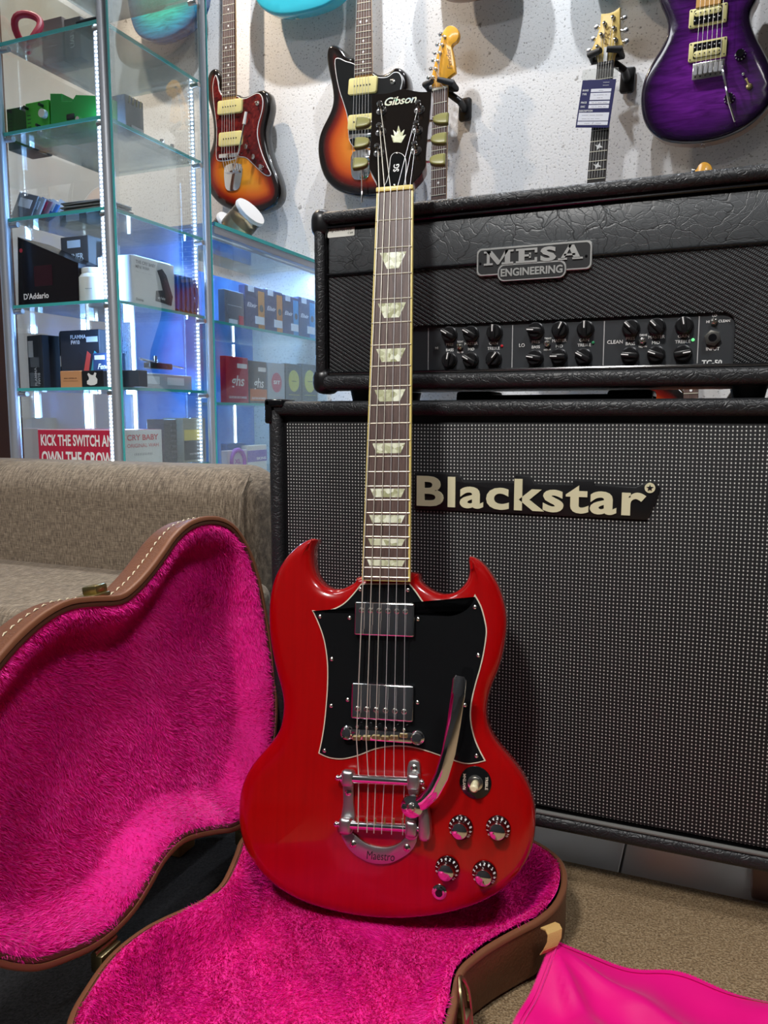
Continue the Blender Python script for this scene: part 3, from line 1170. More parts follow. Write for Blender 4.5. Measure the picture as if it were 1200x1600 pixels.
sgbody = ob('body', body_mesh(bpoly, [(0.006, -0.034), (0.0015, -0.0325), (0, -0.029), (0, -0.011), (0.0012, -0.0065), (0.0035, -0.0035), (0.007, -0.0014), (0.0115, -0.0003), (0.0145, 0.0)]), 'cherry_lacquer', sg)
# pickguard
pgp = z7([(490, 268), (455, 312), (420, 345), (380, 364), (340, 372), (306, 368), (330, 420), (350, 480), (362, 560), (363, 640), (358, 720), (350, 800), (340, 860), (330, 905), (370, 922), (420, 927), (480, 914), (540, 891), (600, 880), (660, 880), (720, 892), (780, 912), (830, 930), (880, 944), (920, 942), (958, 933), (935, 890), (915, 840), (903, 780), (905, 720), (920, 650), (940, 580), (953, 520), (962, 450), (955, 400), (940, 350), (917, 308), (895, 350), (860, 375), (815, 385), (770, 373), (730, 343), (695, 295), (672, 268)])
pgl = smooth_poly(SG.locs(pgp, 0.001), 4, corners=(0, 5, 13, 25, 36, 43))
pg = ob('pickguard', MB().prism(pgl, 0.0003, 0.0014).me(smooth=None), 'cream_edge', sg, label='cream bevelled edge of the black pickguard')
ob('pickguard_face', MB().prism(offset(pgl, 0.0013), 0.0005, 0.0021, 0.0003, 1).me(smooth=30), 'pickguard_black', pg)
for x, y in ((487, 290), (666, 293), (336, 392), (447, 397), (704, 402), (917, 357), (380, 552), (930, 538), (378, 727), (440, 704), (702, 714), (880, 724), (353, 895), (923, 914)):
    ob('screw', MB().lathe([(0.0023, 0), (0.0021, 0.0009), (0.0010, 0.0014), (0.0007, 0.0006)], (*SG.loc(*z7([(x, y)])[0], 0.002), 0.002), seg=14).me(), 'nickel', pg)
# pickups
for (x0, y0, x1, y1), py_, xs, sc_, oy in (((553.6, 941.5, 647.0, 994), 954.4, (215, 335, 452, 570, 687, 803), 8.571, 540), ((548.5, 1069.5, 645.5, 1126), 1110, (192, 265, 338, 412, 485, 558), 5.0, 520)):
    H = 0.0095
    a, b_ = SG.loc(x0, (y0 + y1) / 2, H), SG.loc(x1, (y0 + y1) / 2, H)
    c_, d_ = SG.loc((x0 + x1) / 2, y1, H), SG.loc((x0 + x1) / 2, y0, H)
    pk = ob('pickup', MB().prism(rrect(a[0], b_[0], c_[1], d_[1], 0.0022, 4), 0.0015, H, 0.0018, 4).me(), 'chrome', sg, label='chrome humbucker pickup cover')
    yy = SG.loc(600, py_, H)[1]
    for xx in xs:
        px_ = oy + xx / sc_
        cx = SG.loc(px_, py_, H)[0]
        ob('pole_screw', MB().lathe([(0.0031, -0.001), (0.0031, 0.0004), (0.0022, 0.0012), (0, 0.0014)], (cx, yy, H), seg=16).me(), 'nickel', pk)
        ob('screw_slot', MB().box(cx - 0.0024, cx + 0.0024, yy - 0.0004, yy + 0.0004, H + 0.0010, H + 0.0016).me(), 'dark_print', pk)
# bridge
Hb = 0.011
bl_, br_ = SG.loc(541, 1151, Hb), SG.loc(651, 1151, Hb)
byc = SG.loc(598, 1150.5, Hb)[1]
brg = ob('bridge', MB().prism(rrect(bl_[0] + 0.004, br_[0] - 0.004, byc - 0.0058, byc + 0.0058, 0.003), 0.004, Hb, 0.0012, 2).me(), 'chrome', sg)
for p in (bl_, br_):
    ob('bridge_post', MB().lathe([(0.0078, 0.0015), (0.0078, 0.0055), (0.0066, 0.0066), (0.0066, Hb), (0.0052, Hb + 0.0014), (0.003, Hb + 0.0016), (0.003, Hb + 0.0008)], (p[0], byc, 0), seg=24).me(), 'chrome', brg)
sx6 = [557, 572, 587, 601.6, 615.6, 630.6]
sy6 = [1153.5, 1153.5, 1152, 1153.5, 1152.5, 1149.5]
for x, y in zip(sx6, sy6):
    cx, cy = SG.loc(x, y, Hb + 0.002)
    ob('saddle', MB().box(cx - 0.0045, cx + 0.0045, cy - 0.0024, cy + 0.0024, Hb - 0.002, Hb + 0.003, 0.0007, 1).me(), 'saddle_gold' if x < 640 else 'nickel', brg)
    ob('saddle_screw', MB().cyl((cx, cy + 0.002, Hb - 0.0005), (cx, byc + 0.0088, Hb - 0.0005), 0.0012, seg=8).ball((cx, byc + 0.0088, Hb - 0.0005), 0.0022, u=10, v=6).me(), 'chrome', brg)

# neck, fingerboard, frets, inlays
HF = 0.0115
nutL, nutR = SG.loc(588.3, 299, HF), SG.loc(645.2, 297, HF)
endL, endR = SG.loc(565, 909, HF), SG.loc(640.5, 907.5, HF)
ny, ey_ = (nutL[1] + nutR[1]) / 2, (endL[1] + endR[1]) / 2
nx0, nx1, ex0, ex1 = nutL[0], nutR[0], endL[0], endR[0]
edge_x = lambda y: (nx0 + (ex0 - nx0) * (ny - y) / (ny - ey_), nx1 + (ex1 - nx1) * (ny - y) / (ny - ey_))
neck = ob('neck', bpy.data.meshes.new('neck'), None, sg)


def neck_mesh(y0, y1, exf, top, depth, seg=10):
    """half-round neck below the fingerboard from y0 (body) to y1 (nut)"""
    vs, fs = [], []
    ys = [y0 + (y1 - y0) * k / 8 for k in range(9)]
    for y in ys:
        a, b = exf(y)
        cx, hw = (a + b) / 2, (b - a) / 2
        for k in range(seg + 1):
            t = math.pi * k / seg
            vs.append((cx - hw * math.cos(t), y, top - depth * math.sin(t) ** 0.8 if 0 < k < seg else top))
    m_ = seg + 1
    for i in range(8):
        for k in range(seg):
            fs.append((i * m_ + k, i * m_ + k + 1, (i + 1) * m_ + k + 1, (i + 1) * m_ + k))
        fs.append((i * m_, (i + 1) * m_, (i + 1) * m_ + seg, i * m_ + seg))
    fs.append(tuple(range(m_)))
    fs.append(tuple(8 * m_ + k for k in range(m_))[::-1])
    return mesh('neck', vs, fs, 60)


neck.data = neck_mesh(ey_ + 0.001, ny + 0.006, edge_x, HF - 0.0045, 0.0165)
neck.data.materials.append(MATS['mahogany_red'])
fb = ob('binding', MB().prism([(nx0, ny), (ex0, ey_), (ex1, ey_), (nx1, ny)], HF - 0.0055, HF, 0.0004, 1).me(smooth=30), 'aged_binding', sg, label='aged yellow binding along the fingerboard')
bw = 0.0020
ob('fingerboard', MB().prism([(nx0 + bw, ny), (ex0 + bw, ey_ + 0.0012), (ex1 - bw, ey_ + 0.0012), (nx1 - bw, ny)], HF - 0.004, HF + 0.0004).me(smooth=None), 'rosewood', sg)
scl = ny - SG.loc(598, 1150, 0.014)[1]
fret_y = [ny - scl * (1 - 2 ** (-k / 12)) for k in range(23)]
for k in range(1, 23):
    a, b_ = edge_x(fret_y[k])
    ob('fret', MB().cyl((a + 0.0008, fret_y[k], HF + 0.0004), (b_ - 0.0008, fret_y[k], HF + 0.0004), 0.0008, seg=8).me(), 'fret_wire', sg)
for k in (3, 5, 7, 9, 12, 15, 17, 19, 21):
    ya, yb2 = fret_y[k - 1], fret_y[k]
    gap = ya - yb2
    top, bot = ya - gap * 0.18, yb2 + gap * 0.20
    a, b_ = edge_x((top + bot) / 2)
    c, w = (a + b_) / 2, b_ - a
    wt, wb = (0.335 + 0.006 * k / 2) * w, (0.335 + 0.006 * k / 2) * w - min(0.010, (top - bot) * 0.45)
    ob('inlay', MB().prism([(c - wt, top), (c - wb, bot), (c + wb, bot), (c + wt, top)], HF, HF + 0.0006).me(smooth=None), 'pearloid', sg)
ob('nut', MB().prism(rrect(nx0 - 0.0003, nx1 + 0.0003, ny - 0.0005, ny + 0.0050, 0.0012), HF - 0.005, HF + 0.0022, 0.0008, 2).me(), 'aged_binding', sg)

# headstock, pitched back at the nut
HA = math.radians(14)
nc = SG.world((nx0 + nx1) / 2, ny + 0.004, HF - 0.003)
HS = Fr(nc, SG.X, SG.Y * math.cos(HA) - SG.N * math.sin(HA), SG.N * math.cos(HA) + SG.Y * math.sin(HA))
HM = SG.mtx().inverted() @ HS.mtx()


def hob(name, me, m, parent=None, **kw):
    o = ob(name, me, m, parent or sg, **kw)
    if parent is None:
        o.matrix_basis = HM
    return o


z5 = lambda pts: [(540 + x / 5, 120 + y / 5) for x, y in pts]
hp = z5([(248, 880), (243, 830), (225, 790), (190, 725), (183, 690), (192, 520), (203, 300), (200, 140), (250, 133), (330, 128), (385, 112), (430, 97), (475, 95), (530, 108), (590, 117), (672, 114), (662, 250), (640, 450), (622, 700), (590, 755), (535, 815), (522, 850), (520, 880)])
hpl = smooth_poly(HS.locs(hp), 3, corners=(0, 3, 7, 15, 18, 22))
hst = hob('headstock', MB().prism(hpl, -0.0150, -0.0016, back=0.002).me(), 'mahogany_red')
ob('headstock_face', MB().prism(hpl, -0.0017, 0.0, 0.0004, 1).me(smooth=30), 'headstock_black', hst)
# tuners
post = z5([(282, 268), (277, 436), (263, 597), (578, 262), (562, 420), (551, 580)])
btn = z5([(140, 362), (130, 520), (118, 680), (745, 335), (730, 490), (720, 655)])
pts3 = []
for i, (p, q) in enumerate(zip(post, btn)):
    cx, cy = HS.loc(*p)
    t = ob('tuner', MB().lathe([(0.0066, -0.001), (0.0066, 0.0008), (0.0050, 0.0018), (0.0044, 0.0030), (0.0030, 0.0034), (0.0028, 0.0085), (0.0034, 0.0095), (0.0034, 0.0125), (0.0022, 0.0140), (0, 0.0142)], (0, 0, 0), seg=22).me(), 'chrome', hst, (cx, cy, 0))
    pts3.append((cx, cy, 0.0075))
    bx, by = HS.loc(*q, -0.012)
    bx -= cx
    by -= cy
    sgn = 1 if bx > 0 else -1
    hw, hh = 0.0092, 0.0078
    tulip = [(-hw, -0.0030), (-hw * 0.55, -hh * 0.80), (hw * 0.2, -hh), (hw * 0.95, -hh * 0.98), (hw, -hh * 0.5), (hw, hh * 0.5), (hw * 0.95, hh * 0.98), (hw * 0.2, hh), (-hw * 0.55, hh * 0.80), (-hw, 0.0030)]
    tulip = [(bx + sgn * a, by + b) for a, b in tulip]
    if sgn < 0:
        tulip = tulip[::-1]
    ob('tuner_button', MB().prism(smooth_poly(tulip, 3), -0.0155, -0.0085, 0.002, 3, back=0.002).me(), 'tulip_green', t, label='green keystone tuner button')
    ob('tuner_shaft', MB().cyl((bx - sgn * 0.018, by, -0.012), (bx - sgn * hw * 0.8, by, -0.012), 0.0016, seg=8).me(), 'nickel', t)
# headstock logo, crown, truss rod cover
lt = MB()
la, lb = HS.loc(*z5([(306, 200)])[0]), HS.loc(*z5([(556, 170)])[0])
lc_ = ((la[0] + lb[0]) / 2, (la[1] + lb[1]) / 2)
dv_ = Vector((lb[0] - la[0], lb[1] - la[1], 0)).normalized()
add_text(lt, 'Gibson', (*lc_, 0.0005), 0.018, ex=dv_, ey=(-dv_.y, dv_.x, 0), fit=math.hypot(lb[0] - la[0], lb[1] - la[1]), fith=0.0125, shear=0.25, bold=0.0003, space=0.95)
ob('headstock_lettering', flat_me(lt), 'abalone', hst)
cr = HS.locs(z5([(372, 513), (355, 455), (382, 465), (372, 415), (398, 440), (413, 382), (432, 440), (460, 412), (446, 462), (472, 452), (435, 516)]))
ob('crown_inlay', MB().prism(cr, -0.0005, 0.0004).me(smooth=None), 'pearloid', hst)
tc = HS.locs(z5([(400, 596), (372, 606), (352, 635), (345, 690), (338, 760), (322, 820), (302, 868), (340, 873), (362, 880), (385, 866), (405, 872), (430, 868), (455, 872), (474, 865), (470, 800), (476, 720), (472, 650), (452, 614), (425, 600)]))
tcp = smooth_poly(tc, 3)
tco = ob('truss_rod_cover', MB().prism(tcp, 0, 0.0012).me(smooth=None), 'white_print', hst, label='white edged black truss rod cover')
ob('cover_face', MB().prism(offset(tcp, 0.0007), 0.0002, 0.0016).me(smooth=None), 'pickguard_black', tco)
lt = MB()
sc_ = HS.loc(*z5([(398, 720)])[0])
add_text(lt, 'SG', (*sc_, 0.0019), 0.0095, ex=(0, 1, 0), ey=(-1, 0, 0), fit=0.0105, fith=0.0068, bold=0.00015)
ob('cover_lettering', flat_me(lt), 'white_print', tco)
for p in z5([(405, 603), (386, 852)]):
    ob('screw', MB().lathe([(0.0014, 0), (0.0012, 0.0008), (0, 0.001)], (*HS.loc(*p), 0.0015), seg=10).me(), 'nickel', tco)

# Bigsby-type vibrato tailpiece
zb = lambda pts: [(515 + x / 6.667, 1170 + y / 6.667) for x, y in pts]
up_ = zb([(118, 880), (130, 930), (155, 975), (200, 1045), (270, 1110), (360, 1165), (450, 1195), (540, 1203), (640, 1190), (730, 1150), (810, 1100), (870, 1040), (905, 970), (912, 900), (790, 900), (770, 940), (720, 985), (650, 1015), (570, 1028), (490, 1022), (410, 1000), (340, 960), (280, 910), (235, 880)])
vib = ob('vibrato_plate', MB().prism(smooth_poly(SG.locs(up_, 0.003), 3, corners=(0, 13, 14, 23)), 0.0003, 0.0035, 0.0009, 2).me(), 'cast_aluminium', sg, label='horseshoe shaped aluminium vibrato tailpiece plate')
arms = [zb([(135, 240), (255, 240), (250, 390), (248, 560), (262, 700), (232, 880), (105, 880), (120, 700), (140, 560), (136, 390)]),
        zb([(820, 150), (850, 122), (905, 122), (938, 150), (945, 240), (940, 400), (900, 560), (880, 700), (915, 720), (915, 930), (790, 930), (790, 720), (830, 560), (810, 400), (806, 240)])]
for pl_ in arms:
    ob('side_arm', MB().prism(smooth_poly(SG.locs(pl_, 0.004), 3), 0.0003, 0.0045, 0.0012, 2).me(), 'cast_aluminium', vib)
for (ax, ay), (bx, by) in (((128, 300), (258, 306)), ((808, 338), (945, 345)), ((103, 795), (232, 800)), ((790, 825), (918, 832))):
    p0, p1 = SG.l3(*zb([(ax, ay)])[0], 0.010), SG.l3(*zb([(bx, by)])[0], 0.010)
    ob('bar_bearing', MB().box(p0[0], p1[0], (p0[1] + p1[1]) / 2 - 0.0090, (p0[1] + p1[1]) / 2 + 0.0090, 0.003, 0.0165, 0.0042, 4).me(), 'cast_aluminium', vib)
for (ax, ay), (bx, by), mm_ in (((85, 302), (962, 347), 'chrome'), ((68, 785), (925, 832), 'chrome')):
    p0, p1 = SG.l3(*zb([(ax, ay)])[0], 0.0105), SG.l3(*zb([(bx, by)])[0], 0.0105)
    d3 = (Vector(p1) - Vector(p0)).normalized()
    mm2 = MB().cyl(Vector(p0) + d3 * 0.004, Vector(p1) - d3 * 0.004, 0.0050 if ay < 500 else 0.0046, seg=20)
    mm2.cyl(p0, p1, 0.0026, seg=12)
    mm2.ball(p0, 0.0034, u=12, v=8).ball(p1, 0.0034, u=12, v=8)
    ob('string_bar', mm2.me(), mm_, vib)
for x in (285, 380, 475, 570, 665, 760):
    p = SG.l3(*zb([(x, 745 + (x - 285) * 0.03)])[0], 0.013)
    ob('string_pin', MB().cyl((p[0], p[1] - 0.003, 0.0125), (p[0], p[1] + 0.003, 0.0130), 0.0013, seg=8).me(), 'brass', vib)
for x, y, hh in ((880, 203, 0.0045), (195, 453, 0.0045), (245, 993, 0.0035), (805, 1032, 0.0035)):
    cx, cy = SG.loc(*zb([(x, y)])[0], hh)
    s_ = ob('screw', MB().lathe([(0.0041, -0.0005), (0.0039, 0.0008), (0.0025, 0.0017), (0, 0.002)], (cx, cy, hh), seg=18).me(), 'nickel', vib)
    ob('screw_slot', MB().box(cx - 0.0018, cx + 0.0018, cy - 0.0004, cy + 0.0004, hh + 0.0014, hh + 0.0022).box(cx - 0.0004, cx + 0.0004, cy - 0.0018, cy + 0.0018, hh + 0.0014, hh + 0.0022).me(smooth=None), 'dark_print', vib)
lt = MB()
ma, mb2 = SG.loc(*zb([(385, 1105)])[0], 0.0036), SG.loc(*zb([(678, 1130)])[0], 0.0036)
dv_ = Vector((mb2[0] - ma[0], mb2[1] - ma[1], 0)).normalized()
add_text(lt, 'Maestro', ((ma[0] + mb2[0]) / 2, (ma[1] + mb2[1]) / 2, 0.0038), 0.013, ex=dv_, ey=(-dv_.y, dv_.x, 0), fit=0.0315, fith=0.0088, shear=0.12)
ob('plate_lettering', flat_me(lt), 'dark_print', vib)
# arm bracket and whammy arm
bk = smooth_poly(SG.locs(zb([(945, 610), (1010, 590), (1040, 680), (1050, 930), (940, 935), (930, 760)]), 0.012), 3)
ob('arm_bracket', MB().prism(bk, 0.004, 0.0175, 0.003, 3).me(), 'cast_aluminium', vib)
ap = [(644, 1260, 0.022), (660, 1254, 0.024), (676, 1239, 0.027), (690, 1213, 0.030), (701, 1176, 0.033), (709, 1132, 0.036), (715, 1090, 0.038), (718, 1062, 0.039), (719, 1056, 0.039)]
wd = [0.0076, 0.0074, 0.0074, 0.0073, 0.0072, 0.0072, 0.0072, 0.0070, 0.0045]
A3 = [Vector(SG.l3(x, y, h)) for x, y, h in ap]
vs, fs = [], []
for i, p in enumerate(A3):
    t = (A3[min(i + 1, len(A3) - 1)] - A3[max(i - 1, 0)]).normalized()
    sd = t.cross(Vector((0, 0, 1))).normalized()
    nn = sd.cross(t)
    w = wd[i]
    for a, b in ((-1, -1), (-1, 0.3), (-0.78, 1), (0.78, 1), (1, 0.3), (1, -1)):
        vs.append(p + sd * (w * a) + nn * (0.0018 * b))
for i in range(len(A3) - 1):
    for k in range(6):
        fs.append((i * 6 + k, i * 6 + (k + 1) % 6, (i + 1) * 6 + (k + 1) % 6, (i + 1) * 6 + k))
fs.append((5, 4, 3, 2, 1, 0))
fs.append(tuple((len(A3) - 1) * 6 + k for k in range(6)))
arm = ob('vibrato_arm', mesh('vibrato_arm', vs, fs, 40), 'chrome', vib, label='curved chrome vibrato arm')
p = A3[0]
ob('arm_pivot', MB().lathe([(0.0100, 0.012), (0.0118, 0.015), (0.0125, 0.0205), (0.0118, 0.0238), (0.0095, 0.0250), (0, 0.0252)], (p.x, p.y, 0), seg=32).me(), 'chrome', vib)
ob('pivot_bolt', MB().lathe([(0.0050, 0.025), (0.0050, 0.0268), (0.0036, 0.0295), (0, 0.0305)], (p.x, p.y, 0), seg=20).me(), 'nickel', vib)
# strings
nutx = [592.3, 600.8, 610.3, 620.3, 630.0, 640.2]
bar1 = [560.5, 575.5, 587, 600.5, 615, 632]
bar2 = [559.5, 573.5, 584.5, 596.5, 612, 629.5]
order = [2, 1, 0, 3, 4, 5]           # string -> tuner (outer strings use the lowest pegs)
for k in range(6):
    r = [0.00062, 0.00054, 0.00046, 0.00036, 0.00031, 0.00027][k]
    tp = HM @ Vector(pts3[order[k]])
    P = [tuple(tp), SG.l3(nutx[k], 295, HF + 0.0026), SG.l3(sx6[k], sy6[k], Hb + 0.0038), SG.l3(bar1[k], 1214 + k * 1.0, 0.0056), SG.l3(bar2[k], 1288 + k, 0.0152), SG.l3(bar2[k] - 0.3, 1300 + k, 0.0148)]
    ob('string', MB().loft(P, r, 6).me(), 'wound_string' if k < 3 else 'plain_string', sg)
# knobs, toggle, jack
for x, y, a0 in ((720, 1293, 0), (778.5, 1294, 8), (699, 1357, -12), (757, 1365, 4)):
    cx, cy = SG.loc(x, y, 0.002)
    k = ob('control_knob', MB().lathe([(0.0132, 0.0006), (0.0132, 0.0024), (0.0124, 0.0044), (0.0092, 0.0085), (0.0088, 0.0148), (0, 0.0148)], (0, 0, 0), seg=36).me(), 'knob_black', sg, (cx, cy, 0))
    ob('knob_cap', MB().lathe([(0.0087, 0.0146), (0.0083, 0.0160), (0.0072, 0.0166), (0, 0.0166)], (0, 0, 0), seg=32).me(), 'chrome', k, label='silver reflector cap')
    lt = MB()
    for i in range(11):
        an = math.radians(205 - 24 * i + a0)
        rr = 0.0114
        ex_ = Vector((math.sin(an), -math.cos(an), 0))
        add_text(lt, str(i), (rr * math.cos(an), rr * math.sin(an), 0.0063), 0.0044, ex=ex_, ey=Vector((-math.cos(an), -math.sin(an), 0.9)), bold=0.00012)
    ob('knob_numbers', flat_me(lt), 'white_print', k)
cx, cy = SG.loc(743, 1222.5, 0.001)
tg = ob('selector_plate', MB().prism(circ(cx, cy, 0.0172, 40), 0.0002, 0.0016, 0.0005, 2).me(), 'pickguard_black', sg)
ob('selector_nut', MB().lathe([(0.0084, 0.0015), (0.0084, 0.0035), (0.0062, 0.0040), (0.0062, 0.006), (0.0045, 0.0062)], (cx, cy, 0), seg=24).me(), 'nickel', tg)
ob('selector_tip', MB().loft([(cx, cy, 0.005), (cx, cy - 0.0008, 0.010), (cx, cy - 0.0025, 0.017), (cx, cy - 0.0028, 0.0188)], [0.0030, 0.0042, 0.0046, 0.0028], 16).me(), 'cream_plastic', tg, label='cream selector switch tip')
lt = MB()
add_text(lt, 'RHYTHM', (cx - 0.0118, cy, 0.0018), 0.0042, ex=(0, 1, 0), ey=(-1, 0, 0), bold=0.0001)
add_text(lt, 'TREBLE', (cx + 0.0118, cy, 0.0018), 0.0042, ex=(0, -1, 0), ey=(1, 0, 0), bold=0.0001)
ob('selector_lettering', flat_me(lt), 'cream_edge', tg)
cx, cy = SG.loc(686.5, 1394, 0.001)
jk = ob('output_jack', MB().lathe([(0.0082, 0.0002), (0.0080, 0.0012), (0.0062, 0.0016), (0.0060, 0.0042), (0.0040, 0.0044), (0.0036, 0.0020)], (cx, cy, 0), seg=28).me(), 'chrome', sg)
ob('socket_hole', MB().cyl((cx, cy, 0.0018), (cx, cy, 0.0045), 0.0036, seg=16).me(), 'black_gloss', jk)
# ------------------------------------------------------------------ plush lined case
def _plush(nt, b):
    g = NT(nt)
    n = g.noise(g.coord(), 16, 3, 0.6)
    n2 = g.noise(g.coord(), 260, 2, 0.6)
    h = g.math('ADD', g.math('MULTIPLY', n, 0.6), g.math('MULTIPLY', n2, 0.4))
    g.link(g.ramp(h, [(0.36, (0.62, 0.001, 0.20)), (0.60, (0.90, 0.006, 0.31))]), b.inputs['Base Color'])  # light and dark of the brushed pile put into the colour


mat('pink_plush', rough=0.8, sheen=0.25, build=_plush)


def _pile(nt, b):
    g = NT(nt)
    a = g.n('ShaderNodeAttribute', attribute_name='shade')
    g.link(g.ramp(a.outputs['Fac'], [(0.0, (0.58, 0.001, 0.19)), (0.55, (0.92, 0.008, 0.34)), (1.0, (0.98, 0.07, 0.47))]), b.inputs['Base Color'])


mat('pink_pile', rough=0.55, sheen=0.0, spec=0.35, build=_pile)


def _leather(nt, b):
    g = NT(nt)
    c = g.coord()
    n = g.noise(c, 320, 3, 0.65)
    n2 = g.noise(c, 14, 2)
    g.link(g.mix(n2, (0.125, 0.042, 0.018), (0.20, 0.075, 0.034)), b.inputs['Base Color'])
    g.bump(n, b, 0.55, 0.0016)


mat('brown_leatherette', rough=0.48, build=_leather)
mat('brown_binding', (0.20, 0.075, 0.035), 0.45)
mat('dark_binding', (0.085, 0.028, 0.014), 0.5)
mat('stitch_thread', (0.80, 0.70, 0.48), 0.6)

# outline as (along the hinge = room y, across = w), hinge side at w = 0, butt end far away
OC = [(0.40, 0.105), (0.425, 0.085), (0.454, 0.061), (0.471, 0.046), (0.495, 0.030), (0.528, 0.018), (0.558, 0.010), (0.585, 0.008), (0.616, 0.012), (0.642, 0.022), (0.671, 0.036), (0.699, 0.041), (0.725, 0.037), (0.770, 0.021), (0.80, 0.009), (0.835, 0.006), (0.870, 0.020), (0.905, 0.052), (0.932, 0.092), (0.948, 0.136), (0.955, 0.190), (0.957, 0.245), (0.955, 0.300), (0.943, 0.345), (0.921, 0.378), (0.893, 0.395), (0.856, 0.402), (0.818, 0.399), (0.786, 0.387), (0.763, 0.373), (0.732, 0.355), (0.703, 0.342), (0.678, 0.336), (0.641, 0.342), (0.607, 0.346), (0.574, 0.341), (0.541, 0.329), (0.511, 0.313), (0.480, 0.292), (0.450, 0.268), (0.41, 0.250), (0.30, 0.245), (0.10, 0.245), (0.085, 0.240), (0.08, 0.225), (0.08, 0.135), (0.085, 0.118), (0.10, 0.112), (0.30, 0.112)]
HX, HZ = -0.54, 0.076
LT = math.radians(10)
LIDF = Fr((HX, 0, HZ + 0.002), (0, 1, 0), (-math.sin(LT), 0, math.cos(LT)), (math.cos(LT), 0, math.sin(LT)))
TRAYF = Fr((HX, 0, 0), (1, 0, 0), (0, 1, 0), (0, 0, 1))
lid_o = smooth_poly(OC, 3)
tray_o = [(w, y) for y, w in lid_o][::-1]
case = thing('guitar_case', 'open brown leatherette guitar case lined with hot pink plush', 'guitar case', (-0.35, 0.66, 0.0))


def to_case(fr):
    return Matrix.Translation(Vector((0.35, -0.66, 0))) @ fr.mtx()


def cob(name, me, m, fr, parent=None, **kw):
    o = ob(name, me, m, parent or case, **kw)
    if parent is None:
        o.matrix_basis = to_case(fr)
    return o


def ring_mesh(poly, prof, smooth=40, cap=None):
    n = len(poly)
    vs, fs = [], []
    for off, h in prof:
        vs += [(x, y, h) for x, y in offset(poly, off)]
    for i in range(len(prof) - 1):
        for k in range(n):
            k2 = (k + 1) % n
            fs.append((i * n + k, i * n + k2, (i + 1) * n + k2, (i + 1) * n + k))
    if cap == 'last':
        fs.append(tuple((len(prof) - 1) * n + k for k in range(n)))
    if cap == 'first':
        fs.append(tuple(range(n))[::-1])
    if cap == 'loop':
        i = len(prof) - 1
        for k in range(n):
            k2 = (k + 1) % n
            fs.append((i * n + k, i * n + k2, k2, k))
    return mesh('ring', vs, fs, smooth)


def lumps(P, amp, seed):
    r = np.random.default_rng(seed)
    h = np.zeros(len(P))
    for _ in range(9):
        k = r.normal(0, 26, 2)
        h += np.sin(P @ k + r.uniform(0, 6.28)) * r.uniform(0.4, 1)
    return amp * h / 4.5


def fur(me, count, length, seed, flow=(0, -1), width=0.00062, skip=None):
    """short pile: one tapered blade per hair, rooted over the surface of me"""
    r = np.random.default_rng(seed)
    me.calc_loop_triangles()
    V = np.array([v.co for v in me.vertices])
    T = np.array([t.vertices for t in me.loop_triangles])
    A, B, C = V[T[:, 0]], V[T[:, 1]], V[T[:, 2]]
    cr = np.cross(B - A, C - A)
    ar = np.linalg.norm(cr, axis=1) / 2
    nor = cr / np.maximum(ar * 2, 1e-12)[:, None]
    if skip is not None:
        ar = ar * skip((A + B + C) / 3)
    idx = r.choice(len(T), count, p=ar / ar.sum())
    u, v = r.random(count), r.random(count)
    s = u + v > 1
    u[s], v[s] = 1 - u[s], 1 - v[s]
    P = A[idx] + (B - A)[idx] * u[:, None] + (C - A)[idx] * v[:, None]
    N = nor[idx]
    q = P[:, :2] * 1.0
    th = lumps(q, 1.6, seed + 1) + lumps(q * 3.0, 0.9, seed + 2)
    fl = np.stack([flow[0] * np.cos(th) - flow[1] * np.sin(th), flow[0] * np.sin(th) + flow[1] * np.cos(th), np.zeros(count)], 1)
    D = N * 0.62 + fl * 0.72 + r.normal(0, 0.26, (count, 3))
    D /= np.linalg.norm(D, axis=1)[:, None]
    S = np.cross(D, r.normal(0, 1, (count, 3)))
    S /= np.maximum(np.linalg.norm(S, axis=1)[:, None], 1e-9)
    L = length * r.uniform(0.55, 1.15, count)[:, None]
    W_ = width * r.uniform(0.6, 1.2, count)[:, None]
    P = P - N * 0.001
    tip = P + D * L + np.array([fl[:, 0], fl[:, 1], fl[:, 2] * 0]).T * L * 0.15
    vs = np.empty((count * 3, 3), np.float32)
    vs[0::3], vs[1::3], vs[2::3] = P - S * W_, P + S * W_, tip
    m2 = bpy.data.meshes.new('pile')
    m2.vertices.add(count * 3)
    m2.vertices.foreach_set('co', vs.ravel())
    m2.loops.add(count * 3)
    m2.loops.foreach_set('vertex_index', np.arange(count * 3, dtype=np.int32))
    m2.polygons.add(count)
    m2.polygons.foreach_set('loop_start', np.arange(0, count * 3, 3, dtype=np.int32))
    m2.update()
    sh = np.empty(count * 3, np.float32)  # sheen patches of the lying pile and darker roots, put into the colour
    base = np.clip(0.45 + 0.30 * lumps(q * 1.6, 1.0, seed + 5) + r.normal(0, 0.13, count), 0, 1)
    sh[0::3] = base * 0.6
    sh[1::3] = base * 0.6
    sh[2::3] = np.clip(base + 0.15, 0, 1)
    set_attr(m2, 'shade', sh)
    return m2


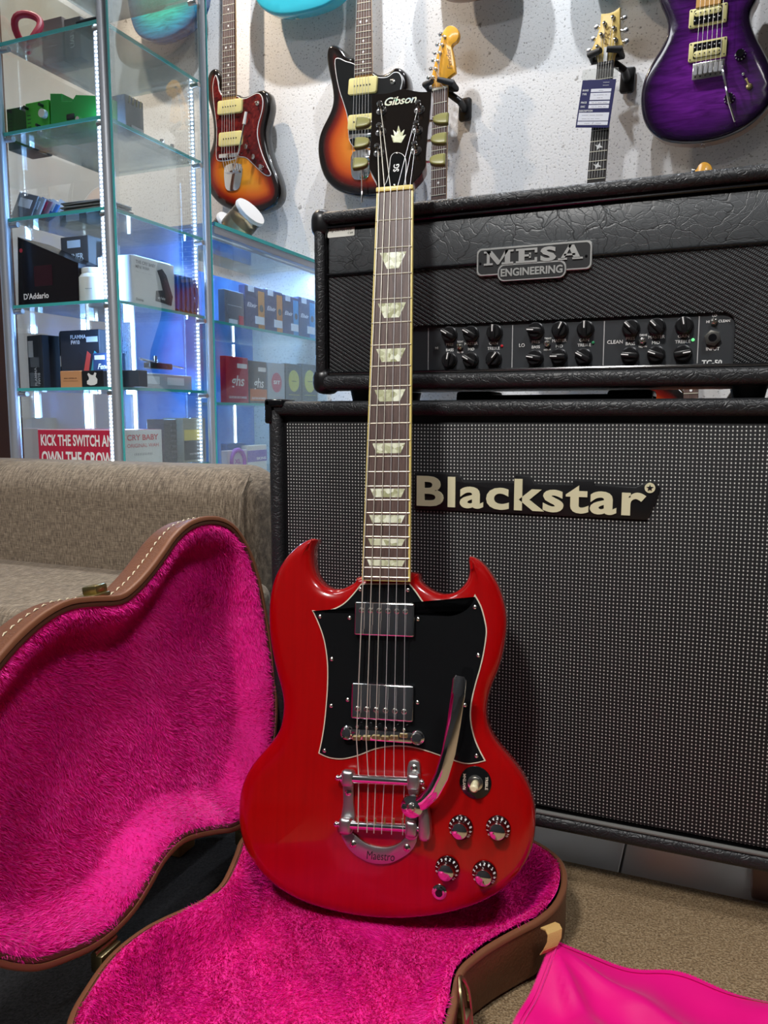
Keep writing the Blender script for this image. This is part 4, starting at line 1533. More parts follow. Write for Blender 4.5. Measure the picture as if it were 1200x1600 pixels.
def lining(poly, inset, depth, ramp, z0, seed, amp=0.0022, step=0.009, hump=None, roll=0.004):
    ip = offset(poly, inset)
    v, f = fill_grid(ip, step, 0.5)
    P = np.array(v)
    d = edge_dist(P, ip)
    t = np.clip(d / ramp, 0, 1)
    s = t * t * (3 - 2 * t)
    h = z0 - depth * s + lumps(P, amp, seed) * np.clip(d / 0.02, 0, 1) + roll * np.exp(-((d - 0.010) / 0.008) ** 2)
    if hump is not None:
        h = h + hump(P)
    me = mesh('lining', [(x, y, z) for (x, y), z in zip(v, h)], f, 180)
    # keep the normals towards the open side
    bm = bmesh.new()
    bm.from_mesh(me)
    if sum(fc.normal.z * fc.calc_area() for fc in bm.faces) < 0:
        bmesh.ops.reverse_faces(bm, faces=bm.faces)
    bm.to_mesh(me)
    bm.free()
    return me


# lid
LD = 0.050
lid = cob('lid', ring_mesh(lid_o, [(0.006, -0.001), (0.0, -0.001), (0, -0.004), (0, -LD + 0.010), (0.003, -LD + 0.003), (0.010, -LD)], 50, 'last'), 'brown_leatherette', LIDF, label='case lid standing open')
ob('rim_binding', ring_mesh(lid_o, [(-0.0010, -0.0035), (-0.0012, 0.001), (0.0005, 0.0022), (0.0045, 0.0018), (0.0050, -0.0005)], 60, 'loop'), 'brown_binding', lid)
ob('rim_binding', ring_mesh(lid_o, [(0.0052, -0.001), (0.0055, 0.0010), (0.0070, 0.0014), (0.0098, 0.0008), (0.0100, -0.003)], 60, 'loop'), 'dark_binding', lid)
ln = lining(lid_o, 0.0098, 0.036, 0.045, -0.002, 3)
ob('plush_lining', ln, 'pink_plush', lid)
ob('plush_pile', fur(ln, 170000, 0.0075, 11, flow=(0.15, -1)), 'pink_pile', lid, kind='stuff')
# stitches along the outer side of the lid
acc = 0.0
for i in range(len(lid_o)):
    a, b_ = Vector(lid_o[i]), Vector(lid_o[(i + 1) % len(lid_o)])
    if not (0.44 < a.x < 0.90 and a.y > 0.22):
        continue
    seg = (b_ - a).length
    if seg < 1e-6:
        continue
    t = (b_ - a) / seg
    pos = -acc
    n_out = Vector((t.y, -t.x))
    if (Vector((0.7, 0.2)) - a).dot(n_out) > 0:
        n_out = -n_out
    while pos < seg:
        s0 = max(pos, 0)
        p = a + t * pos + n_out * 0.0004
        p2 = p + t * 0.0075
        if pos >= 0:
            ob('stitch', MB().loft([(p.x, p.y, -0.0205), ((p.x + p2.x) / 2 + n_out.x * 0.0008, (p.y + p2.y) / 2 + n_out.y * 0.0008, -0.0200), (p2.x, p2.y, -0.0195)], [0.0004, 0.0009, 0.0004], 6).me(), 'stitch_thread', lid)
        pos += 0.0108
    acc = seg - (pos - 0.0108)
    acc = 0.0108 - (pos - seg) if pos > seg else 0
# latch on the lid
lx, ly = 0.650, 0.3405
lt_ = ob('latch', MB().box(lx - 0.016, lx + 0.016, ly - 0.001, ly + 0.0035, -0.030, 0.000, 0.0012).me(), 'brass', lid)
ob('latch_tongue', MB().box(lx - 0.001, lx + 0.017, ly + 0.003, ly + 0.0125, -0.024, -0.004, 0.002, 2).me(), 'brass', lt_)
# tray
TZ = HZ
tray = cob('tray', ring_mesh(tray_o, [(0.006, TZ), (0.0, TZ), (0, TZ - 0.004), (0, 0.020), (0.003, 0.014), (0.010, 0.0115)], 50, 'last'), 'brown_leatherette', TRAYF)
ob('rim_binding', ring_mesh(tray_o, [(-0.0010, TZ - 0.004), (-0.0012, TZ), (0.0005, TZ + 0.0016), (0.0045, TZ + 0.0014), (0.0050, TZ - 0.001)], 60, 'loop'), 'brown_binding', tray)
tln = lining(tray_o, 0.0075, 0.039, 0.040, TZ + 0.001, 5, amp=0.0030, roll=0.007, step=0.007)
ob('plush_lining', tln, 'pink_plush', tray)
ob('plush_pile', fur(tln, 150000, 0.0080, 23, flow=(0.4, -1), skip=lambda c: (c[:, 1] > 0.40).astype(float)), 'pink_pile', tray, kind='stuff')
# hinges and the front latch
for yy in (0.575, 0.83):
    hg = cob('hinge', MB().box(-0.010, 0.004, yy - 0.014, yy + 0.014, TZ - 0.018, TZ + 0.001, 0.001).cyl((-0.004, yy - 0.015, TZ + 0.003), (-0.004, yy + 0.015, TZ + 0.003), 0.003, seg=10).me(), 'aged_brass', TRAYF)
lw, lyy = 0.335, 0.655
fl_ = cob('front_latch', MB().box(lw - 0.001, lw + 0.0040, lyy - 0.014, lyy + 0.014, 0.028, 0.056, 0.0015).me(), 'aged_brass', TRAYF)
ob('latch_bow', MB().loft(smooth_poly([(lw + 0.016, lyy - 0.018, 0.030), (lw + 0.015, lyy - 0.018, 0.062), (lw + 0.009, lyy - 0.010, 0.084), (lw + 0.004, lyy + 0.006, 0.085), (lw + 0.009, lyy + 0.015, 0.066), (lw + 0.014, lyy + 0.012, 0.030)], 5, closed=False), 0.0024, 8).me(), 'aged_brass', fl_)
ob('latch_tongue', MB().box(lw + 0.004, lw + 0.016, lyy - 0.009, lyy + 0.008, 0.030, 0.056, 0.0025).me(), 'aged_brass', fl_)

# ------------------------------------------------------------------ pink satin cover hanging over the tray wall
def _satin(nt, b):
    g = NT(nt)
    n = g.noise(g.coord(), 900, 1)
    g.bump(n, b, 0.05, 0.0005)


mat('pink_satin', (0.84, 0.001, 0.22), 0.52, spec=0.25, sheen=0.1, build=_satin)
S = Vector(on_z(863, 1468, 0.069))
Aa = Vector(on_z(1200, 1574, 0.018))
Bb = Vector(on_z(800, 1600, 0.034))
cover = thing('satin_cover', 'hot pink satin cover spread on the carpet beside the case', 'cloth', (S.x + 0.1, S.y - 0.05, 0.0))
CO = Vector((S.x + 0.1, S.y - 0.05, 0))


def satin_pt(u, v):
    p = S + (Aa - S) * u + (Bb - S) * v
    d = math.hypot(u, v * 0.55)
    drop = math.exp(-3.2 * d)
    z = 0.018 + (S.z - 0.018) * drop
    ang = math.atan2(v * 0.5, u + 1e-6)
    z += 0.020 * math.exp(-((ang - 0.95) / 0.13) ** 2) * min(d * 3, 1) * math.exp(-d * 0.7)
    z += 0.015 * math.exp(-((ang - 0.45) / 0.10) ** 2) * min(d * 2.5, 1) * math.exp(-d * 1.1)
    z += 0.006 * math.sin(13 * u + 3 * v) * min(d * 2, 1) * 0.6 + 0.003 * math.sin(9 * v - 6 * u) * min(d * 2, 1)
    # keep the scalloped far edge of the photograph
    q = Vector((p.x, p.y, max(z, 0.0125)))
    if u > 0:
        n = Vector((-(Aa - S).y, (Aa - S).x, 0)).normalized()
        q += n * (0.022 * math.sin(min(u, 1) * math.pi) * max(0, 1 - v * 2))
    return q


NU, NV = 40, 44
vs = [satin_pt(1.35 * i / NU, 1.7 * j / NV) - CO for i in range(NU + 1) for j in range(NV + 1)]
fs = [(i * (NV + 1) + j, i * (NV + 1) + j + 1, (i + 1) * (NV + 1) + j + 1, (i + 1) * (NV + 1) + j) for i in range(NU) for j in range(NV)]
nv = len(vs)
vs += [v - Vector((0, 0, 0.0018)) for v in vs]
fs += [tuple(nv + k for k in f[::-1]) for f in fs]
ob('cloth_sheet', mesh('cloth_sheet', vs, fs, 180), 'pink_satin', cover)
# pinked hems: serrated strips along the two visible edges
for which in (0, 1):
    m = MB()
    n = 110
    for k in range(n):
        t = 1.35 * k / n if which == 0 else 1.1 * k / n
        t2 = 1.35 * (k + 1) / n if which == 0 else 1.1 * (k + 1) / n
        p, p2 = (satin_pt(t, 0), satin_pt(t2, 0)) if which == 0 else (satin_pt(0, t), satin_pt(0, t2))
        inn, inn2 = (satin_pt(t, 0.03), satin_pt(t2, 0.03)) if which == 0 else (satin_pt(0.02, t), satin_pt(0.02, t2))
        o_ = (p - inn).normalized() * 0.0022
        up = Vector((0, 0, 0.0014))
        md = (p + p2) / 2 + o_ + up
        m.add([p + up - CO, p2 + up - CO, inn2 + up - CO, inn + up - CO, md - CO], [(0, 1, 2, 3), (0, 4, 1)])
    ob('pinked_hem', m.me(smooth=None), 'pink_satin', cover)
# stitched inner seam on the left edge
sm = [satin_pt(0.035, 0.06 + 1.0 * k / 30) - CO + Vector((0, 0, 0.001)) for k in range(31)]
ob('seam', MB().loft(sm, 0.0007, 6).me(), 'pink_plush', cover)
mat('tan_webbing', (0.62, 0.38, 0.13), 0.7, build=lambda nt, b: NT(nt).bump(NT(nt).noise(NT(nt).coord(scale=(1, 1, 1)), 900, 1), b, 0.4, 0.001))
sp = [Vector(on_z(*p)) for p in ((856, 1447, 0.081), (863, 1450, 0.0815), (867, 1458, 0.080), (866, 1470, 0.074), (860, 1482, 0.068), (855, 1488, 0.062))]
sd = Vector((0.62, 0.78, 0)).normalized()
vs, fs = [], []
for i, p in enumerate(sp):
    for a, z in ((-1, 0), (1, 0), (1, 0.0016), (-1, 0.0016)):
        vs.append(p + sd * (a * 0.0095) + Vector((0, 0, z)) - CO)
for i in range(len(sp) - 1):
    for k in range(4):
        fs.append((i * 4 + k, i * 4 + (k + 1) % 4, (i + 1) * 4 + (k + 1) % 4, (i + 1) * 4 + k))
fs += [(3, 2, 1, 0), tuple(len(vs) - 4 + k for k in range(4))]
ob('webbing_strap', mesh('webbing_strap', vs, fs, 30), 'tan_webbing', cover, label='tan ribbed webbing strap')

# ------------------------------------------------------------------ sofa
def cushion(x0, x1, y0, y1, z0, z1, r, seg=6):
    return MB().box(x0, x1, y0, y1, z0, z1, r, seg).me(smooth=60)


SFX = -1.20
sofa = thing('sofa', 'low brown woven fabric sofa with rounded backrest behind the case lid', 'sofa', (SFX, 1.0, 0))
ob('backrest', cushion(-1.95 - SFX, -0.706 - SFX, 1.085 - 1, 1.265 - 1, 0.25, 0.518, 0.062, 8), 'brown_weave', sofa)
ob('seat_cushion', cushion(-1.95 - SFX, -0.662 - SFX, 0.790 - 1, 1.12 - 1, 0.21, 0.336, 0.028, 5), 'brown_weave', sofa)
ob('base', cushion(-1.93 - SFX, -0.68 - SFX, 0.81 - 1, 1.25 - 1, 0.09, 0.235, 0.012, 3), 'brown_weave', sofa)
mat('leg_wood', (0.40, 0.22, 0.08), 0.45)
for x in (-0.66, -1.88):
    for y in (0.845, 1.20):
        ob('leg', MB().box(x - 0.024 - SFX, x + 0.014 - SFX, y - 0.018 - 1, y + 0.018 - 1, 0.0115, 0.10, 0.003).me(), 'leg_wood', sofa)
ob('seam_piping', MB().loft([(-0.715 - SFX, 0.09, 0.29), (-0.712 - SFX, 0.084, 0.40), (-0.714 - SFX, 0.10, 0.475), (-0.722 - SFX, 0.14, 0.507)], 0.002, 6).me(), 'brown_weave', sofa)
# ------------------------------------------------------------------ glass display cabinet
glass_mat('clear_glass', (0.95, 0.98, 0.98), 0.30, 0.0, 0.0, (0.45, 0.62, 0.72))
glass_mat('shelf_glass', (0.90, 0.97, 0.97), 0.8, 0.0, 0.02, (0.35, 0.60, 0.68))
glass_mat('clear_acrylic', (0.95, 0.96, 0.95), 1.0, 0.02, 0.05, (0.8, 0.8, 0.75))
mat('glass_edge', (0.06, 0.42, 0.42), 0.12, emit=None)
mat('aluminium_post', (0.52, 0.55, 0.60), 0.42, metal=0.75)


def _bluefilm(nt, b):
    g = NT(nt)
    n = g.noise(g.coord(), 9, 5, 0.6)
    g.link(g.ramp(n, [(0.3, (0.05, 0.14, 0.40)), (0.7, (0.13, 0.28, 0.60))]), b.inputs['Base Color'])


mat('blue_backing', rough=0.35, build=_bluefilm)
mat('led_chip', (1, 1, 1), 0.4, emit=(0.72, 0.86, 1.0), estr=14.0)
mat('led_tape', (0.55, 0.60, 0.70), 0.5)
mat('white_laminate', (0.62, 0.62, 0.62), 0.5)

_p = CAM + pray(183, 600) * 1.65
X0, Y0 = float(_p[0]), float(_p[1])
Y1 = float(on_x(329, 600, X0)[1])
XL = float(on_y(20, 600, Y0)[0])
SHY = (22, 175, 320, 466, 604, 735)
SZ = [float(on_y(183, y, Y0)[2]) for y in SHY]
step_ = SZ[0] - SZ[1]
SZ = [SZ[0] + step_] + SZ
CTOP = SZ[0] + 0.22
cabn = thing('display_cabinet', 'tall glass display cabinet with aluminium posts and teal edged shelves', 'display cabinet', ((X0 + XL) / 2, (Y0 + Y1) / 2, 0))
DO = Vector(((X0 + XL) / 2, (Y0 + Y1) / 2, 0))


def db(x0, x1, y0, y1, z0, z1, bev=0.0):
    return MB().box(x0 - DO.x, x1 - DO.x, y0 - DO.y, y1 - DO.y, z0, z1, bev)


ob('base_unit', db(XL - 0.015, X0 + 0.015, Y0 - 0.012, Y1 + 0.012, 0, SZ[-1] - 0.035, 0.004).me(), 'white_laminate', cabn)
for x, y, r in ((X0, Y0, 0.0115), (XL, Y0, 0.0125), (X0, Y1, 0.009), (XL, Y1, 0.0115)):
    ob('post', MB().cyl((x - DO.x, y - DO.y, SZ[-1] - 0.036), (x - DO.x, y - DO.y, CTOP), r, seg=16).me(), 'aluminium_post', cabn)
for i, z in enumerate(SZ):
    s = ob('shelf', db(XL + 0.012, X0 - 0.008, Y0 + 0.004, Y1 - 0.004, z - 0.006, z).me(), 'shelf_glass', cabn)
    ob('shelf_edge', db(XL + 0.012, X0 - 0.010, Y0 + 0.0005, Y0 + 0.004, z - 0.0062, z + 0.0002).me(), 'glass_edge', s)
    ob('shelf_edge', db(X0 - 0.008, X0 - 0.0045, Y0 + 0.012, Y1 - 0.010, z - 0.0062, z + 0.0002).me(), 'glass_edge', s)
    for x, y in ((XL + 0.02, Y0 + 0.008), (X0 - 0.02, Y0 + 0.008), (X0 - 0.01, Y1 - 0.018)):
        ob('shelf_peg', MB().cyl((x - DO.x - 0.010, y - DO.y, z - 0.0125), (x - DO.x + 0.012, y - DO.y, z - 0.0125), 0.0055, seg=12).me(), 'steel', cabn)
ob('side_pane', db(X0 - 0.004, X0 + 0.0, Y0 + 0.012, Y1 - 0.009, SZ[-1] - 0.03, CTOP).me(), 'clear_glass', cabn)
ob('pane_edge', db(X0 + 0.0125, X0 + 0.0155, Y0 - 0.004, Y0 - 0.001, SZ[-1] - 0.03, CTOP).me(), 'glass_edge', cabn)
ob('pane_edge', db(X0 + 0.008, X0 + 0.0105, Y1 + 0.004, Y1 + 0.007, SZ[-1] - 0.03, CTOP).me(), 'glass_edge', cabn)
ob('backing_panel', db(XL, X0 - 0.03, Y1 - 0.006, Y1 - 0.002, SZ[-1] - 0.03, SZ[3] + 0.0).me(), 'blue_backing', cabn)
ob('left_pane', db(XL - 0.002, XL + 0.002, Y0 + 0.012, Y1 - 0.012, SZ[-1] - 0.03, CTOP).me(), 'clear_glass', cabn)


def led_strip(parent, off, p0, p1, n, chip=0.0032, facing=None, w=0.010):
    """tape with chips between two points; facing = direction of the chips"""
    p0, p1, f = Vector(p0), Vector(p1), Vector(facing).normalized()
    t = (p1 - p0).normalized()
    s = t.cross(f).normalized()
    tape = MB()
    A = [p0 + s * w / 2, p0 - s * w / 2, p1 - s * w / 2, p1 + s * w / 2]
    tape.add([a - off for a in A] + [a - off - f * 0.002 for a in A], [(0, 1, 2, 3), (7, 6, 5, 4), (0, 4, 5, 1), (1, 5, 6, 2), (2, 6, 7, 3), (3, 7, 4, 0)])
    o = ob('led_tape', tape.me(smooth=None), 'led_tape', parent)
    ch = MB()
    for k in range(n):
        c = p0 + (p1 - p0) * ((k + 0.5) / n) - off
        h = chip / 2
        q = [c + s * h * 1.3 + t * h, c - s * h * 1.3 + t * h, c - s * h * 1.3 - t * h, c + s * h * 1.3 - t * h]
        ch.add([v + f * 0.0012 for v in q] + [v - f * 0.0002 for v in q], [(0, 1, 2, 3), (0, 4, 5, 1), (1, 5, 6, 2), (2, 6, 7, 3), (3, 7, 4, 0)])
    ob('led_chips', ch.me(smooth=None), 'led_chip', o, kind='stuff')
    return o


fc = Vector((-0.35, -1.0, 0))
led_strip(cabn, DO, (X0 - 0.030, Y0 + 0.012, SZ[-1]), (X0 - 0.030, Y0 + 0.012, SZ[1]), 110, facing=(0.25, -1, 0))
led_strip(cabn, DO, (X0 - 0.026, Y1 - 0.010, SZ[-1]), (X0 - 0.026, Y1 - 0.010, SZ[1]), 100, facing=(0.3, -1, 0))
_c = on_y(209, 560, Y1 - 0.012)
led_strip(cabn, DO, (_c[0], Y1 - 0.012, SZ[-1]), (_c[0], Y1 - 0.012, SZ[3] - 0.04), 90, 0.006, facing=(0.1, -1, 0), w=0.014)
_h = on_x(205, 402, X0 - 0.10)
_h2 = (0, min(float(on_x(292, 428, X0 - 0.10)[1]), Y1 - 0.02), 0)
led_strip(cabn, DO, (X0 - 0.10, _h[1], _h[2]), (X0 - 0.10, _h2[1], _h[2]), 40, 0.008, facing=(0.6, 0, -1), w=0.018)


def strip_light(name, pos, tgt, power, sx, sy):
    return light(name, 'AREA', pos, tgt, power, (0.26, 0.52, 1.0), sx, sy)


# the light the tapes give
strip_light('cabinet_tape_light', (X0 - 0.045, Y0 + 0.045, 0.85), (XL, Y1, 0.85), 3.2, 0.012, 0.75)
strip_light('cabinet_tape_light', (X0 - 0.045, Y1 - 0.025, 0.80), (XL, Y0, 0.80), 4, 0.012, 0.70)
strip_light('cabinet_tape_light', (_c[0], Y1 - 0.03, 0.72), (_c[0] + 0.05, Y0, 0.72), 2.5, 0.02, 0.35)

# ------------------------------------------------------------------ glass counter behind the cabinet, along the same line
CT0, CT1 = on_x(345, 351, X0), on_x(488, 407, X0)
CZ = float(CT0[2])
CY0, CY1 = Y1 + 0.03, 2.46
CS1 = float(on_x(420, 515, X0)[2])
CS2 = float(on_x(400, 630, X0)[2])
CS3 = float(on_x(390, 744, X0)[2])
XB = X0 - 0.30
ctr = thing('display_counter', 'low glass display counter with string packs behind the tall cabinet', 'display cabinet', ((X0 + XB) / 2, (CY0 + CY1) / 2, 0))
KO = Vector(((X0 + XB) / 2, (CY0 + CY1) / 2, 0))
kb = lambda x0, x1, y0, y1, z0, z1: MB().box(x0 - KO.x, x1 - KO.x, y0 - KO.y, y1 - KO.y, z0, z1)
ob('base_unit', kb(XB, X0, CY0, CY1, 0, CS3 - 0.02).me(), 'white_laminate', ctr)
tp = ob('top_pane', kb(XB, X0, CY0, CY1, CZ - 0.008, CZ).me(), 'shelf_glass', ctr)
ob('pane_edge', kb(X0 - 0.001, X0 + 0.004, CY0, CY1, CZ - 0.0085, CZ + 0.0003).me(), 'glass_edge', tp)
ob('top_rail', kb(X0 - 0.018, X0 + 0.001, CY0, CY1, CZ - 0.026, CZ - 0.0086).me(), 'aluminium_post', ctr)
for z in (CS1, CS2, CS3):
    s = ob('shelf', kb(XB + 0.01, X0 - 0.012, CY0 + 0.005, CY1 - 0.005, z - 0.006, z).me(), 'shelf_glass', ctr)
    ob('shelf_edge', kb(X0 - 0.012, X0 - 0.008, CY0 + 0.005, CY1 - 0.005, z - 0.0062, z + 0.0002).me(), 'glass_edge', s)
ob('front_pane', kb(X0 - 0.003, X0, CY0, CY1, CS3 - 0.02, CZ - 0.026).me(), 'clear_glass', ctr)
ob('backing_panel', kb(XB, XB + 0.006, CY0, CY1, CS3 - 0.02, CZ - 0.04).me(), 'blue_backing', ctr)
ob('end_pane', kb(XB, X0, CY0, CY0 + 0.003, CS3 - 0.02, CZ - 0.01).me(), 'clear_glass', ctr)
_k = on_x(404, 560, XB + 0.02)
for yy_, n in ((float(_k[1]), 90), (float(on_x(370, 620, XB + 0.02)[1]), 90)):
    led_strip(ctr, KO, (XB + 0.012, yy_, CS3), (XB + 0.012, yy_, CS1 - 0.01), n, 0.0045, facing=(1, -0.3, 0), w=0.012)
led_strip(ctr, KO, (X0 - 0.022, CY0 + 0.02, CZ - 0.030), (X0 - 0.022, CY1 - 0.02, CZ - 0.030), 70, 0.004, facing=(-0.9, 0, -0.6), w=0.012)
strip_light('counter_tape_light', (X0 - 0.03, (CY0 + CY1) / 2, CZ - 0.035), (XB + 0.05, (CY0 + CY1) / 2, CS2), 5, 0.75, 0.01)
strip_light('counter_tape_light', (XB + 0.03, float(_k[1]), 0.78), (X0, float(_k[1]) - 0.1, 0.78), 2, 0.01, 0.3)

# ------------------------------------------------------------------ things on the shelves
FR_ = lambda dy: Fr((0, Y0 + dy, 0), (1, 0, 0), (0, 0, 1), (0, -1, 0))      # facing the room
SR_ = lambda dx: Fr((X0 - dx, 0, 0), (0, 1, 0), (0, 0, 1), (1, 0, 0))       # facing the counter side


def solid(name, label, cat, color, rough=0.5, metal=0.0, **kw):
    key = 'c_%02x%02x%02x_%d%d' % (*(int(max(0, min(1, c)) * 255) for c in color), int(rough * 9), int(metal * 9))
    if key not in MATS:
        mat(key, color, rough, metal)
    return key


def cm(color, rough=0.5, metal=0.0):
    return solid('', '', '', color, rough, metal)


def carton(fr, rect, depth, color, name, label, cat, zb=None, rough=0.45, group=None, tilt=0.0, bev=0.0012):
    """a box whose front fills the given picture rectangle on plane fr and stands on height zb"""
    x0, y0, x1, y1 = rect
    a, b = fr.loc(x0, (y0 + y1) / 2)[0], fr.loc(x1, (y0 + y1) / 2)[0]
    t, d = fr.loc((x0 + x1) / 2, y0)[1], fr.loc((x0 + x1) / 2, y1)[1]
    if zb is not None:
        h_ = t - d
        d = zb + 0.0004
        t = d + h_
    cx = (a + b) / 2
    F2 = Fr(fr.world(cx, d), fr.X, fr.Y, fr.N)
    if tilt:
        ct, s_ = math.cos(tilt), math.sin(tilt)
        F2 = Fr(F2.O, fr.X * ct + fr.N * s_, fr.Y, fr.N * ct - fr.X * s_)
    w, h = b - a, t - d
    o = ob(name, MB().box(-w / 2, w / 2, 0, h, -depth, 0, bev, 1).me(), cm(color, rough), label=label, cat=cat, group=group)
    o.matrix_world = F2.mtx()
    return o, w, h


def patch(o, name, x0, x1, y0, y1, color, z=0.0, rough=0.5, t=0.0006):
    return ob(name, MB().box(x0, x1, y0, y1, z - 0.0003, z + t).me(smooth=None), cm(color, rough), o)


def words(o, items, color, name='lettering', z=0.0009):
    lt = MB()
    for s, x, y, size, kw in items:
        add_text(lt, s, (x, y, z), size, **kw)
    return ob(name, flat_me(lt), cm(color), o)


z_of = dict(s1=SZ[1], s2=SZ[2], s3=SZ[3], s4=SZ[4], s5=SZ[5], s6=SZ[6])
F1, F2_, F3, F4, F5 = FR_(0.03), FR_(0.06), FR_(0.09), FR_(0.12), FR_(0.16)

# shelf 6: red wah pedal box, white box, clear boxes
_bx = FR_(0.02).loc(191, 702)[0]
_bd = float(on_x(253, 700, _bx)[1]) - (Y0 + 0.02)
o, w, h = carton(FR_(0.02), (60, 672, 191, 732), _bd, (0.50, 0.020, 0.055), 'pedal_box', 'red and white pedal box with large slogan lettering, bottom shelf', 'box', z_of['s6'])
words(o, [('KICK THE SWITCH AND', 0, h * 0.72, 0.022, dict(fit=w * 0.92, fith=h * 0.30, bold=0.0006)), ('OWN THE CROWD', 0, h * 0.25, 0.03, dict(fit=w * 0.92, fith=h * 0.36, bold=0.0009))], (0.85, 0.83, 0.80))
patch(o, 'box_top', -w / 2, w / 2, h - 0.001, h + 0.0006, (0.75, 0.72, 0.78), z=-0.001)
G1, G2, G3 = SR_(0.012), SR_(0.05), SR_(0.09)
GE = Fr((_bx + 0.0006, 0, 0), (0, 1, 0), (0, 0, 1), (1, 0, 0))
ew = _bd - 0.002
_e0 = (Y0 + 0.021, 0)
_e1 = (Y0 + 0.02 + _bd, 0)
end = ob('end_panel', MB().box(-ew / 2, ew / 2, 0.0005, h - 0.0005, -0.0012, 0).me(), cm((0.72, 0.73, 0.72)), o, label='white end of the red pedal box')
end.matrix_basis = o.matrix_world.inverted() @ Fr(GE.world((_e0[0] + _e1[0]) / 2, SZ[6] + 0.0004), GE.X, GE.Y, GE.N).mtx()
w = ew
for (tx_, yy_, fw, fh_, bd_) in (('CRY BABY', 0.80, 0.80, 0.15, 0.0005), ('ORIGINAL WAH', 0.59, 0.80, 0.10, 0.0)):
    ob('lettering', flat_me(add_text(MB(), tx_, (0, h * yy_, 0.0009), 0.02, fit=w * fw, fith=h * fh_, bold=bd_)), cm((0.60, 0.05, 0.06)), end)
for (tx_, yy_, fw, fh_) in (('|||||||||||', 0.36, 0.45, 0.06), ('||||||', 0.10, 0.35, 0.10)):
    ob('barcode', flat_me(add_text(MB(), tx_, (0, h * yy_, 0.0009), 0.01, fit=w * fw, fith=h * fh_)), cm((0.10, 0.12, 0.15)), end)
o, w, h = carton(SR_(0.05), (257, 661, 284, 730), 0.05, (0.040, 0.042, 0.050), 'foot_pedal', 'dark ridged pedal standing beside the white box', 'pedal', z_of['s6'])
for k in range(7):
    patch(o, 'tread_ridge', -w * 0.1, w * 0.42, h * (0.12 + 0.12 * k), h * (0.17 + 0.12 * k), (0.10, 0.10, 0.12), t=0.002)
o, w, h = carton(SR_(0.03), (287, 661, 322, 730), 0.06, (0.28, 0.28, 0.22), 'clear_box', 'clear box holding a gold and black part, bottom shelf', 'box', z_of['s6'], rough=0.15)
patch(o, 'gold_insert', -w * 0.46, w * 0.30, h * 0.48, h * 0.74, (0.62, 0.50, 0.10), rough=0.25)
patch(o, 'black_insert', -w * 0.48, w * 0.40, h * 0.06, h * 0.50, (0.02, 0.02, 0.025), t=0.001)
patch(o, 'sticker', w * 0.20, w * 0.34, h * 0.06, h * 0.13, (0.8, 0.8, 0.8), t=0.0015)
words(o, [('cry baby', -0.004, h * 0.20, 0.008, dict(fit=w * 0.42))], (0.7, 0.7, 0.7), z=0.0014)

# shelf 5
o, w, h = carton(F3, (40, 518, 70, 603), 0.05, (0.012, 0.013, 0.018), 'pedal_box', 'leftmost dark box with sideways white name, fifth shelf', 'box', z_of['s5'], tilt=0.2)
words(o, [('FLAMMA', w * 0.02, h * 0.24, 0.013, dict(ex=(0, 1, 0), ey=(-1, 0, 0), fit=h * 0.34, bold=0.0003)), ('FW10', w * 0.24, h * 0.20, 0.013, dict(ex=(0, 1, 0), ey=(-1, 0, 0), fit=h * 0.20, bold=0.0003))], (0.8, 0.8, 0.82))
patch(o, 'label', -w * 0.42, -w * 0.10, h * 0.60, h * 0.90, (0.78, 0.80, 0.84))
o, w, h = carton(F3, (95, 511, 156, 603), 0.06, (0.030, 0.032, 0.042), 'pedal_box', 'tall dark pedal box with red and teal stripes and barcode side, fifth shelf', 'box', z_of['s5'])
words(o, [('FLAMMA', -w * 0.02, h * 0.88, 0.012, dict(fit=w * 0.40, bold=0.0003)), ('FW10', -w * 0.10, h * 0.79, 0.012, dict(fit=w * 0.22, bold=0.0003))], (0.85, 0.85, 0.88))
patch(o, 'label', w * 0.18, w * 0.46, h * 0.79, h * 0.88, (0.75, 0.80, 0.88))
for xa, c in ((-0.05, (0.03, 0.03, 0.04)), (0.16, (0.62, 0.08, 0.07)), (0.34, (0.05, 0.35, 0.42))):
    ob('printed_stripe', MB().prism([(w * (xa - 0.10), h * 0.22), (w * (xa + 0.03), h * 0.22), (w * (xa + 0.12), h * 0.58), (w * (xa + 0.03), h * 0.64)], -0.0002, 0.0006).me(smooth=None), cm(c), o)
wf, hf = w, h
_a, _b = F3.loc(77.5, 560)[0], F3.loc(95, 560)[0]
sw = (_b - _a) * 1.6
sd_ = ob('box_side', MB().box(-sw, 0, 0, hf, -0.03, 0, 0.001, 1).me(), cm((0.010, 0.011, 0.016)), o)
sd_.matrix_basis = Matrix.Translation(Vector((-wf / 2, 0, -0.0005))) @ Matrix.Rotation(-0.75, 4, 'Y')
w, h = sw, hf
o = sd_
patch(o, 'label', -w * 0.72, -w * 0.22, h * 0.40, h * 0.58, (0.78, 0.80, 0.84))
patch(o, 'label', -w * 0.72, -w * 0.18, h * 0.06, h * 0.30, (0.78, 0.80, 0.84))
words(o, [('|||||||||', -w * 0.45, h * 0.18, 0.01, dict(ex=(0, 1, 0), ey=(-1, 0, 0), fit=h * 0.18, fith=w * 0.35))], (0.05, 0.05, 0.06))
o, w, h = carton(F2_, (145, 551, 186, 582), 0.03, (0.035, 0.065, 0.15), 'string_pack', 'blue accessory pack with white script lettering, fifth shelf', 'pack', None, tilt=0.0)
words(o, [('Fender', 0.0, h * 0.30, 0.016, dict(fit=w * 0.62, shear=0.35, bold=0.0004))], (0.82, 0.82, 0.85))
patch(o, 'label', -w * 0.42, -w * 0.04, h * 0.66, h * 0.88, (0.75, 0.78, 0.82))
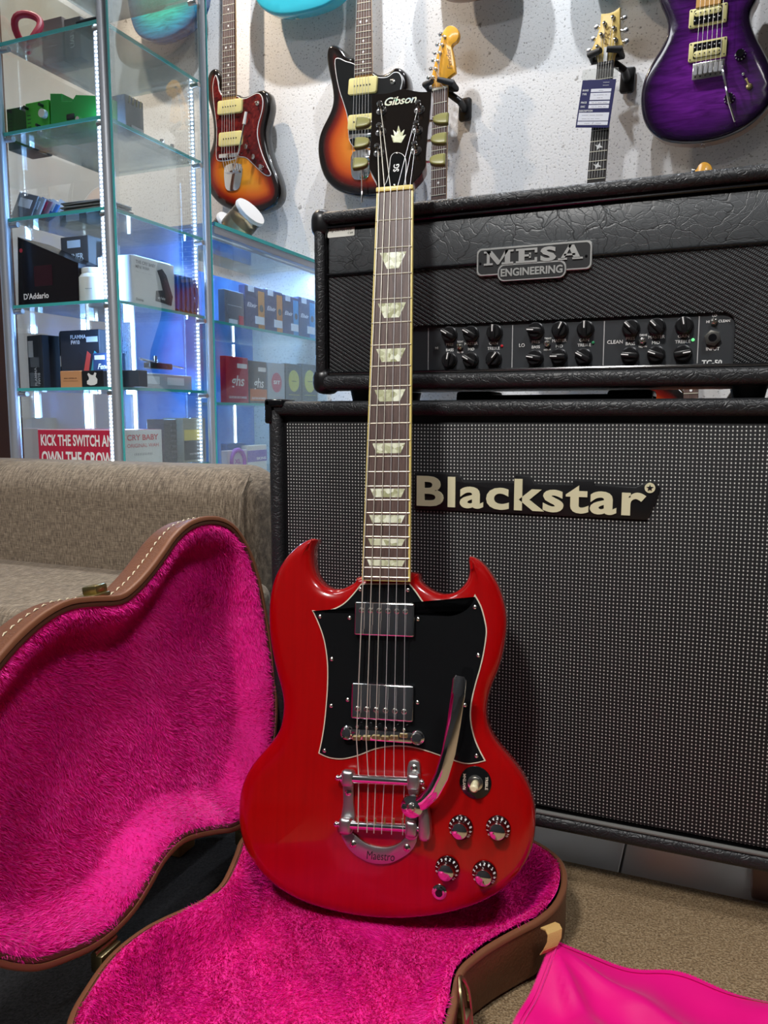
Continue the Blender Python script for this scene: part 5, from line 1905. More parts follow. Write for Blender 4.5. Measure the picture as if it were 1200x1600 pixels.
for rect, c, nm in (((94, 578, 127, 604.5), (0.56, 0.27, 0.12), 'small orange tan carton in front of the dark boxes, fifth shelf'), ((127.3, 578, 161, 604.5), (0.012, 0.012, 0.014), 'small black carton with white guitar silhouette, fifth shelf'), ((161.3, 579, 217, 605), (0.045, 0.055, 0.075), 'long slate grey carton behind the cabinet post, fifth shelf')):
    o, w, h = carton(F1, rect, 0.028, c, 'small_carton', nm, 'box', z_of['s5'], group='small cartons on the fifth shelf')
    if rect[0] == 94:
        words(o, [('---- ------ --', 0, h * 0.58, 0.006, dict(fit=w * 0.60, bold=0.0002)), ('------------', 0, h * 0.42, 0.006, dict(fit=w * 0.70))], (0.08, 0.03, 0.02))
    elif rect[0] == 127.3:
        gs = [(-0.30, -0.30), (-0.10, -0.38), (0.12, -0.36), (0.28, -0.26), (0.30, -0.02), (0.20, 0.12), (0.26, 0.34), (0.16, 0.38), (0.08, 0.22), (-0.06, 0.24), (-0.20, 0.36), (-0.26, 0.28), (-0.18, 0.10), (-0.18, -0.02), (-0.30, -0.12)]
        ob('guitar_print', MB().prism([(x * w * 0.8, h / 2 + y * h) for x, y in gs], -0.0002, 0.0006).me(smooth=None), cm((0.78, 0.76, 0.72)), o)
    else:
        words(o, [('------ ---- --', -0.1 * w, h * 0.55, 0.005, dict(fit=w * 0.36)), ('---- ------', -0.1 * w, h * 0.30, 0.005, dict(fit=w * 0.30))], (0.55, 0.58, 0.62))
# right side of shelf 5: clear packs with a clip-on stand
for k, (rect, dx, hh) in enumerate((((218, 583, 262, 607), 0.02, 0), ((256, 585, 300, 608), 0.03, 0))):
    o, w, h = carton(SR_(dx), rect, 0.06, (0.42, 0.44, 0.48), 'plastic_pack', ('larger clear plastic pack under the chrome stand, fifth shelf', 'smaller crumpled clear pack near the back post, fifth shelf')[k], 'pack', z_of['s5'], rough=0.2, group='clear packs on the fifth shelf')
    patch(o, 'header_card', -w * 0.45, w * 0.2, h * 0.3, h * 0.8, (0.70, 0.72, 0.76))
cs = SR_(0.035)
pA, pB = cs.world(*cs.loc(218, 566)), cs.world(*cs.loc(286, 578))
stn = thing('instrument_clip', 'chrome clip arm lying on clear packs, fifth shelf', 'clip', tuple(pA))
PA = Vector(pA)
ob('arm', MB().cyl((0, 0, 0.008), Vector(pB) - PA + Vector((0, 0, 0.004)), 0.0030, 0.0022, seg=10).me(), 'chrome', stn)
mid = (Vector(pB) - PA) * 0.35
ob('clamp', MB().box(mid.x - 0.01, mid.x + 0.01, mid.y - 0.03, mid.y + 0.05, -0.012, 0.002, 0.003).me(), 'black_gloss', stn)
ob('thumb_screw', MB().cyl(mid + Vector((0, 0, 0.002)), mid + Vector((0, 0, 0.020)), 0.005, seg=12).me(), 'chrome', stn)

# shelf 4
q = [F1.loc(*p) for p in ((28, 470), (122, 466), (122, 411), (27, 370))]
bz = z_of['s4'] + 0.0004
dd = [(q[0][0], bz), (q[1][0], bz), (q[2][0], q[2][1]), (q[3][0], q[3][1])]
cx = (dd[0][0] + dd[1][0]) / 2
o = ob('string_display', MB().prism([(x - cx, y - bz) for x, y in dd], -0.09, 0, 0.0008, 1).me(), cm((0.006, 0.004, 0.006), 0.25), label='glossy black display box with slanted top, fourth shelf', cat='box')
o.matrix_world = Fr(F1.world(cx, bz), F1.X, F1.Y, F1.N).mtx()
w = dd[1][0] - dd[0][0]
words(o, [("D'Addario", -w * 0.18, 0.021, 0.017, dict(fit=w * 0.42, bold=0.0004))], (0.82, 0.80, 0.80))
ob('red_mark', MB().prism(circ(-w * 0.40, q[3][1] - bz - 0.030, 0.0045, 14), -0.0002, 0.0006).me(smooth=None), cm((0.5, 0.03, 0.05)), o)
ob('slot_panel', MB().box(-w * 0.20, w * 0.10, 0.042, 0.085, -0.0002, 0.0005).me(smooth=None), cm((0.030, 0.004, 0.010), 0.3), o)
for rect, fr, nm in (((95, 369, 138, 414), F4, 'brown tuner box with white lettering behind the slanted display'), ((138, 378, 165, 414), F5, 'second tuner box half hidden by the cabinet post')):
    o, w, h = carton(fr, rect, 0.05, (0.10, 0.075, 0.065), 'tuner_box', nm, 'box', None, group='tuner boxes on the fourth shelf')
    words(o, [('TUNER', 0, h * 0.28, 0.015, dict(fit=w * 0.66, fith=h * 0.22, bold=0.0004))], (0.82, 0.78, 0.74))
    patch(o, 'label', -w * 0.25, w * 0.22, h * 0.60, h * 0.86, (0.70, 0.70, 0.72))
    # a dark carton underneath carries each tuner box
    lo = fr.loc((rect[0] + rect[2]) / 2, rect[3])
    hh = lo[1] - z_of['s4']
    o2 = ob('small_carton', MB().box(-w * 0.5, w * 0.5, 0, hh - 0.0012, -0.05, 0, 0.001, 1).me(), cm((0.03, 0.03, 0.035)), label=('plain dark carton under the brown tuner box, fourth shelf' if rect[0] == 95 else 'plain dark carton under the second tuner box, fourth shelf'), cat='box')
    o2.matrix_world = Fr(fr.world(lo[0], z_of['s4'] + 0.0004), fr.X, fr.Y, fr.N).mtx()
jx, jy = F2_.loc(148, 440)
jw = abs(F2_.loc(167, 440)[0] - F2_.loc(129, 440)[0]) / 2
jh = F2_.loc(148, 411)[1] - F2_.loc(148, 467)[1]
jb = F2_.world(jx, z_of['s4'] + 0.0004)
o = thing('jar', 'white plastic jar standing by the cabinet post, fourth shelf', 'jar', tuple(jb))
ob('jar_body', MB().lathe([(jw * 0.92, 0), (jw, 0.004), (jw, jh * 0.72), (jw * 0.80, jh * 0.84), (jw * 0.74, jh * 0.85)], seg=28).me(), cm((0.66, 0.70, 0.66), 0.3), o)
ob('jar_lid', MB().lathe([(jw * 0.78, jh * 0.85), (jw * 0.80, jh * 0.87), (jw * 0.80, jh * 0.98), (jw * 0.74, jh), (0, jh)], seg=28).me(), cm((0.74, 0.78, 0.76), 0.35), o)
lt = MB()
add_text(lt, '----', (jw * 0.35, -jw * 0.97, jh * 0.40), 0.012, ex=(1, 0.3, 0), ey=(0, 0, 1))
ob('lettering', flat_me(lt), cm((0.2, 0.25, 0.25)), o)
o, w, h = carton(G1, (206, 411, 273, 484), 0.09, (0.70, 0.70, 0.71), 'pedal_box', 'white pedal box with picture of a grey wah pedal, fourth shelf', 'box', z_of['s4'])
words(o, [('THE CRY BABY', -w * 0.18, h * 0.88, 0.01, dict(fit=w * 0.45, fith=h * 0.07, bold=0.0002)), ('MINI WAH', -w * 0.26, h * 0.78, 0.01, dict(fit=w * 0.30, fith=h * 0.07, bold=0.0002)), ('--- ------ -----', -w * 0.22, h * 0.68, 0.005, dict(fit=w * 0.36)), ('Dunlop', -w * 0.34, h * 0.10, 0.008, dict(fit=w * 0.16, bold=0.0002))], (0.12, 0.12, 0.13))
pp = [(0.02, 0.14), (0.40, 0.10), (0.44, 0.30), (0.30, 0.74), (0.20, 0.86), (0.08, 0.80), (0.14, 0.66), (0.20, 0.40), (0.04, 0.36)]
ob('pedal_print', MB().prism([(x * w, y * h) for x, y in pp], -0.0002, 0.0006).me(smooth=None), cm((0.06, 0.06, 0.07)), o)
words(o, [('cry baby', w * 0.16, h * 0.22, 0.008, dict(fit=w * 0.18, bold=0.0002))], (0.7, 0.7, 0.72), 'pedal_lettering', 0.0012)
o, w, h = carton(SR_(0.03), (273, 428, 308, 488), 0.05, (0.035, 0.10, 0.30), 'cable_bundle', 'bundle of blue cable beside the white pedal box', 'cable', z_of['s4'])
for k in range(5):
    ob('cable_turn', MB().loft([(w * (-0.40 + 0.2 * k), 0.004, 0.002), (w * (-0.42 + 0.2 * k), h * 0.5, 0.006), (w * (-0.36 + 0.2 * k), h * 0.98, 0.0)], 0.0035, 8).me(), cm((0.03, 0.12, 0.42), 0.35), o)
pw = SR_(0.03)
for k, (a, b) in enumerate((((272, 470), (310, 480)), ((274, 480), (311, 487)), ((280, 474), (300, 484)))):
    A_, B_ = Vector(pw.world(*pw.loc(*a))), Vector(pw.world(*pw.loc(*b)))
    A_.z = B_.z = z_of['s4'] + 0.006 + (0.010 if k == 2 else 0)
    A_.x -= 0.015 * k
    B_.x -= 0.015 * k
    ob('marker_pen', MB().loft([A_ * 0, (B_ - A_) * 0.12, (B_ - A_) * 0.7, (B_ - A_)], [0.003, 0.0055, 0.0055, 0.004], 10).me(), cm(((0.02, 0.02, 0.025), (0.6, 0.6, 0.6), (0.05, 0.05, 0.07))[k], 0.3), None, A_, label=('black pen lying beside the wah pedal box', 'white pen lying beside the wah pedal box', 'dark pen on top of two others, fourth shelf')[k], cat='pen', group='pens on the fourth shelf')

# shelf 3: leaning packs and a stack of flat bags
ln_c = [(0.10, 0.10, 0.11), (0.30, 0.32, 0.34), (0.20, 0.10, 0.12), (0.05, 0.14, 0.36), (0.40, 0.42, 0.45), (0.12, 0.13, 0.15)]
nms = ['leftmost dark accessory pack leaning on the third shelf', 'pale grey accessory pack leaning second from left, third shelf', 'accessory pack with maroon card leaning on the third shelf', 'blue accessory pack leaning on the third shelf', 'light grey accessory pack leaning near the flat bags, third shelf', 'last dark accessory pack leaning by the flat bags, third shelf']
for k in range(6):
    a = FR_(0.06 + 0.012 * k).loc(28 + 11 * k, 337)
    F_ = FR_(0.06 + 0.012 * k)
    o = ob('accessory_pack', MB().box(-0.028, 0.028, 0, 0.068 - 0.004 * k, -0.005, 0, 0.0015, 1).me(), cm(ln_c[k], 0.3), label=nms[k], cat='pack', group='leaning packs on the third shelf')
    Mx = Fr(F_.world(a[0], z_of['s3'] + 0.001), F_.X, F_.Y, F_.N).mtx()
    o.matrix_world = Mx @ Matrix.Rotation(-0.28 - 0.05 * k, 4, 'Z') @ Matrix.Rotation(-0.25, 4, 'X')
    o.location.z += 0.008 + 0.0012 * k
    patch(o, 'pack_card', -0.018, 0.018, 0.035, 0.055, ((0.6, 0.6, 0.62), (0.55, 0.05, 0.10))[k == 2], t=0.001)
F_ = FR_(0.05)
sA, sB = F_.loc(104, 320), F_.loc(173, 320)
for k in range(9):
    o = ob('flat_bag', MB().box(-(sB[0] - sA[0]) / 2, (sB[0] - sA[0]) / 2, -0.04, 0.04, 0, 0.0028, 0.001, 1).me(), cm(((0.13, 0.13, 0.13), (0.20, 0.20, 0.19))[k % 2], 0.3), None, ((sA[0] + sB[0]) / 2 + 0.004 * math.sin(k * 2.1), Y0 + 0.075 + 0.003 * math.cos(k * 3), z_of['s3'] + 0.0006 + 0.0032 * k), label=('lowest flat dark bag in the stack on the third shelf', 'second lowest flat bag in the stack on the third shelf', 'third flat bag from the bottom of the shelf stack', 'fourth flat bag from the bottom of the shelf stack', 'middle flat bag of the stack on the third shelf', 'fourth flat bag from the top of the shelf stack', 'third flat bag from the top of the shelf stack', 'second flat bag from the top of the shelf stack', 'topmost flat dark bag of the stack on the third shelf')[k], cat='bag', group='stacked flat bags on the third shelf')
    o.rotation_euler.z = 0.05 * math.sin(k * 1.7)
for k, (x, y) in enumerate(((253, 222), (269, 227))):
    G_ = SR_(0.03)
    a = G_.loc(x, y)
    P = Vector(G_.world(a[0], z_of['s2'] + 0.0004))
    ob('knob_part', MB().lathe([(0.0045, 0), (0.0045, 0.006), (0.0028, 0.007), (0.0028, 0.012), (0.005, 0.013), (0.005, 0.018), (0, 0.018)], seg=14).me(), 'chrome', None, P, label=('small chrome knob on the second shelf, left of the pair', 'small chrome knob on the second shelf, right of the pair')[k], cat='knob', group='chrome knobs on the second shelf')
o, w, h = carton(SR_(0.03), (196, 142, 224, 199), 0.05, (0.09, 0.09, 0.10), 'hanging_pack', 'dark pack with gold pins on the second shelf behind the post', 'pack', z_of['s2'])
patch(o, 'label', -w * 0.2, w * 0.44, h * 0.05, h * 0.24, (0.45, 0.47, 0.50))
for k in range(4):
    ob('gold_pin', MB().cyl((w * (-0.3 + 0.2 * k), h * 0.80, 0.001), (w * (-0.3 + 0.2 * k), h * 0.98, 0.003), 0.0018, seg=8).me(), 'brass', o)

# shelf 2: green pedals
o, w, h = carton(F3, (9, 126, 41, 192), 0.07, (0.010, 0.010, 0.012), 'pedal', 'black pedal at the left end of the second shelf', 'pedal', z_of['s2'])
pg2, w, h = carton(F2_, (39, 131, 76, 191), 0.05, (0.050, 0.36, 0.030), 'effects_pedal', 'bright green upright effects pedal with white knob, second shelf', 'pedal', z_of['s2'], rough=0.3)
for x, y, r, c in ((-0.02, 0.86, 0.0035, (0.01, 0.03, 0.01)), (0.012, 0.86, 0.0035, (0.01, 0.03, 0.01)), (0.016, 0.62, 0.009, (0.62, 0.62, 0.58)), (0.004, 0.34, 0.003, (0.02, 0.02, 0.02))):
    ob('pedal_knob', MB().cyl((x * w / 0.05, h * y, 0), (x * w / 0.05, h * y, 0.010), r, seg=16).me(), cm(c, 0.35), pg2)
ob('foot_switch', MB().lathe([(0.006, 0), (0.006, 0.004), (0.004, 0.005), (0.004, 0.010), (0, 0.010)], (0.010, h * 0.14, 0), seg=14).me(), 'chrome', pg2)
for k in range(5):
    patch(pg2, 'side_vent', -w * 0.42, -w * 0.28, h * (0.25 + 0.1 * k), h * (0.28 + 0.1 * k), (0.02, 0.12, 0.02))
q = [F2_.loc(*p) for p in ((78, 186), (166, 176), (166, 150), (118, 148), (112, 158), (96, 158), (96, 146), (78, 146))]
bz = z_of['s2'] + 0.0004
cx = (q[0][0] + q[1][0]) / 2
pts = [(q[0][0] - cx, 0), (q[1][0] - cx, 0)] + [(x - cx, y - bz) for x, y in q[2:]]
o = ob('wah_pedal', MB().prism(pts, -0.06, 0, 0.001, 1).me(), cm((0.020, 0.25, 0.040), 0.3), label='green mini wah pedal with treadle lying along the second shelf', cat='pedal')
o.matrix_world = Fr(F2_.world(cx, bz), F2_.X, F2_.Y, F2_.N).mtx()
ob('name_badge', MB().prism(rrect(-0.030, -0.005, 0.012, 0.018, 0.003), -0.0002, 0.0008).me(smooth=None), cm((0.30, 0.45, 0.12)), o)
ob('pivot_bolt', MB().cyl((0.002, 0.026, 0), (0.002, 0.026, 0.004), 0.005, seg=14).me(), 'chrome', o)
ob('treadle_block', MB().box(-0.030, -0.008, 0.028, 0.040, -0.05, 0.002, 0.002).me(), cm((0.015, 0.02, 0.015)), o)

# shelf 1: red headphones-like pouch, cartons and a black pedal
z1 = z_of['s1']
a = F2_.loc(42, 20)
hp_ = thing('coiled_strap', 'thick red strap coiled in a ring on the first shelf', 'strap', tuple(F2_.world(a[0], z1)))
ob('strap_coil', MB().loft([(0.030 * math.cos(t), 0.012 * math.sin(t * 2), 0.042 + 0.036 * math.sin(t)) for t in [2 * math.pi * k / 28 for k in range(28)]], 0.0075, 10, closed=True).me(), cm((0.42, 0.02, 0.05), 0.5), hp_)
ob('strap_tail', MB().loft([(0.02, -0.01, 0.010), (0.035, -0.015, 0.007), (0.05, -0.015, 0.007)], [0.008, 0.0068, 0.005], 10).me(), cm((0.42, 0.02, 0.05), 0.5), hp_)
o, w, h = carton(F4, (62, -30, 95, 42), 0.05, (0.32, 0.25, 0.24), 'small_carton', 'beige carton behind the red strap, first shelf', 'box', z1)
words(o, [('---', 0, h * 0.4, 0.016, dict(fit=w * 0.5))], (0.75, 0.7, 0.7))
o, w, h = carton(F4, (98, -30, 124, 36), 0.05, (0.20, 0.18, 0.18), 'small_carton', 'dark carton with white tab on the first shelf', 'box', z1)
words(o, [('UAI', 0, h * 0.42, 0.016, dict(ex=(0, 1, 0), ey=(-1, 0, 0), fit=h * 0.3, bold=0.0005))], (0.85, 0.85, 0.85))
a = F1.loc(138, 32)
o = ob('treadle_pedal', MB().box(-0.030, 0.030, -0.02, 0.03, 0, 0.012, 0.003).box(-0.028, 0.028, -0.018, 0.028, 0.012, 0.020, 0.004).me(), cm((0.02, 0.025, 0.03), 0.3), None, tuple(F1.world(a[0], z1 + 0.0004, -0.01)), label='flat black pedal near the post on the first shelf', cat='pedal')

# counter shelf 1: string boxes
zc1, zc2, zc3 = CS1, CS2, CS3
CF = SR_(0.035)
o, w, h = carton(CF, (351, 449, 381, 503), 0.02, (0.16, 0.15, 0.16), 'string_pack', 'grey string pack with white signature and red corner, counter shelf', 'string pack', zc1)
words(o, [('~~~~~', 0, h * 0.58, 0.016, dict(fit=w * 0.75, shear=0.4))], (0.75, 0.75, 0.78))
patch(o, 'red_corner', w * 0.22, w * 0.46, h * 0.06, h * 0.32, (0.55, 0.03, 0.05))
patch(o, 'price_label', -w * 0.30, w * 0.14, h * 0.03, h * 0.18, (0.75, 0.75, 0.76))
ex = (((383, 444, 413.5, 511), (0.62, 0.24, 0.03), 'first blue string box with orange stripe from the cabinet post'), ((414.5, 450, 441.5, 516), (0.62, 0.22, 0.03), 'second blue string box with orange stripe, counter shelf'), ((442.5, 459, 466.5, 521), (0.03, 0.30, 0.62), 'first string box with bright blue stripe, counter shelf'), ((467.5, 464, 492, 527), (0.03, 0.26, 0.55), 'string box with blue stripe next to the amplifier edge'))
for rect, c, nm in ex:
    o, w, h = carton(CF, rect, 0.02, (0.030, 0.045, 0.13), 'string_box', nm, 'string box', zc1, group='blue string boxes on the counter shelf')
    patch(o, 'colour_stripe', w * 0.16, w * 0.48, h * 0.02, h * 0.92, c)
    words(o, [('Elixir', -w * 0.16, h * 0.55, 0.016, dict(fit=w * 0.50, shear=0.3, bold=0.0003))], (0.85, 0.85, 0.90))
    patch(o, 'price_label', 0.0, w * 0.46, h * 0.14, h * 0.32, (0.78, 0.78, 0.80), t=0.0012)
    patch(o, 'top_label', -w * 0.34, -w * 0.05, h * 0.86, h * 1.0, (0.72, 0.74, 0.78), t=0.0010)
    ob('stripe_disc', MB().prism(circ(w * 0.32, h * 0.52, w * 0.10, 14), 0.0004, 0.0010).me(smooth=None), cm((0.08, 0.07, 0.06)), o)
# counter shelf 2
packs = (((353, 553, 388, 625), (0.45, 0.02, 0.05), 'red string bag with white script on the lower counter shelf', 'ghs'), ((390, 562, 417, 628), (0.07, 0.06, 0.06), 'black and orange string bag with white script, lower counter shelf', 'ghs'), ((419, 565, 445, 629), (0.42, 0.46, 0.50), 'pale grey string pack with red badge, lower counter shelf', 'SIT'), ((447, 567, 471, 630), (0.12, 0.13, 0.13), 'first dark string pack with yellow disc, lower counter shelf', ''), ((472, 568, 496, 631), (0.12, 0.13, 0.13), 'second dark string pack with yellow disc behind the amplifier', ''))
for rect, c, nm, tx in packs:
    o, w, h = carton(CF, rect, 0.018, c, 'string_pack', nm, 'string pack', zc2, rough=0.3, group='string packs on the lower counter shelf')
    if tx == 'ghs':
        if c[0] < 0.2:
            patch(o, 'orange_base', -w * 0.48, w * 0.48, h * 0.06, h * 0.34, (0.60, 0.16, 0.03))
        words(o, [('ghs', 0, h * 0.45, 0.03, dict(fit=w * 0.60, fith=h * 0.30, shear=0.2, bold=0.0005)), ('GUITAR BOOMERS', 0, h * 0.12, 0.008, dict(fit=w * 0.80, bold=0.0002))], (0.86, 0.84, 0.82))
        patch(o, 'price_label', w * 0.0, w * 0.44, h * 0.76, h * 0.86, (0.8, 0.8, 0.82))
    elif tx == 'SIT':
        ob('badge', MB().prism(circ(0, h * 0.52, w * 0.30, 20), -0.0002, 0.0007).me(smooth=None), cm((0.55, 0.10, 0.16)), o)
        words(o, [('SIT', 0, h * 0.52, 0.014, dict(fit=w * 0.40, bold=0.0004))], (0.9, 0.9, 0.9), z=0.0011)
        words(o, [('~~~~', w * 0.10, h * 0.16, 0.010, dict(fit=w * 0.5, shear=0.3))], (0.45, 0.12, 0.16))
    else:
        ob('yellow_disc', MB().prism(circ(0, h * 0.58, w * 0.34, 20), -0.0002, 0.0007).me(smooth=None), cm((0.62, 0.62, 0.14)), o)
        words(o, [('--', 0, h * 0.58, 0.014, dict(fit=w * 0.30, bold=0.0003))], (0.12, 0.12, 0.08), z=0.0011)
        words(o, [('-------', 0, h * 0.24, 0.008, dict(fit=w * 0.70, bold=0.0002)), ('-- --', 0, h * 0.14, 0.008, dict(fit=w * 0.30))], (0.62, 0.62, 0.10))
# counter bottom shelf
o, w, h = carton(CF, (356, 705, 386, 745), 0.02, (0.66, 0.58, 0.72), 'string_pack', 'lilac string pack with purple ring logo behind the sofa', 'string pack', zc3)
ob('ring_print', MB().loft([(w * 0.34 * math.cos(t), h * 0.55 + w * 0.34 * math.sin(t), 0.0005) for t in [2 * math.pi * k / 24 for k in range(24)]], w * 0.07, 8, closed=True).me(), cm((0.36, 0.08, 0.48)), o)
words(o, [('XL', 0, h * 0.55, 0.016, dict(fit=w * 0.34, bold=0.0006))], (0.40, 0.10, 0.45))
o, w, h = carton(CF, (387, 702, 417, 746), 0.02, (0.70, 0.70, 0.72), 'string_pack', 'white string pack with violet band behind the sofa', 'string pack', zc3)
patch(o, 'violet_band', -w * 0.5, w * 0.5, h * 0.42, h * 0.82, (0.20, 0.14, 0.50))
words(o, [('SKINS', w * 0.2, h * 0.52, 0.010, dict(fit=w * 0.5, bold=0.0003))], (0.85, 0.85, 0.9))
o, w, h = carton(SR_(0.075), (355, 697, 386, 745), 0.02, (0.02, 0.16, 0.52), 'string_pack', 'blue pack behind the lilac string pack', 'string pack', zc3)

# on the counter: two clear tubs with white lids lying tilted
for k, (px_, py_, s) in enumerate(((386, 330, 1.0), (355, 318, 0.95))):
    G_ = SR_(0.05 + 0.12 * k)
    a = G_.loc(px_, py_)
    tub = thing('clear_tub', ('clear tub of picks with white lid on the counter, nearer the wall', 'clear tub of picks with white lid against the tall cabinet post')[k], 'tub', tuple(G_.world(a[0], CZ)), group='clear tubs on the counter')
    ax = Vector((0.78, -0.10, 0.60)).normalized()
    base = Vector((-0.045, 0.0, 0.030))
    r0, L = 0.042 * s, 0.070 * s
    tub_me = MB().lathe([(r0 * 0.9, 0), (r0, 0.004), (r0, L)], base, ax, 24).me()
    ob('tub_wall', tub_me, 'clear_acrylic', tub)
    ob('tub_contents', MB().lathe([(r0 * 0.88, 0.003), (r0 * 0.95, 0.02), (r0 * 0.95, L * 0.55), (r0 * 0.5, L * 0.66), (0, L * 0.7)], base, ax, 20).me(), 'saddle_gold' if k == 0 else 'steel', tub)
    ob('tub_lid', MB().lathe([(r0 * 1.05, L), (r0 * 1.08, L + 0.004), (r0 * 1.04, L + 0.010), (0, L + 0.011)], base, ax, 28).me(), cm((0.66, 0.66, 0.66), 0.35), tub)
# ------------------------------------------------------------------ guitars hanging on the back wall
def wall_fr(top, bot, off):
    """frame parallel to the wall, off in front of it, y axis along the picture line bot -> top"""
    F0 = Fr(WALL.O + WALL.N * off, WALL.X, WALL.Y, WALL.N)
    a, b = F0.loc(*top), F0.loc(*bot)
    d = np.array([a[0] - b[0], a[1] - b[1]])
    d /= np.linalg.norm(d)
    gy = WALL.X * d[0] + WALL.Y * d[1]
    return Fr(F0.world(*b), np.cross(gy, WALL.N), gy, WALL.N)


def burst_mat(name, stops, rough=0.14, flame=None):
    def bld(nt, b):
        g = NT(nt)
        a = g.n('ShaderNodeAttribute', attribute_name='edge')
        f = g.math('MULTIPLY', a.outputs['Fac'], 8.0)
        c = g.ramp(f, stops)
        if flame:
            n = g.noise(g.coord(scale=(4, 26, 4)), 3.2, 3, 0.6, 0.8)
            k = g.ramp(n, [(0.35, (0.45, 0.45, 0.45)), (0.65, (1.25, 1.25, 1.25))])
            mm = g.n('ShaderNodeMix', data_type='RGBA', blend_type='MULTIPLY')
            mm.inputs[0].default_value = 0.8
            g.link(c, mm.inputs[6])
            g.link(k, mm.inputs[7])
            c = mm.outputs[2]
        g.link(c, b.inputs['Base Color'])
    return mat(name, rough=rough, coat=0.7, build=bld)


burst_mat('three_tone_sunburst', [(0.0, (0.004, 0.003, 0.003)), (0.16, (0.006, 0.003, 0.003)), (0.30, (0.16, 0.008, 0.004)), (0.46, (0.52, 0.075, 0.008)), (0.75, (0.68, 0.19, 0.020)), (1.0, (0.70, 0.26, 0.03))])
burst_mat('amber_sunburst', [(0.0, (0.004, 0.003, 0.003)), (0.12, (0.006, 0.003, 0.003)), (0.26, (0.20, 0.010, 0.004)), (0.42, (0.52, 0.10, 0.010)), (0.70, (0.62, 0.25, 0.02)), (1.0, (0.62, 0.28, 0.03))])
burst_mat('purple_burst', [(0.0, (0.006, 0.003, 0.010)), (0.10, (0.012, 0.003, 0.022)), (0.30, (0.065, 0.006, 0.12)), (0.60, (0.125, 0.012, 0.21)), (1.0, (0.15, 0.016, 0.25))], flame=True)
burst_mat('teal_burst', [(0.0, (0.01, 0.10, 0.30)), (0.25, (0.01, 0.28, 0.45)), (0.6, (0.03, 0.50, 0.42)), (1.0, (0.08, 0.58, 0.42))], flame=True)
mat('teal_paint', (0.035, 0.42, 0.55), 0.15, coat=0.6)
mat('pickup_cream', (0.72, 0.64, 0.27), 0.4)
mat('maple', (0.62, 0.34, 0.10), 0.3, coat=0.5)
mat('aged_maple', (0.74, 0.36, 0.035), 0.25, coat=0.6)
mat('pale_maple', (0.70, 0.50, 0.15), 0.35, coat=0.3)
mat('natural_side', (0.20, 0.12, 0.085), 0.3, coat=0.4)


def _tort(nt, b):
    g = NT(nt)
    n = g.noise(g.coord(), 45, 3, 0.6, 1.0)
    g.link(g.ramp(n, [(0.35, (0.035, 0.003, 0.004)), (0.6, (0.14, 0.012, 0.012)), (0.75, (0.24, 0.04, 0.02))]), b.inputs['Base Color'])


mat('tortoiseshell', rough=0.12, coat=0.4, build=_tort)
BODYP = [(0.010, -0.040), (0.003, -0.0385), (0, -0.034), (0, -0.008), (0.0016, -0.0040), (0.004, -0.0015), (0.008, 0.0)]


def wneck(g, fr, L0, R0, L1, R1, y12, yend, board='rosewood', side='maple', h=0.008, clip=None, single=True, dots=True):
    """neck between picture points (left, right) at a top row and a bottom row; frets from the 12th-fret mark"""
    s = (y12 - yend) / 0.226
    nut = y12 + 0.4851 * s
    xl = lambda y: L0[0] + (L1[0] - L0[0]) * (y - L0[1]) / (L1[1] - L0[1])
    xr = lambda y: R0[0] + (R1[0] - R0[0]) * (y - R0[1]) / (R1[1] - R0[1])
    exf = lambda y: (xl(y), xr(y))
    nk = ob('neck', neck_mesh(yend - 0.01, nut, exf, h - 0.004, 0.017), side, g)
    ob('fingerboard', MB().prism([(xl(nut), nut), (xl(yend), yend), (xr(yend), yend), (xr(nut), nut)], h - 0.005, h).me(smooth=None), board, g)
    fy = [nut - s * (1 - 2 ** (-k / 12)) for k in range(22)]
    for k in range(1, 22):
        ob('fret', MB().box(xl(fy[k]), xr(fy[k]), fy[k] - 0.0008, fy[k] + 0.0008, h - 0.0005, h + 0.0010).me(smooth=None), 'fret_wire', g)
    if dots:
        for k in (3, 5, 7, 9, 12, 15, 17, 19, 21):
            y = (fy[k - 1] + fy[k]) / 2
            c = (xl(y) + xr(y)) / 2
            for dx in ((-0.010, 0.010) if k == 12 else (0,)):
                ob('inlay_dot', MB().prism(circ(c + dx, y, 0.0032, 12), h - 0.0005, h + 0.0004).me(smooth=None), 'white_print', g)
    return nut, xl, xr, fy


def wstrings(g, P0, P1, h0, h1, n=6, spread0=0.034, spread1=0.052):
    for k in range(n):
        t = k / (n - 1) - 0.5
        ob('string', MB().cyl((P0[0] + spread0 * t, P0[1], h0), (P1[0] + spread1 * t, P1[1], h1), 0.00045, seg=5).me(), 'plain_string', g)


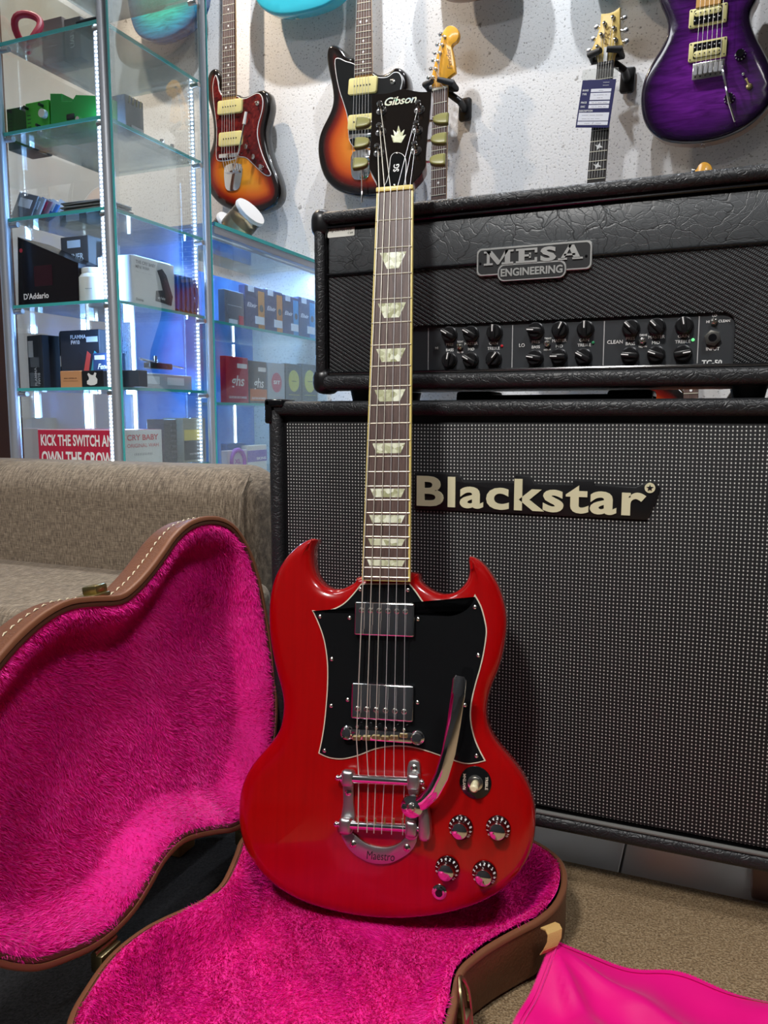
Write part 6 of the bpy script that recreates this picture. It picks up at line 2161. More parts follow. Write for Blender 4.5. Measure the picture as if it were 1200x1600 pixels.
def jazz(name, label, fr, out, pgd, pgmat, burst, pk, neck, dots12, yend, zf, extra):
    g = thing(name, label, 'guitar', mtx=fr.mtx(), group='guitars on the back wall')
    bp = smooth_poly(fr.locs(zf(out)), 3)
    ob('body', body_mesh(bp, BODYP, 0.014), burst, g)
    pgl_ = smooth_poly(fr.locs(zf(pgd), 0.001), 3)
    p = ob('pickguard', MB().prism(pgl_, 0.0002, 0.0014).me(smooth=None), 'white_print', g)
    ob('pickguard_face', MB().prism(offset(pgl_, 0.0022), 0.0004, 0.0022).me(smooth=None), pgmat, p)
    for x0, y0, x1, y1 in pk:
        (a, b), (c, d) = fr.loc(*zf([((x0 + x1) / 2, (y0 + y1) / 2)])[0], 0.008), (0, 0)
        w = fr.loc(*zf([(x1, (y0 + y1) / 2)])[0], 0.008)[0] - fr.loc(*zf([(x0, (y0 + y1) / 2)])[0], 0.008)[0]
        h = fr.loc(*zf([((x0 + x1) / 2, y0)])[0], 0.008)[1] - fr.loc(*zf([((x0 + x1) / 2, y1)])[0], 0.008)[1]
        pu = ob('pickup', MB().prism(rrect(a - w / 2, a + w / 2, b - h / 2, b + h / 2, 0.006), 0.002, 0.0095, 0.0018, 3).me(), 'pickup_cream', g)
        for k in range(6):
            ob('pole_piece', MB().cyl((a + (k - 2.5) * 0.0102, b, 0.009), (a + (k - 2.5) * 0.0102, b, 0.0101), 0.0022, seg=8).me(), 'dark_print', pu)
    nL0, nR0, nL1, nR1 = [fr.loc(*q, 0.008) for q in zf(neck)]
    y12 = fr.loc(*zf([dots12])[0], 0.008)[1]
    ye = fr.loc(*zf([yend])[0], 0.008)[1]
    nut, xl, xr, fy = wneck(g, fr, nL0, nR0, nL1, nR1, y12, ye)
    ob('headstock', MB().prism(smooth_poly([((xl(nut)), nut), (xl(nut) - 0.012, nut + 0.03), (xl(nut) - 0.018, nut + 0.15), (xl(nut) + 0.02, nut + 0.19), (xr(nut) + 0.01, nut + 0.16), (xr(nut) + 0.004, nut + 0.05), (xr(nut), nut)], 3), -0.008, 0.006, 0.001, 2).me(), 'maple', g)
    br = fr.loc(*zf([extra['bridge']])[0], 0.008)
    bo_ = ob('bridge', MB().box(br[0] - 0.040, br[0] + 0.040, br[1] - 0.006, br[1] + 0.006, 0.002, 0.012, 0.002).me(), 'chrome', g)
    tl_ = fr.loc(*zf([extra['tail']])[0], 0.003)
    ob('tailpiece', MB().prism(smooth_poly([(tl_[0] - 0.032, tl_[1] + 0.030), (tl_[0] + 0.032, tl_[1] + 0.030), (tl_[0] + 0.034, tl_[1] - 0.02), (tl_[0] + 0.02, tl_[1] - 0.045), (tl_[0] - 0.02, tl_[1] - 0.045), (tl_[0] - 0.034, tl_[1] - 0.02)], 3), 0.0002, 0.0025, 0.001, 2).box(tl_[0] - 0.03, tl_[0] + 0.03, tl_[1] + 0.006, tl_[1] + 0.014, 0.002, 0.010, 0.002).me(), 'chrome', g)
    nc_ = ((xl(nut) + xr(nut)) / 2, nut)
    wstrings(g, nc_, (br[0], br[1]), 0.010, 0.0135)
    wstrings(g, (br[0], br[1]), (tl_[0], tl_[1] + 0.01), 0.0135, 0.010, spread0=0.052)
    for x, y in extra.get('knobs', ()):
        c = fr.loc(*zf([(x, y)])[0], 0.008)
        ob('control_knob', MB().lathe([(0.0085, 0.002), (0.0085, 0.006), (0.0075, 0.016), (0, 0.0165)], (*c, 0), seg=18).me(), 'chrome', g)
    for x, y in extra.get('switch', ()):
        c = fr.loc(*zf([(x, y)])[0], 0.004)
        ob('switch', MB().lathe([(0.007, 0.002), (0.007, 0.004), (0.003, 0.005), (0.0025, 0.014), (0, 0.015)], (*c, 0), seg=14).me(), 'nickel', g)
    if 'arm' in extra:
        P = [(*fr.loc(*zf([(x, y)])[0], h), h) for x, y, h in extra['arm']]
        a_ = ob('tremolo_arm', MB().loft(P, 0.0024, 8).me(), 'chrome', g)
        if extra.get('tip'):
            ob('arm_tip', MB().loft([P[-1], tuple(Vector(P[-1]) + (Vector(P[-1]) - Vector(P[-2])).normalized() * 0.035)], [0.0052, 0.0042], 10).me(), cm((0.72, 0.70, 0.66)), a_)
    return g


z3 = lambda pts: [(320 + x / 3.3333, y / 3.3333) for x, y in pts]
FJ = wall_fr((567.5, 0), (559, 115), 0.075)
jazz('offset_guitar', 'sunburst offset guitar with black pickguard behind the red guitar headstock', FJ,
     [(778, 302), (755, 300), (735, 288), (715, 262), (695, 242), (670, 232), (648, 236), (635, 258), (632, 300), (640, 360), (655, 430), (664, 500), (658, 555), (638, 605), (610, 660), (592, 712), (585, 770), (590, 830), (605, 890), (630, 940), (670, 980), (720, 1005), (780, 1020), (850, 1025), (930, 1015), (1000, 985), (1055, 930), (1085, 850), (1085, 770), (1060, 690), (1035, 620), (1030, 560), (1042, 500), (1054, 450), (1046, 392), (1022, 357), (990, 349), (960, 370), (930, 384), (900, 384), (872, 370)],
     [(678, 312), (700, 302), (735, 318), (775, 330), (872, 380), (900, 400), (950, 400), (985, 376), (1015, 380), (1030, 420), (1020, 470), (1008, 540), (1012, 620), (1040, 720), (1050, 820), (1020, 860), (980, 840), (920, 785), (840, 770), (790, 775), (752, 730), (744, 620), (726, 550), (700, 470), (682, 380)],
     'pickguard_black', 'three_tone_sunburst', [(748, 402, 893, 488), (745, 594, 890, 672)], [(795, 0), (862, 0), (780, 385), (868, 385)], (825, 112), (824, 388), z3,
     dict(bridge=(815, 708), tail=(815, 845), knobs=((960, 640), (985, 700)), switch=((978, 425),), arm=((818, 880, 0.006), (819, 960, 0.016), (818, 1055, 0.016))))
z8 = lambda pts: [(330 + x / 4.444, y / 4.444) for x, y in pts]
FJ2 = wall_fr((357, 0), (351.5, 150), 0.075)
jazz('offset_guitar', 'sunburst offset guitar with tortoiseshell pickguard beside the glass cabinet', FJ2,
     [(178, 652), (200, 668), (240, 665), (280, 648), (320, 628), (355, 622), (385, 640), (400, 690), (402, 750), (388, 820), (374, 890), (376, 960), (392, 1040), (420, 1130), (455, 1220), (475, 1300), (470, 1370), (440, 1420), (390, 1450), (330, 1470), (250, 1475), (150, 1460), (60, 1420), (0, 1360), (-40, 1280), (-50, 1180), (-25, 1080), (5, 990), (10, 900), (0, 800), (-25, 700), (-38, 600), (-25, 520), (0, 480), (30, 475), (52, 510), (62, 570), (72, 640)],
     [(178, 666), (205, 682), (245, 680), (290, 657), (325, 645), (350, 662), (361, 710), (352, 780), (332, 850), (322, 920), (332, 990), (360, 1080), (395, 1160), (415, 1203), (405, 1221), (375, 1217), (330, 1180), (280, 1130), (240, 1097), (190, 1092), (150, 1110), (60, 1120), (34, 1080), (38, 900), (20, 740), (10, 600), (30, 520), (48, 560), (72, 655)],
     'tortoiseshell', 'amber_sunburst', [(44, 692, 210, 788), (52, 914, 210, 1010)], [(80, 0), (160, 0), (74, 660), (166, 660)], (117, 328), (120, 668), z8,
     dict(bridge=(125, 1080), tail=(150, 1215), knobs=((250, 1022), (300, 1092), (350, 1162)), switch=((320, 716),), arm=((150, 1190, 0.012), (190, 1060, 0.03), (225, 880, 0.03), (228, 862, 0.03)), tip=True))

# teal guitar, only its lower edge in view
FT = wall_fr((452, -100), (452, 0), 0.095)
tg_ = thing('solid_guitar', 'plain teal guitar body hanging at the top edge of the wall', 'guitar', mtx=FT.mtx(), group='guitars on the back wall')
tb = z3([(250, -30), (272, 18), (310, 53), (360, 74), (420, 78), (500, 67), (580, 47), (650, 17), (705, -30), (735, -110), (740, -210), (715, -310), (690, -400), (700, -480), (690, -560), (640, -600), (590, -560), (560, -520), (420, -520), (380, -600), (320, -640), (270, -600), (265, -500), (280, -400), (255, -300), (235, -200), (235, -110)])
ob('body', body_mesh(smooth_poly(FT.locs(tb), 3), BODYP, 0.02), 'teal_paint', tg_)
c = FT.loc(*z3([(485, 88)])[0], -0.02)
ob('strap_button', MB().lathe([(0.005, 0), (0.003, 0.004), (0.006, 0.011), (0, 0.012)], (c[0], c[1] + 0.004, -0.02), (0, -1, 0), 14).me(), 'nickel', tg_)
ob('bridge', MB().box(c[0] - 0.04, c[0] + 0.04, c[1] + 0.07, c[1] + 0.10, 0, 0.01, 0.002).me(), 'chrome', tg_)
ob('neck', MB().box(c[0] - 0.027, c[0] + 0.027, c[1] + 0.33, c[1] + 0.85, -0.012, 0.008, 0.006).me(), 'maple', tg_)

# two more bodies hang just above the picture and throw their shadows on the wall
for dx_, dy_, mt, lb in ((268, -28, 'natural_side', 'brown guitar hanging above the amber headstock, out of frame'), (492, -62, 'teal_paint', 'teal guitar hanging above the pale headstock, out of frame')):
    F_ = wall_fr((452 + dx_, -100 + dy_), (452 + dx_, dy_), 0.095)
    gg = thing('solid_guitar', lb, 'guitar', mtx=F_.mtx(), group='guitars on the back wall')
    ob('body', body_mesh(smooth_poly(F_.locs([(x + dx_, y + dy_) for x, y in tb]), 3), BODYP, 0.03), mt, gg)
    c = F_.loc(*[(x + dx_, y + dy_) for x, y in z3([(485, 88)])][0], -0.02)
    ob('neck', MB().box(c[0] - 0.027, c[0] + 0.027, c[1] + 0.33, c[1] + 0.85, -0.012, 0.008, 0.006).me(), 'maple', gg)

# teal burst guitar seen through the cabinet glass
FB = wall_fr((258, -100), (256, 0), 0.095)
tg2 = thing('flame_top_guitar', 'blue green flame top guitar seen through the cabinet glass', 'guitar', mtx=FB.mtx(), group='guitars on the back wall')
tb = [(196, -20), (203, 30), (214, 54), (236, 64), (264, 59), (292, 42), (312, 14), (318, -24), (310, -70), (300, -110), (305, -150), (290, -170), (272, -150), (240, -150), (222, -180), (204, -170), (206, -120), (206, -70)]
ob('body', body_mesh(smooth_poly(FB.locs(tb), 3), BODYP, 0.02), 'teal_burst', tg2)
c = FB.loc(258, -20)
ob('bridge', MB().box(c[0] - 0.036, c[0] + 0.036, c[1] - 0.012, c[1] + 0.012, 0, 0.012, 0.002).me(), 'chrome', tg2)
ob('neck', MB().box(c[0] - 0.026, c[0] + 0.026, c[1] + 0.20, c[1] + 0.62, -0.012, 0.008, 0.006).me(), 'maple', tg2)

# purple guitar
zp = lambda pts: [(980 + x / 5.4545, y / 5.4545) for x, y in pts]
FP = wall_fr((1107, 0), (1098, 118), 0.085)
pp_ = thing('flame_top_guitar', 'dark purple flame top guitar with cream pickup rings at upper right', 'guitar', mtx=FP.mtx(), group='guitars on the back wall')
pb_ = zp([(272, 0), (290, 60), (322, 130), (341, 200), (338, 270), (315, 340), (275, 420), (225, 500), (175, 590), (135, 690), (114, 800), (113, 900), (130, 1000), (165, 1080), (220, 1140), (300, 1190), (400, 1212), (500, 1218), (620, 1212), (740, 1192), (860, 1155), (980, 1100), (1080, 1030), (1170, 940), (1230, 850), (1252, 760), (1242, 660), (1210, 540), (1160, 430), (1100, 320), (1060, 220), (1045, 140), (1058, 70), (1095, 0), (1120, -80), (1120, -180), (1080, -250), (1030, -240), (980, -170), (900, -100), (840, -85), (560, -85), (490, -130), (430, -260), (360, -380), (300, -410), (262, -360), (250, -250), (252, -120)])
pbl = smooth_poly(FP.locs(pb_), 3)
bd = ob('body', body_mesh(pbl, [(0.0, -0.010), (0, -0.007), (0.0016, -0.0035), (0.004, -0.0015), (0.010, 0.0)], 0.014), 'purple_burst', pp_)
ob('body_back', MB().prism(pbl, -0.044, -0.0095, back=0.006).me(), 'natural_side', pp_)
for (x0, y0, x1, y1), up in (((527, 55, 850, 215), 1), ((523, 342, 845, 505), 0)):
    a = FP.loc(*zp([((x0 + x1) / 2, (y0 + y1) / 2 - 2)])[0], 0.004)
    w = FP.loc(*zp([(x1, (y0 + y1) / 2 - 20)])[0], 0.004)[0] - FP.loc(*zp([(x0, (y0 + y1) / 2 + 20)])[0], 0.004)[0]
    h = FP.loc(*zp([(686, y0)])[0], 0.004)[1] - FP.loc(*zp([(686, y1)])[0], 0.004)[1]
    r = ob('pickup_ring', MB().prism(rrect(a[0] - w / 2, a[0] + w / 2, a[1] - h / 2, a[1] + h / 2, 0.003), 0.0002, 0.005, 0.001, 2).me(), 'pickup_cream', pp_)
    ob('pickup', MB().prism(rrect(a[0] - w * 0.37, a[0] + w * 0.37, a[1] - h * 0.38, a[1] + h * 0.38, 0.002), 0.004, 0.0065).me(), 'black_gloss', r)
    sg_ = 1 if up else -1
    ob('cream_bobbin', MB().prism(rrect(a[0] - w * 0.36, a[0] + w * 0.36, a[1] + sg_ * h * 0.19 - h * 0.17, a[1] + sg_ * h * 0.19 + h * 0.17, h * 0.16), 0.005, 0.0085, 0.001, 2).me(), 'pickup_cream', r)
    for k in range(6):
        x = a[0] + (k - 2.5) * 0.0104
        ob('pole_screw', MB().lathe([(0.0027, 0), (0.0022, 0.0016), (0, 0.002)], (x, a[1] - sg_ * h * 0.18, 0.0065), seg=10).me(), 'chrome', r)
        ob('pole_piece', MB().cyl((x, a[1] + sg_ * h * 0.19, 0.008), (x, a[1] + sg_ * h * 0.19, 0.0088), 0.0016, seg=8).me(), 'dark_print', r)
    for sx_ in (-1, 1):
        for sy_ in (-1, 1):
            ob('screw', MB().cyl((a[0] + sx_ * w * 0.45, a[1] + sy_ * h * 0.40, 0.005), (a[0] + sx_ * w * 0.45, a[1] + sy_ * h * 0.40, 0.0056), 0.0016, seg=8).me(), 'dark_print', r)
a = FP.loc(*zp([(692, 597)])[0], 0.006)
w = FP.loc(*zp([(830, 580)])[0], 0.006)[0] - FP.loc(*zp([(556, 605)])[0], 0.006)[0]
br = ob('bridge', MB().box(a[0] - w / 2, a[0] + w / 2, a[1] - 0.018, a[1] + 0.018, 0.001, 0.010, 0.002).me(), 'nickel', pp_)
for k in range(6):
    x = a[0] + (k - 2.5) * w / 6.4
    ob('saddle', MB().box(x - 0.0045, x + 0.0045, a[1] - 0.008, a[1] + 0.012, 0.010, 0.0145, 0.001, 1).me(), 'steel', br)
    ob('string_hole', MB().cyl((x, a[1] - 0.012, 0.0095), (x, a[1] - 0.012, 0.0104), 0.002, seg=8).me(), 'dark_print', br)
P = [(*FP.loc(*zp([(x, y)])[0], h), h) for x, y, h in ((812, 560, 0.010), (815, 590, 0.022), (845, 760, 0.03), (870, 880, 0.032), (918, 1035, 0.034))]
ob('tremolo_arm', MB().loft(P, [0.003, 0.003, 0.0026, 0.0026, 0.0024], 10).me(), 'chrome', br)
for x, y in ((965, 465), (870, 838)):
    c = FP.loc(*zp([(x, y)])[0], 0.006)
    k_ = ob('control_knob', MB().lathe([(0.012, 0), (0.0118, 0.004), (0.009, 0.008), (0.0085, 0.016), (0, 0.016)], (*c, 0), seg=24).me(), 'knob_black', pp_)
    lt = MB()
    for i in range(10):
        an = 2 * math.pi * i / 10
        add_text(lt, str(i), (c[0] + 0.0106 * math.cos(an), c[1] + 0.0106 * math.sin(an), 0.0066), 0.005, ex=(math.sin(an), -math.cos(an), 0), ey=(-math.cos(an), -math.sin(an), 0.9))
    ob('knob_numbers', flat_me(lt), 'white_print', k_)
c = FP.loc(*zp([(1040, 735)])[0], 0.004)
ob('selector_switch', MB().lathe([(0.0065, 0), (0.0065, 0.003), (0.0035, 0.004)], (*c, 0), seg=16).loft([(c[0], c[1], 0.003), (c[0] - 0.006, c[1] + 0.012, 0.018)], [0.0018, 0.003], 8).me(), 'brass', pp_)
c = FP.loc(*zp([(990, 640)])[0], 0.004)
ob('switch_tip', MB().ball((c[0], c[1], 0.010), 0.004, u=10, v=6).cyl((c[0], c[1], 0), (c[0], c[1], 0.008), 0.0018, seg=8).me(), 'chrome', pp_)
nL, nR = FP.loc(*zp([(588, 20)])[0], 0.008), FP.loc(*zp([(797, 0)])[0], 0.008)
ny_ = FP.loc(*zp([(690, 45)])[0], 0.008)[1]
ob('neck', MB().box(nL[0], nR[0], ny_, ny_ + 0.50, -0.012, 0.004, 0.004).me(), 'maple', pp_)
ob('fingerboard', MB().box(nL[0], nR[0], ny_, ny_ + 0.50, 0.004, 0.008).me(), 'maple', pp_)
wstrings(pp_, ((nL[0] + nR[0]) / 2, ny_ + 0.5), (a[0], a[1]), 0.011, 0.0155, spread0=0.036)
c = FP.loc(*zp([(645, 1228)])[0], -0.02)
ob('strap_button', MB().lathe([(0.005, 0), (0.003, 0.004), (0.0065, 0.012), (0, 0.013)], (c[0], c[1] + 0.002, -0.02), (0, -1, 0), 14).me(), 'chrome', pp_)


def hanger(fr, label, armL, armR, base, zf):
    """padded yoke: base plate on the wall, stem, two arms"""
    b0 = fr.loc(*zf([base])[0])
    h = thing('guitar_hanger', label, 'wall hanger', mtx=fr.mtx(), group='wall hangers')
    wb = -0.075
    ob('base_plate', MB().prism(rrect(b0[0] - 0.018, b0[0] + 0.018, b0[1] - 0.030, b0[1] + 0.030, 0.008), wb + 0.001, wb + 0.010, 0.003, 2).me(), 'black_plastic', h)
    aL, aR = [fr.loc(*q) for q in zf(armL)], [fr.loc(*q) for q in zf(armR)]
    mid = ((aL[0][0] + aR[0][0]) / 2, (aL[0][1] + aR[0][1]) / 2)
    ob('stem', MB().loft([(b0[0], b0[1], wb + 0.008), (b0[0], b0[1] + 0.01, -0.035), (mid[0], mid[1] - 0.004, -0.022)], [0.010, 0.009, 0.009], 12).me(), 'black_plastic', h)
    for q in (aL, aR):
        ob('yoke_arm', MB().loft([(mid[0], mid[1] - 0.004, -0.022), (q[0][0], q[0][1] - 0.006, -0.018), (q[0][0], q[0][1], 0.004), (q[1][0], q[1][1], 0.016)], [0.009, 0.009, 0.0088, 0.0066], 12).me(), 'black_rubber', h)
    return h


def strat(shift, facemat, label, hlabel, detail=True):
    zs = lambda pts: [(640 + x / 5.333 + shift[0], 20 + y / 5.333 + shift[1]) for x, y in pts]
    (t_, b_) = zs([(251, 635), (240, 1530)])
    fr = wall_fr(t_, b_, 0.080)
    g = thing('bolt_on_guitar', label, 'guitar', mtx=fr.mtx(), group='guitars on the back wall')
    hs = smooth_poly(fr.locs(zs([(190, 622), (184, 575), (203, 470), (233, 360), (263, 250), (284, 165), (318, 120), (360, 112), (400, 138), (413, 190), (396, 240), (366, 262), (352, 285), (360, 330), (375, 420), (383, 500), (342, 530), (313, 562), (312, 622)])), 3, corners=(0, 15, 18))
    ob('headstock', MB().prism(hs, -0.010, 0.004, 0.001, 2, back=0.001).me(), facemat, g)
    nl_, nr_ = fr.loc(*zs([(190, 635)])[0], 0.008), fr.loc(*zs([(312, 635)])[0], 0.008)
    el_, er_ = fr.loc(*zs([(178, 1530)])[0], 0.008), fr.loc(*zs([(300, 1530)])[0], 0.008)
    ny2 = (nl_[1] + nr_[1]) / 2
    s = 0.62
    wneck(g, fr, nl_, nr_, el_, er_, ny2 - 0.4851 * s, ny2 - 0.7111 * s, side='aged_maple')
    ob('nut', MB().box(nl_[0], nr_[0], ny2 - 0.001, ny2 + 0.004, 0.002, 0.010).me(smooth=None), 'cream_edge', g)
    cxe = (el_[0] + er_[0]) / 2 - 0.004
    yb_ = ny2 - 0.545
    so = [(-0.03, 0.20), (-0.07, 0.22), (-0.10, 0.27), (-0.125, 0.26), (-0.14, 0.19), (-0.12, 0.10), (-0.11, 0.03), (-0.14, -0.05), (-0.16, -0.13), (-0.13, -0.20), (-0.05, -0.235), (0.05, -0.235), (0.13, -0.20), (0.155, -0.12), (0.13, -0.04), (0.105, 0.03), (0.115, 0.10), (0.12, 0.16), (0.10, 0.19), (0.07, 0.15), (0.03, 0.14)]
    ob('body', body_mesh(smooth_poly([(cxe + x, yb_ + y - 0.02) for x, y in so], 3), BODYP, 0.03), 'three_tone_sunburst', g)
    bt, ps = zs([(258, 180), (232, 265), (213, 335), (197, 395), (178, 467), (158, 540)]), zs([(295, 205), (277, 272), (258, 340), (240, 407), (222, 472), (200, 542)])
    for k in range(6):
        p, q = fr.loc(*ps[k], 0.004), fr.loc(*bt[k], -0.006)
        t = ob('tuner', MB().lathe([(0.0050, 0.003), (0.0045, 0.005), (0.0030, 0.006), (0.0030, 0.012), (0.0038, 0.013), (0, 0.0135)], (*p, 0), seg=12).me(), 'nickel', g)
        ob('tuner_button', MB().ball((*q, -0.006), 0.0075, (0.9, 0.75, 0.5), 12, 8).cyl((*q, -0.006), (*p, -0.006), 0.0022, seg=8).me(), 'chrome', t)
        ob('string', MB().loft([(*p, 0.010), (nl_[0] + (nr_[0] - nl_[0]) * (k + 0.8) / 6.6, ny2, 0.0105), (el_[0] + (er_[0] - el_[0]) * (k + 0.8) / 6.6, el_[1], 0.012)], 0.0004, 5).me(), 'plain_string', g)
    lt = MB()
    la_, lb_ = fr.loc(*zs([(345, 470)])[0]), fr.loc(*zs([(328, 300)])[0])
    dv2 = Vector((lb_[0] - la_[0], lb_[1] - la_[1], 0)).normalized()
    add_text(lt, 'Fender', ((la_[0] + lb_[0]) / 2, (la_[1] + lb_[1]) / 2, 0.0045), 0.02, ex=dv2, ey=(-dv2.y, dv2.x, 0), fit=0.055, shear=0.35)
    ob('headstock_lettering', flat_me(lt), cm((0.25, 0.12, 0.02)), g)
    hanger(fr, hlabel, [(135, 605), (210, 590)], [(365, 590), (255, 572)], (372, 735), zs)
    return g


strat((0, 0), 'aged_maple', 'amber maple headstock guitar with rosewood neck behind the red guitar tuners', 'black yoke hanger under the amber headstock')
strat((396, 213), 'aged_maple', 'orange headstock guitar mostly hidden behind the amplifier', 'black yoke hanger hidden behind the amplifier')

# pale headstock guitar with tag
zq = lambda pts: [(880 + x / 5.517, y / 5.517) for x, y in pts]
FQ = wall_fr(*zq([(362, 545), (287, 1540)]), 0.080)
pq = thing('set_neck_guitar', 'guitar with pale maple headstock and dark fingerboard above the amplifier', 'guitar', mtx=FQ.mtx(), group='guitars on the back wall')
hs = smooth_poly(FQ.locs(zq([(300, 545), (288, 495), (250, 440), (275, 370), (305, 280), (324, 200), (330, 124), (385, 120), (440, 103), (492, 64), (490, 150), (489, 280), (499, 340), (515, 385), (480, 412), (445, 470), (430, 545)])), 3, corners=(0, 6, 9, 16))
ob('headstock', MB().prism(hs, -0.010, 0.003, 0.001, 2, back=0.001).me(), 'pale_maple', pq)
nl_, nr_ = FQ.loc(*zq([(293, 552)])[0], 0.008), FQ.loc(*zq([(432, 548)])[0], 0.008)
el_, er_ = FQ.loc(*zq([(208, 1540)])[0], 0.008), FQ.loc(*zq([(362, 1530)])[0], 0.008)
ny2 = (nl_[1] + nr_[1]) / 2
mat('ebony', (0.022, 0.018, 0.017), 0.4)
_, xl_, xr_, fy_ = wneck(pq, FQ, nl_, nr_, el_, er_, ny2 - 0.4851 * 0.60, ny2 - 0.7111 * 0.60, board='ebony', side='natural_side', dots=False)
for k in (3, 5, 7, 9):
    y = (fy_[k - 1] + fy_[k]) / 2
    c = (xl_(y) + xr_(y)) / 2
    ob('bird_inlay', MB().prism([(c - 0.010, y + 0.004), (c - 0.002, y + 0.002), (c + 0.003, y + 0.009), (c + 0.004, y + 0.001), (c + 0.011, y - 0.004), (c + 0.001, y - 0.004), (c - 0.003, y - 0.009), (c - 0.004, y - 0.002)], 0.0075, 0.0084).me(smooth=None), 'white_print', pq)
ob('nut', MB().box(nl_[0], nr_[0], ny2 - 0.001, ny2 + 0.005, 0.002, 0.010).me(smooth=None), 'dark_print', pq)
c = FQ.loc(*zq([(367, 475)])[0], 0.004)
ob('truss_rod_cover', MB().prism(rrect(c[0] - 0.0055, c[0] + 0.0055, c[1] - 0.018, c[1] + 0.018, 0.002), 0.003, 0.006, 0.001, 1).me(), 'silver_plate', pq)
posts = zq([(435, 158), (362, 212), (445, 252), (335, 308), (457, 350), (302, 412)])
btns = zq([(528, 155), (290, 235), (540, 262), (262, 335), (545, 357), (225, 437)])
for k in range(6):
    p, q = FQ.loc(*posts[k], 0.003), FQ.loc(*btns[k], -0.006)
    t = ob('tuner', MB().lathe([(0.0055, 0.003), (0.0050, 0.005), (0.0032, 0.006), (0.0032, 0.013), (0.004, 0.014), (0, 0.0145)], (*p, 0), seg=12).me(), 'chrome', pq)
    ob('tuner_button', MB().ball((*q, -0.006), 0.0085, (0.85, 0.8, 0.5), 12, 8).cyl((*q, -0.006), (*p, -0.006), 0.0022, seg=8).me(), 'steel', t)
    kk = (5, 3, 1, 0, 2, 4).index(k)
    ob('string', MB().loft([(*p, 0.010), (nl_[0] + (nr_[0] - nl_[0]) * (kk + 0.8) / 6.6, ny2, 0.0105), (el_[0] + (er_[0] - el_[0]) * (kk + 0.8) / 6.6, el_[1], 0.012)], 0.0004, 5).me(), 'plain_string', pq)
lt = MB()
la_, lb_ = FQ.loc(*zq([(375, 395)])[0]), FQ.loc(*zq([(398, 225)])[0])
dv2 = Vector((lb_[0] - la_[0], lb_[1] - la_[1], 0)).normalized()
add_text(lt, 'PRS', ((la_[0] + lb_[0]) / 2, (la_[1] + lb_[1]) / 2, 0.0035), 0.025, ex=dv2, ey=(-dv2.y, dv2.x, 0), fit=0.048, shear=0.4)
ob('headstock_lettering', flat_me(lt), cm((0.30, 0.18, 0.03)), pq)
cxe, yb_ = (el_[0] + er_[0]) / 2 - 0.02, ny2 - 0.52
ob('body', body_mesh(smooth_poly([(cxe + x, yb_ + y - 0.02) for x, y in [(-0.03, 0.18), (-0.07, 0.20), (-0.10, 0.25), (-0.13, 0.22), (-0.13, 0.12), (-0.11, 0.03), (-0.14, -0.05), (-0.155, -0.13), (-0.12, -0.20), (-0.05, -0.225), (0.05, -0.225), (0.12, -0.20), (0.15, -0.12), (0.13, -0.04), (0.105, 0.03), (0.115, 0.10), (0.11, 0.15), (0.07, 0.14), (0.03, 0.13)]], 3), BODYP, 0.03), 'teal_burst', pq)
hanger(FQ, 'black yoke hanger holding the pale maple headstock', [(235, 480), (340, 455)], [(495, 430), (390, 447)], (495, 600), zq)
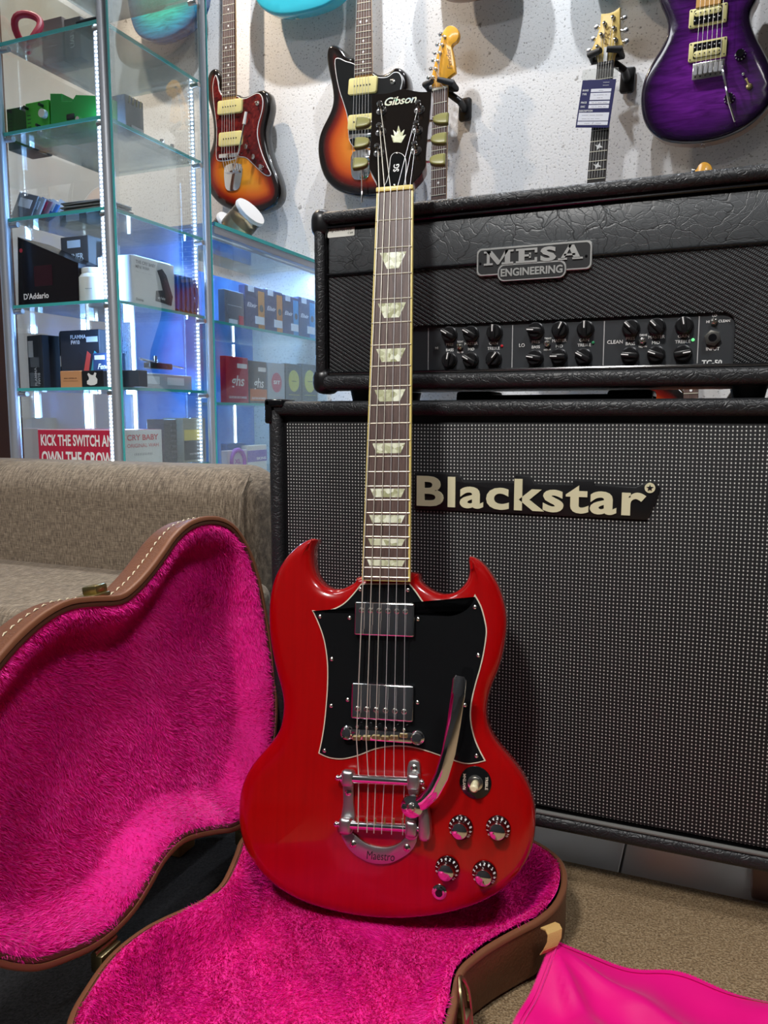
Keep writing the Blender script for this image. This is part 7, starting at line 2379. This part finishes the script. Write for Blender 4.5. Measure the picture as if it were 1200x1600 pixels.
# price tag in a clear sleeve hanging on its strings
FG = Fr(FQ.O + FQ.N * 0.020, FQ.X, FQ.Y, FQ.N)
cc = FG.locs(zq([(105, 1100), (395, 1100), (458, 680), (168, 692)]))
ox, oy_ = sum(p[0] for p in cc) / 4, cc[0][1]
FG2 = Fr(FG.world(ox, oy_), FG.X, FG.Y, FG.N)
cc = [(x - ox, y - oy_) for x, y in cc]
tag = thing('price_tag', 'navy blue price tag card hanging on the pale headstock guitar', 'price tag', mtx=FG2.mtx())
mat('navy_card', (0.012, 0.012, 0.085), 0.35)
ob('card', MB().prism(cc, -0.0008, 0.0).me(smooth=None), 'navy_card', tag)
sl_ = FG2.locs(zq([(158, 690), (468, 668), (478, 582), (170, 604)]))
ob('clear_sleeve', MB().prism(sl_, -0.0012, 0.0004).me(smooth=None), 'clear_acrylic', tag)
U = lambda u, v: (cc[3][0] + (cc[2][0] - cc[3][0]) * u + ((cc[0][0] - cc[3][0]) + ((cc[1][0] - cc[2][0]) - (cc[0][0] - cc[3][0])) * u) * v, cc[3][1] + (cc[2][1] - cc[3][1]) * u + ((cc[0][1] - cc[3][1]) + ((cc[1][1] - cc[2][1]) - (cc[0][1] - cc[3][1])) * u) * v)
eX = Vector((U(1, 0.5)[0] - U(0, 0.5)[0], U(1, 0.5)[1] - U(0, 0.5)[1], 0)).normalized()
cw = math.hypot(U(1, 0.5)[0] - U(0, 0.5)[0], U(1, 0.5)[1] - U(0, 0.5)[1])
for u0, u1, v0, v1 in ((0.30, 0.90, 0.19, 0.255), (0.30, 0.90, 0.275, 0.42), (0.30, 0.90, 0.445, 0.505), (0.30, 0.90, 0.525, 0.595), (0.04, 0.94, 0.685, 0.855), (0.04, 0.94, 0.87, 0.945)):
    ob('tag_field', MB().prism([U(u0, v1), U(u1, v1), U(u1, v0), U(u0, v0)], -0.0002, 0.0003).me(smooth=None), cm((0.75, 0.75, 0.80)), tag)
lt, l2 = MB(), MB()
for s_, u, v, fw in (('BRAND', 0.14, 0.22, 0.18), ('TYPE', 0.12, 0.30, 0.13), ('PRICE', 0.14, 0.475, 0.17), ('DISC', 0.13, 0.56, 0.13), ('DESCRIPTION', 0.24, 0.65, 0.40), ('~~~~', 0.72, 0.06, 0.18), ('~~~~', 0.72, 0.12, 0.18)):
    add_text(lt, s_, (*U(u, v), 0.0004), 0.006, ex=eX, ey=(-eX.y, eX.x, 0), fit=cw * fw, bold=0.0001)
for s_, u, v, fw in (('---', 0.6, 0.222, 0.12), ('-- ------ --', 0.6, 0.315, 0.40), ('---- --', 0.6, 0.375, 0.16), ('-- - --- ---', 0.6, 0.475, 0.44), ('-- - --- --', 0.6, 0.56, 0.42), ('----- ---- -----', 0.45, 0.735, 0.62), ('---- -- --- ----', 0.42, 0.81, 0.52), ('----  /  ----', 0.5, 0.908, 0.5)):
    add_text(l2, s_, (*U(u, v), 0.0005), 0.006, ex=eX, ey=(-eX.y, eX.x, 0), fit=cw * fw)
ob('tag_lettering', flat_me(lt), 'white_print', tag)
ob('tag_handwriting', flat_me(l2), 'dark_print', tag)
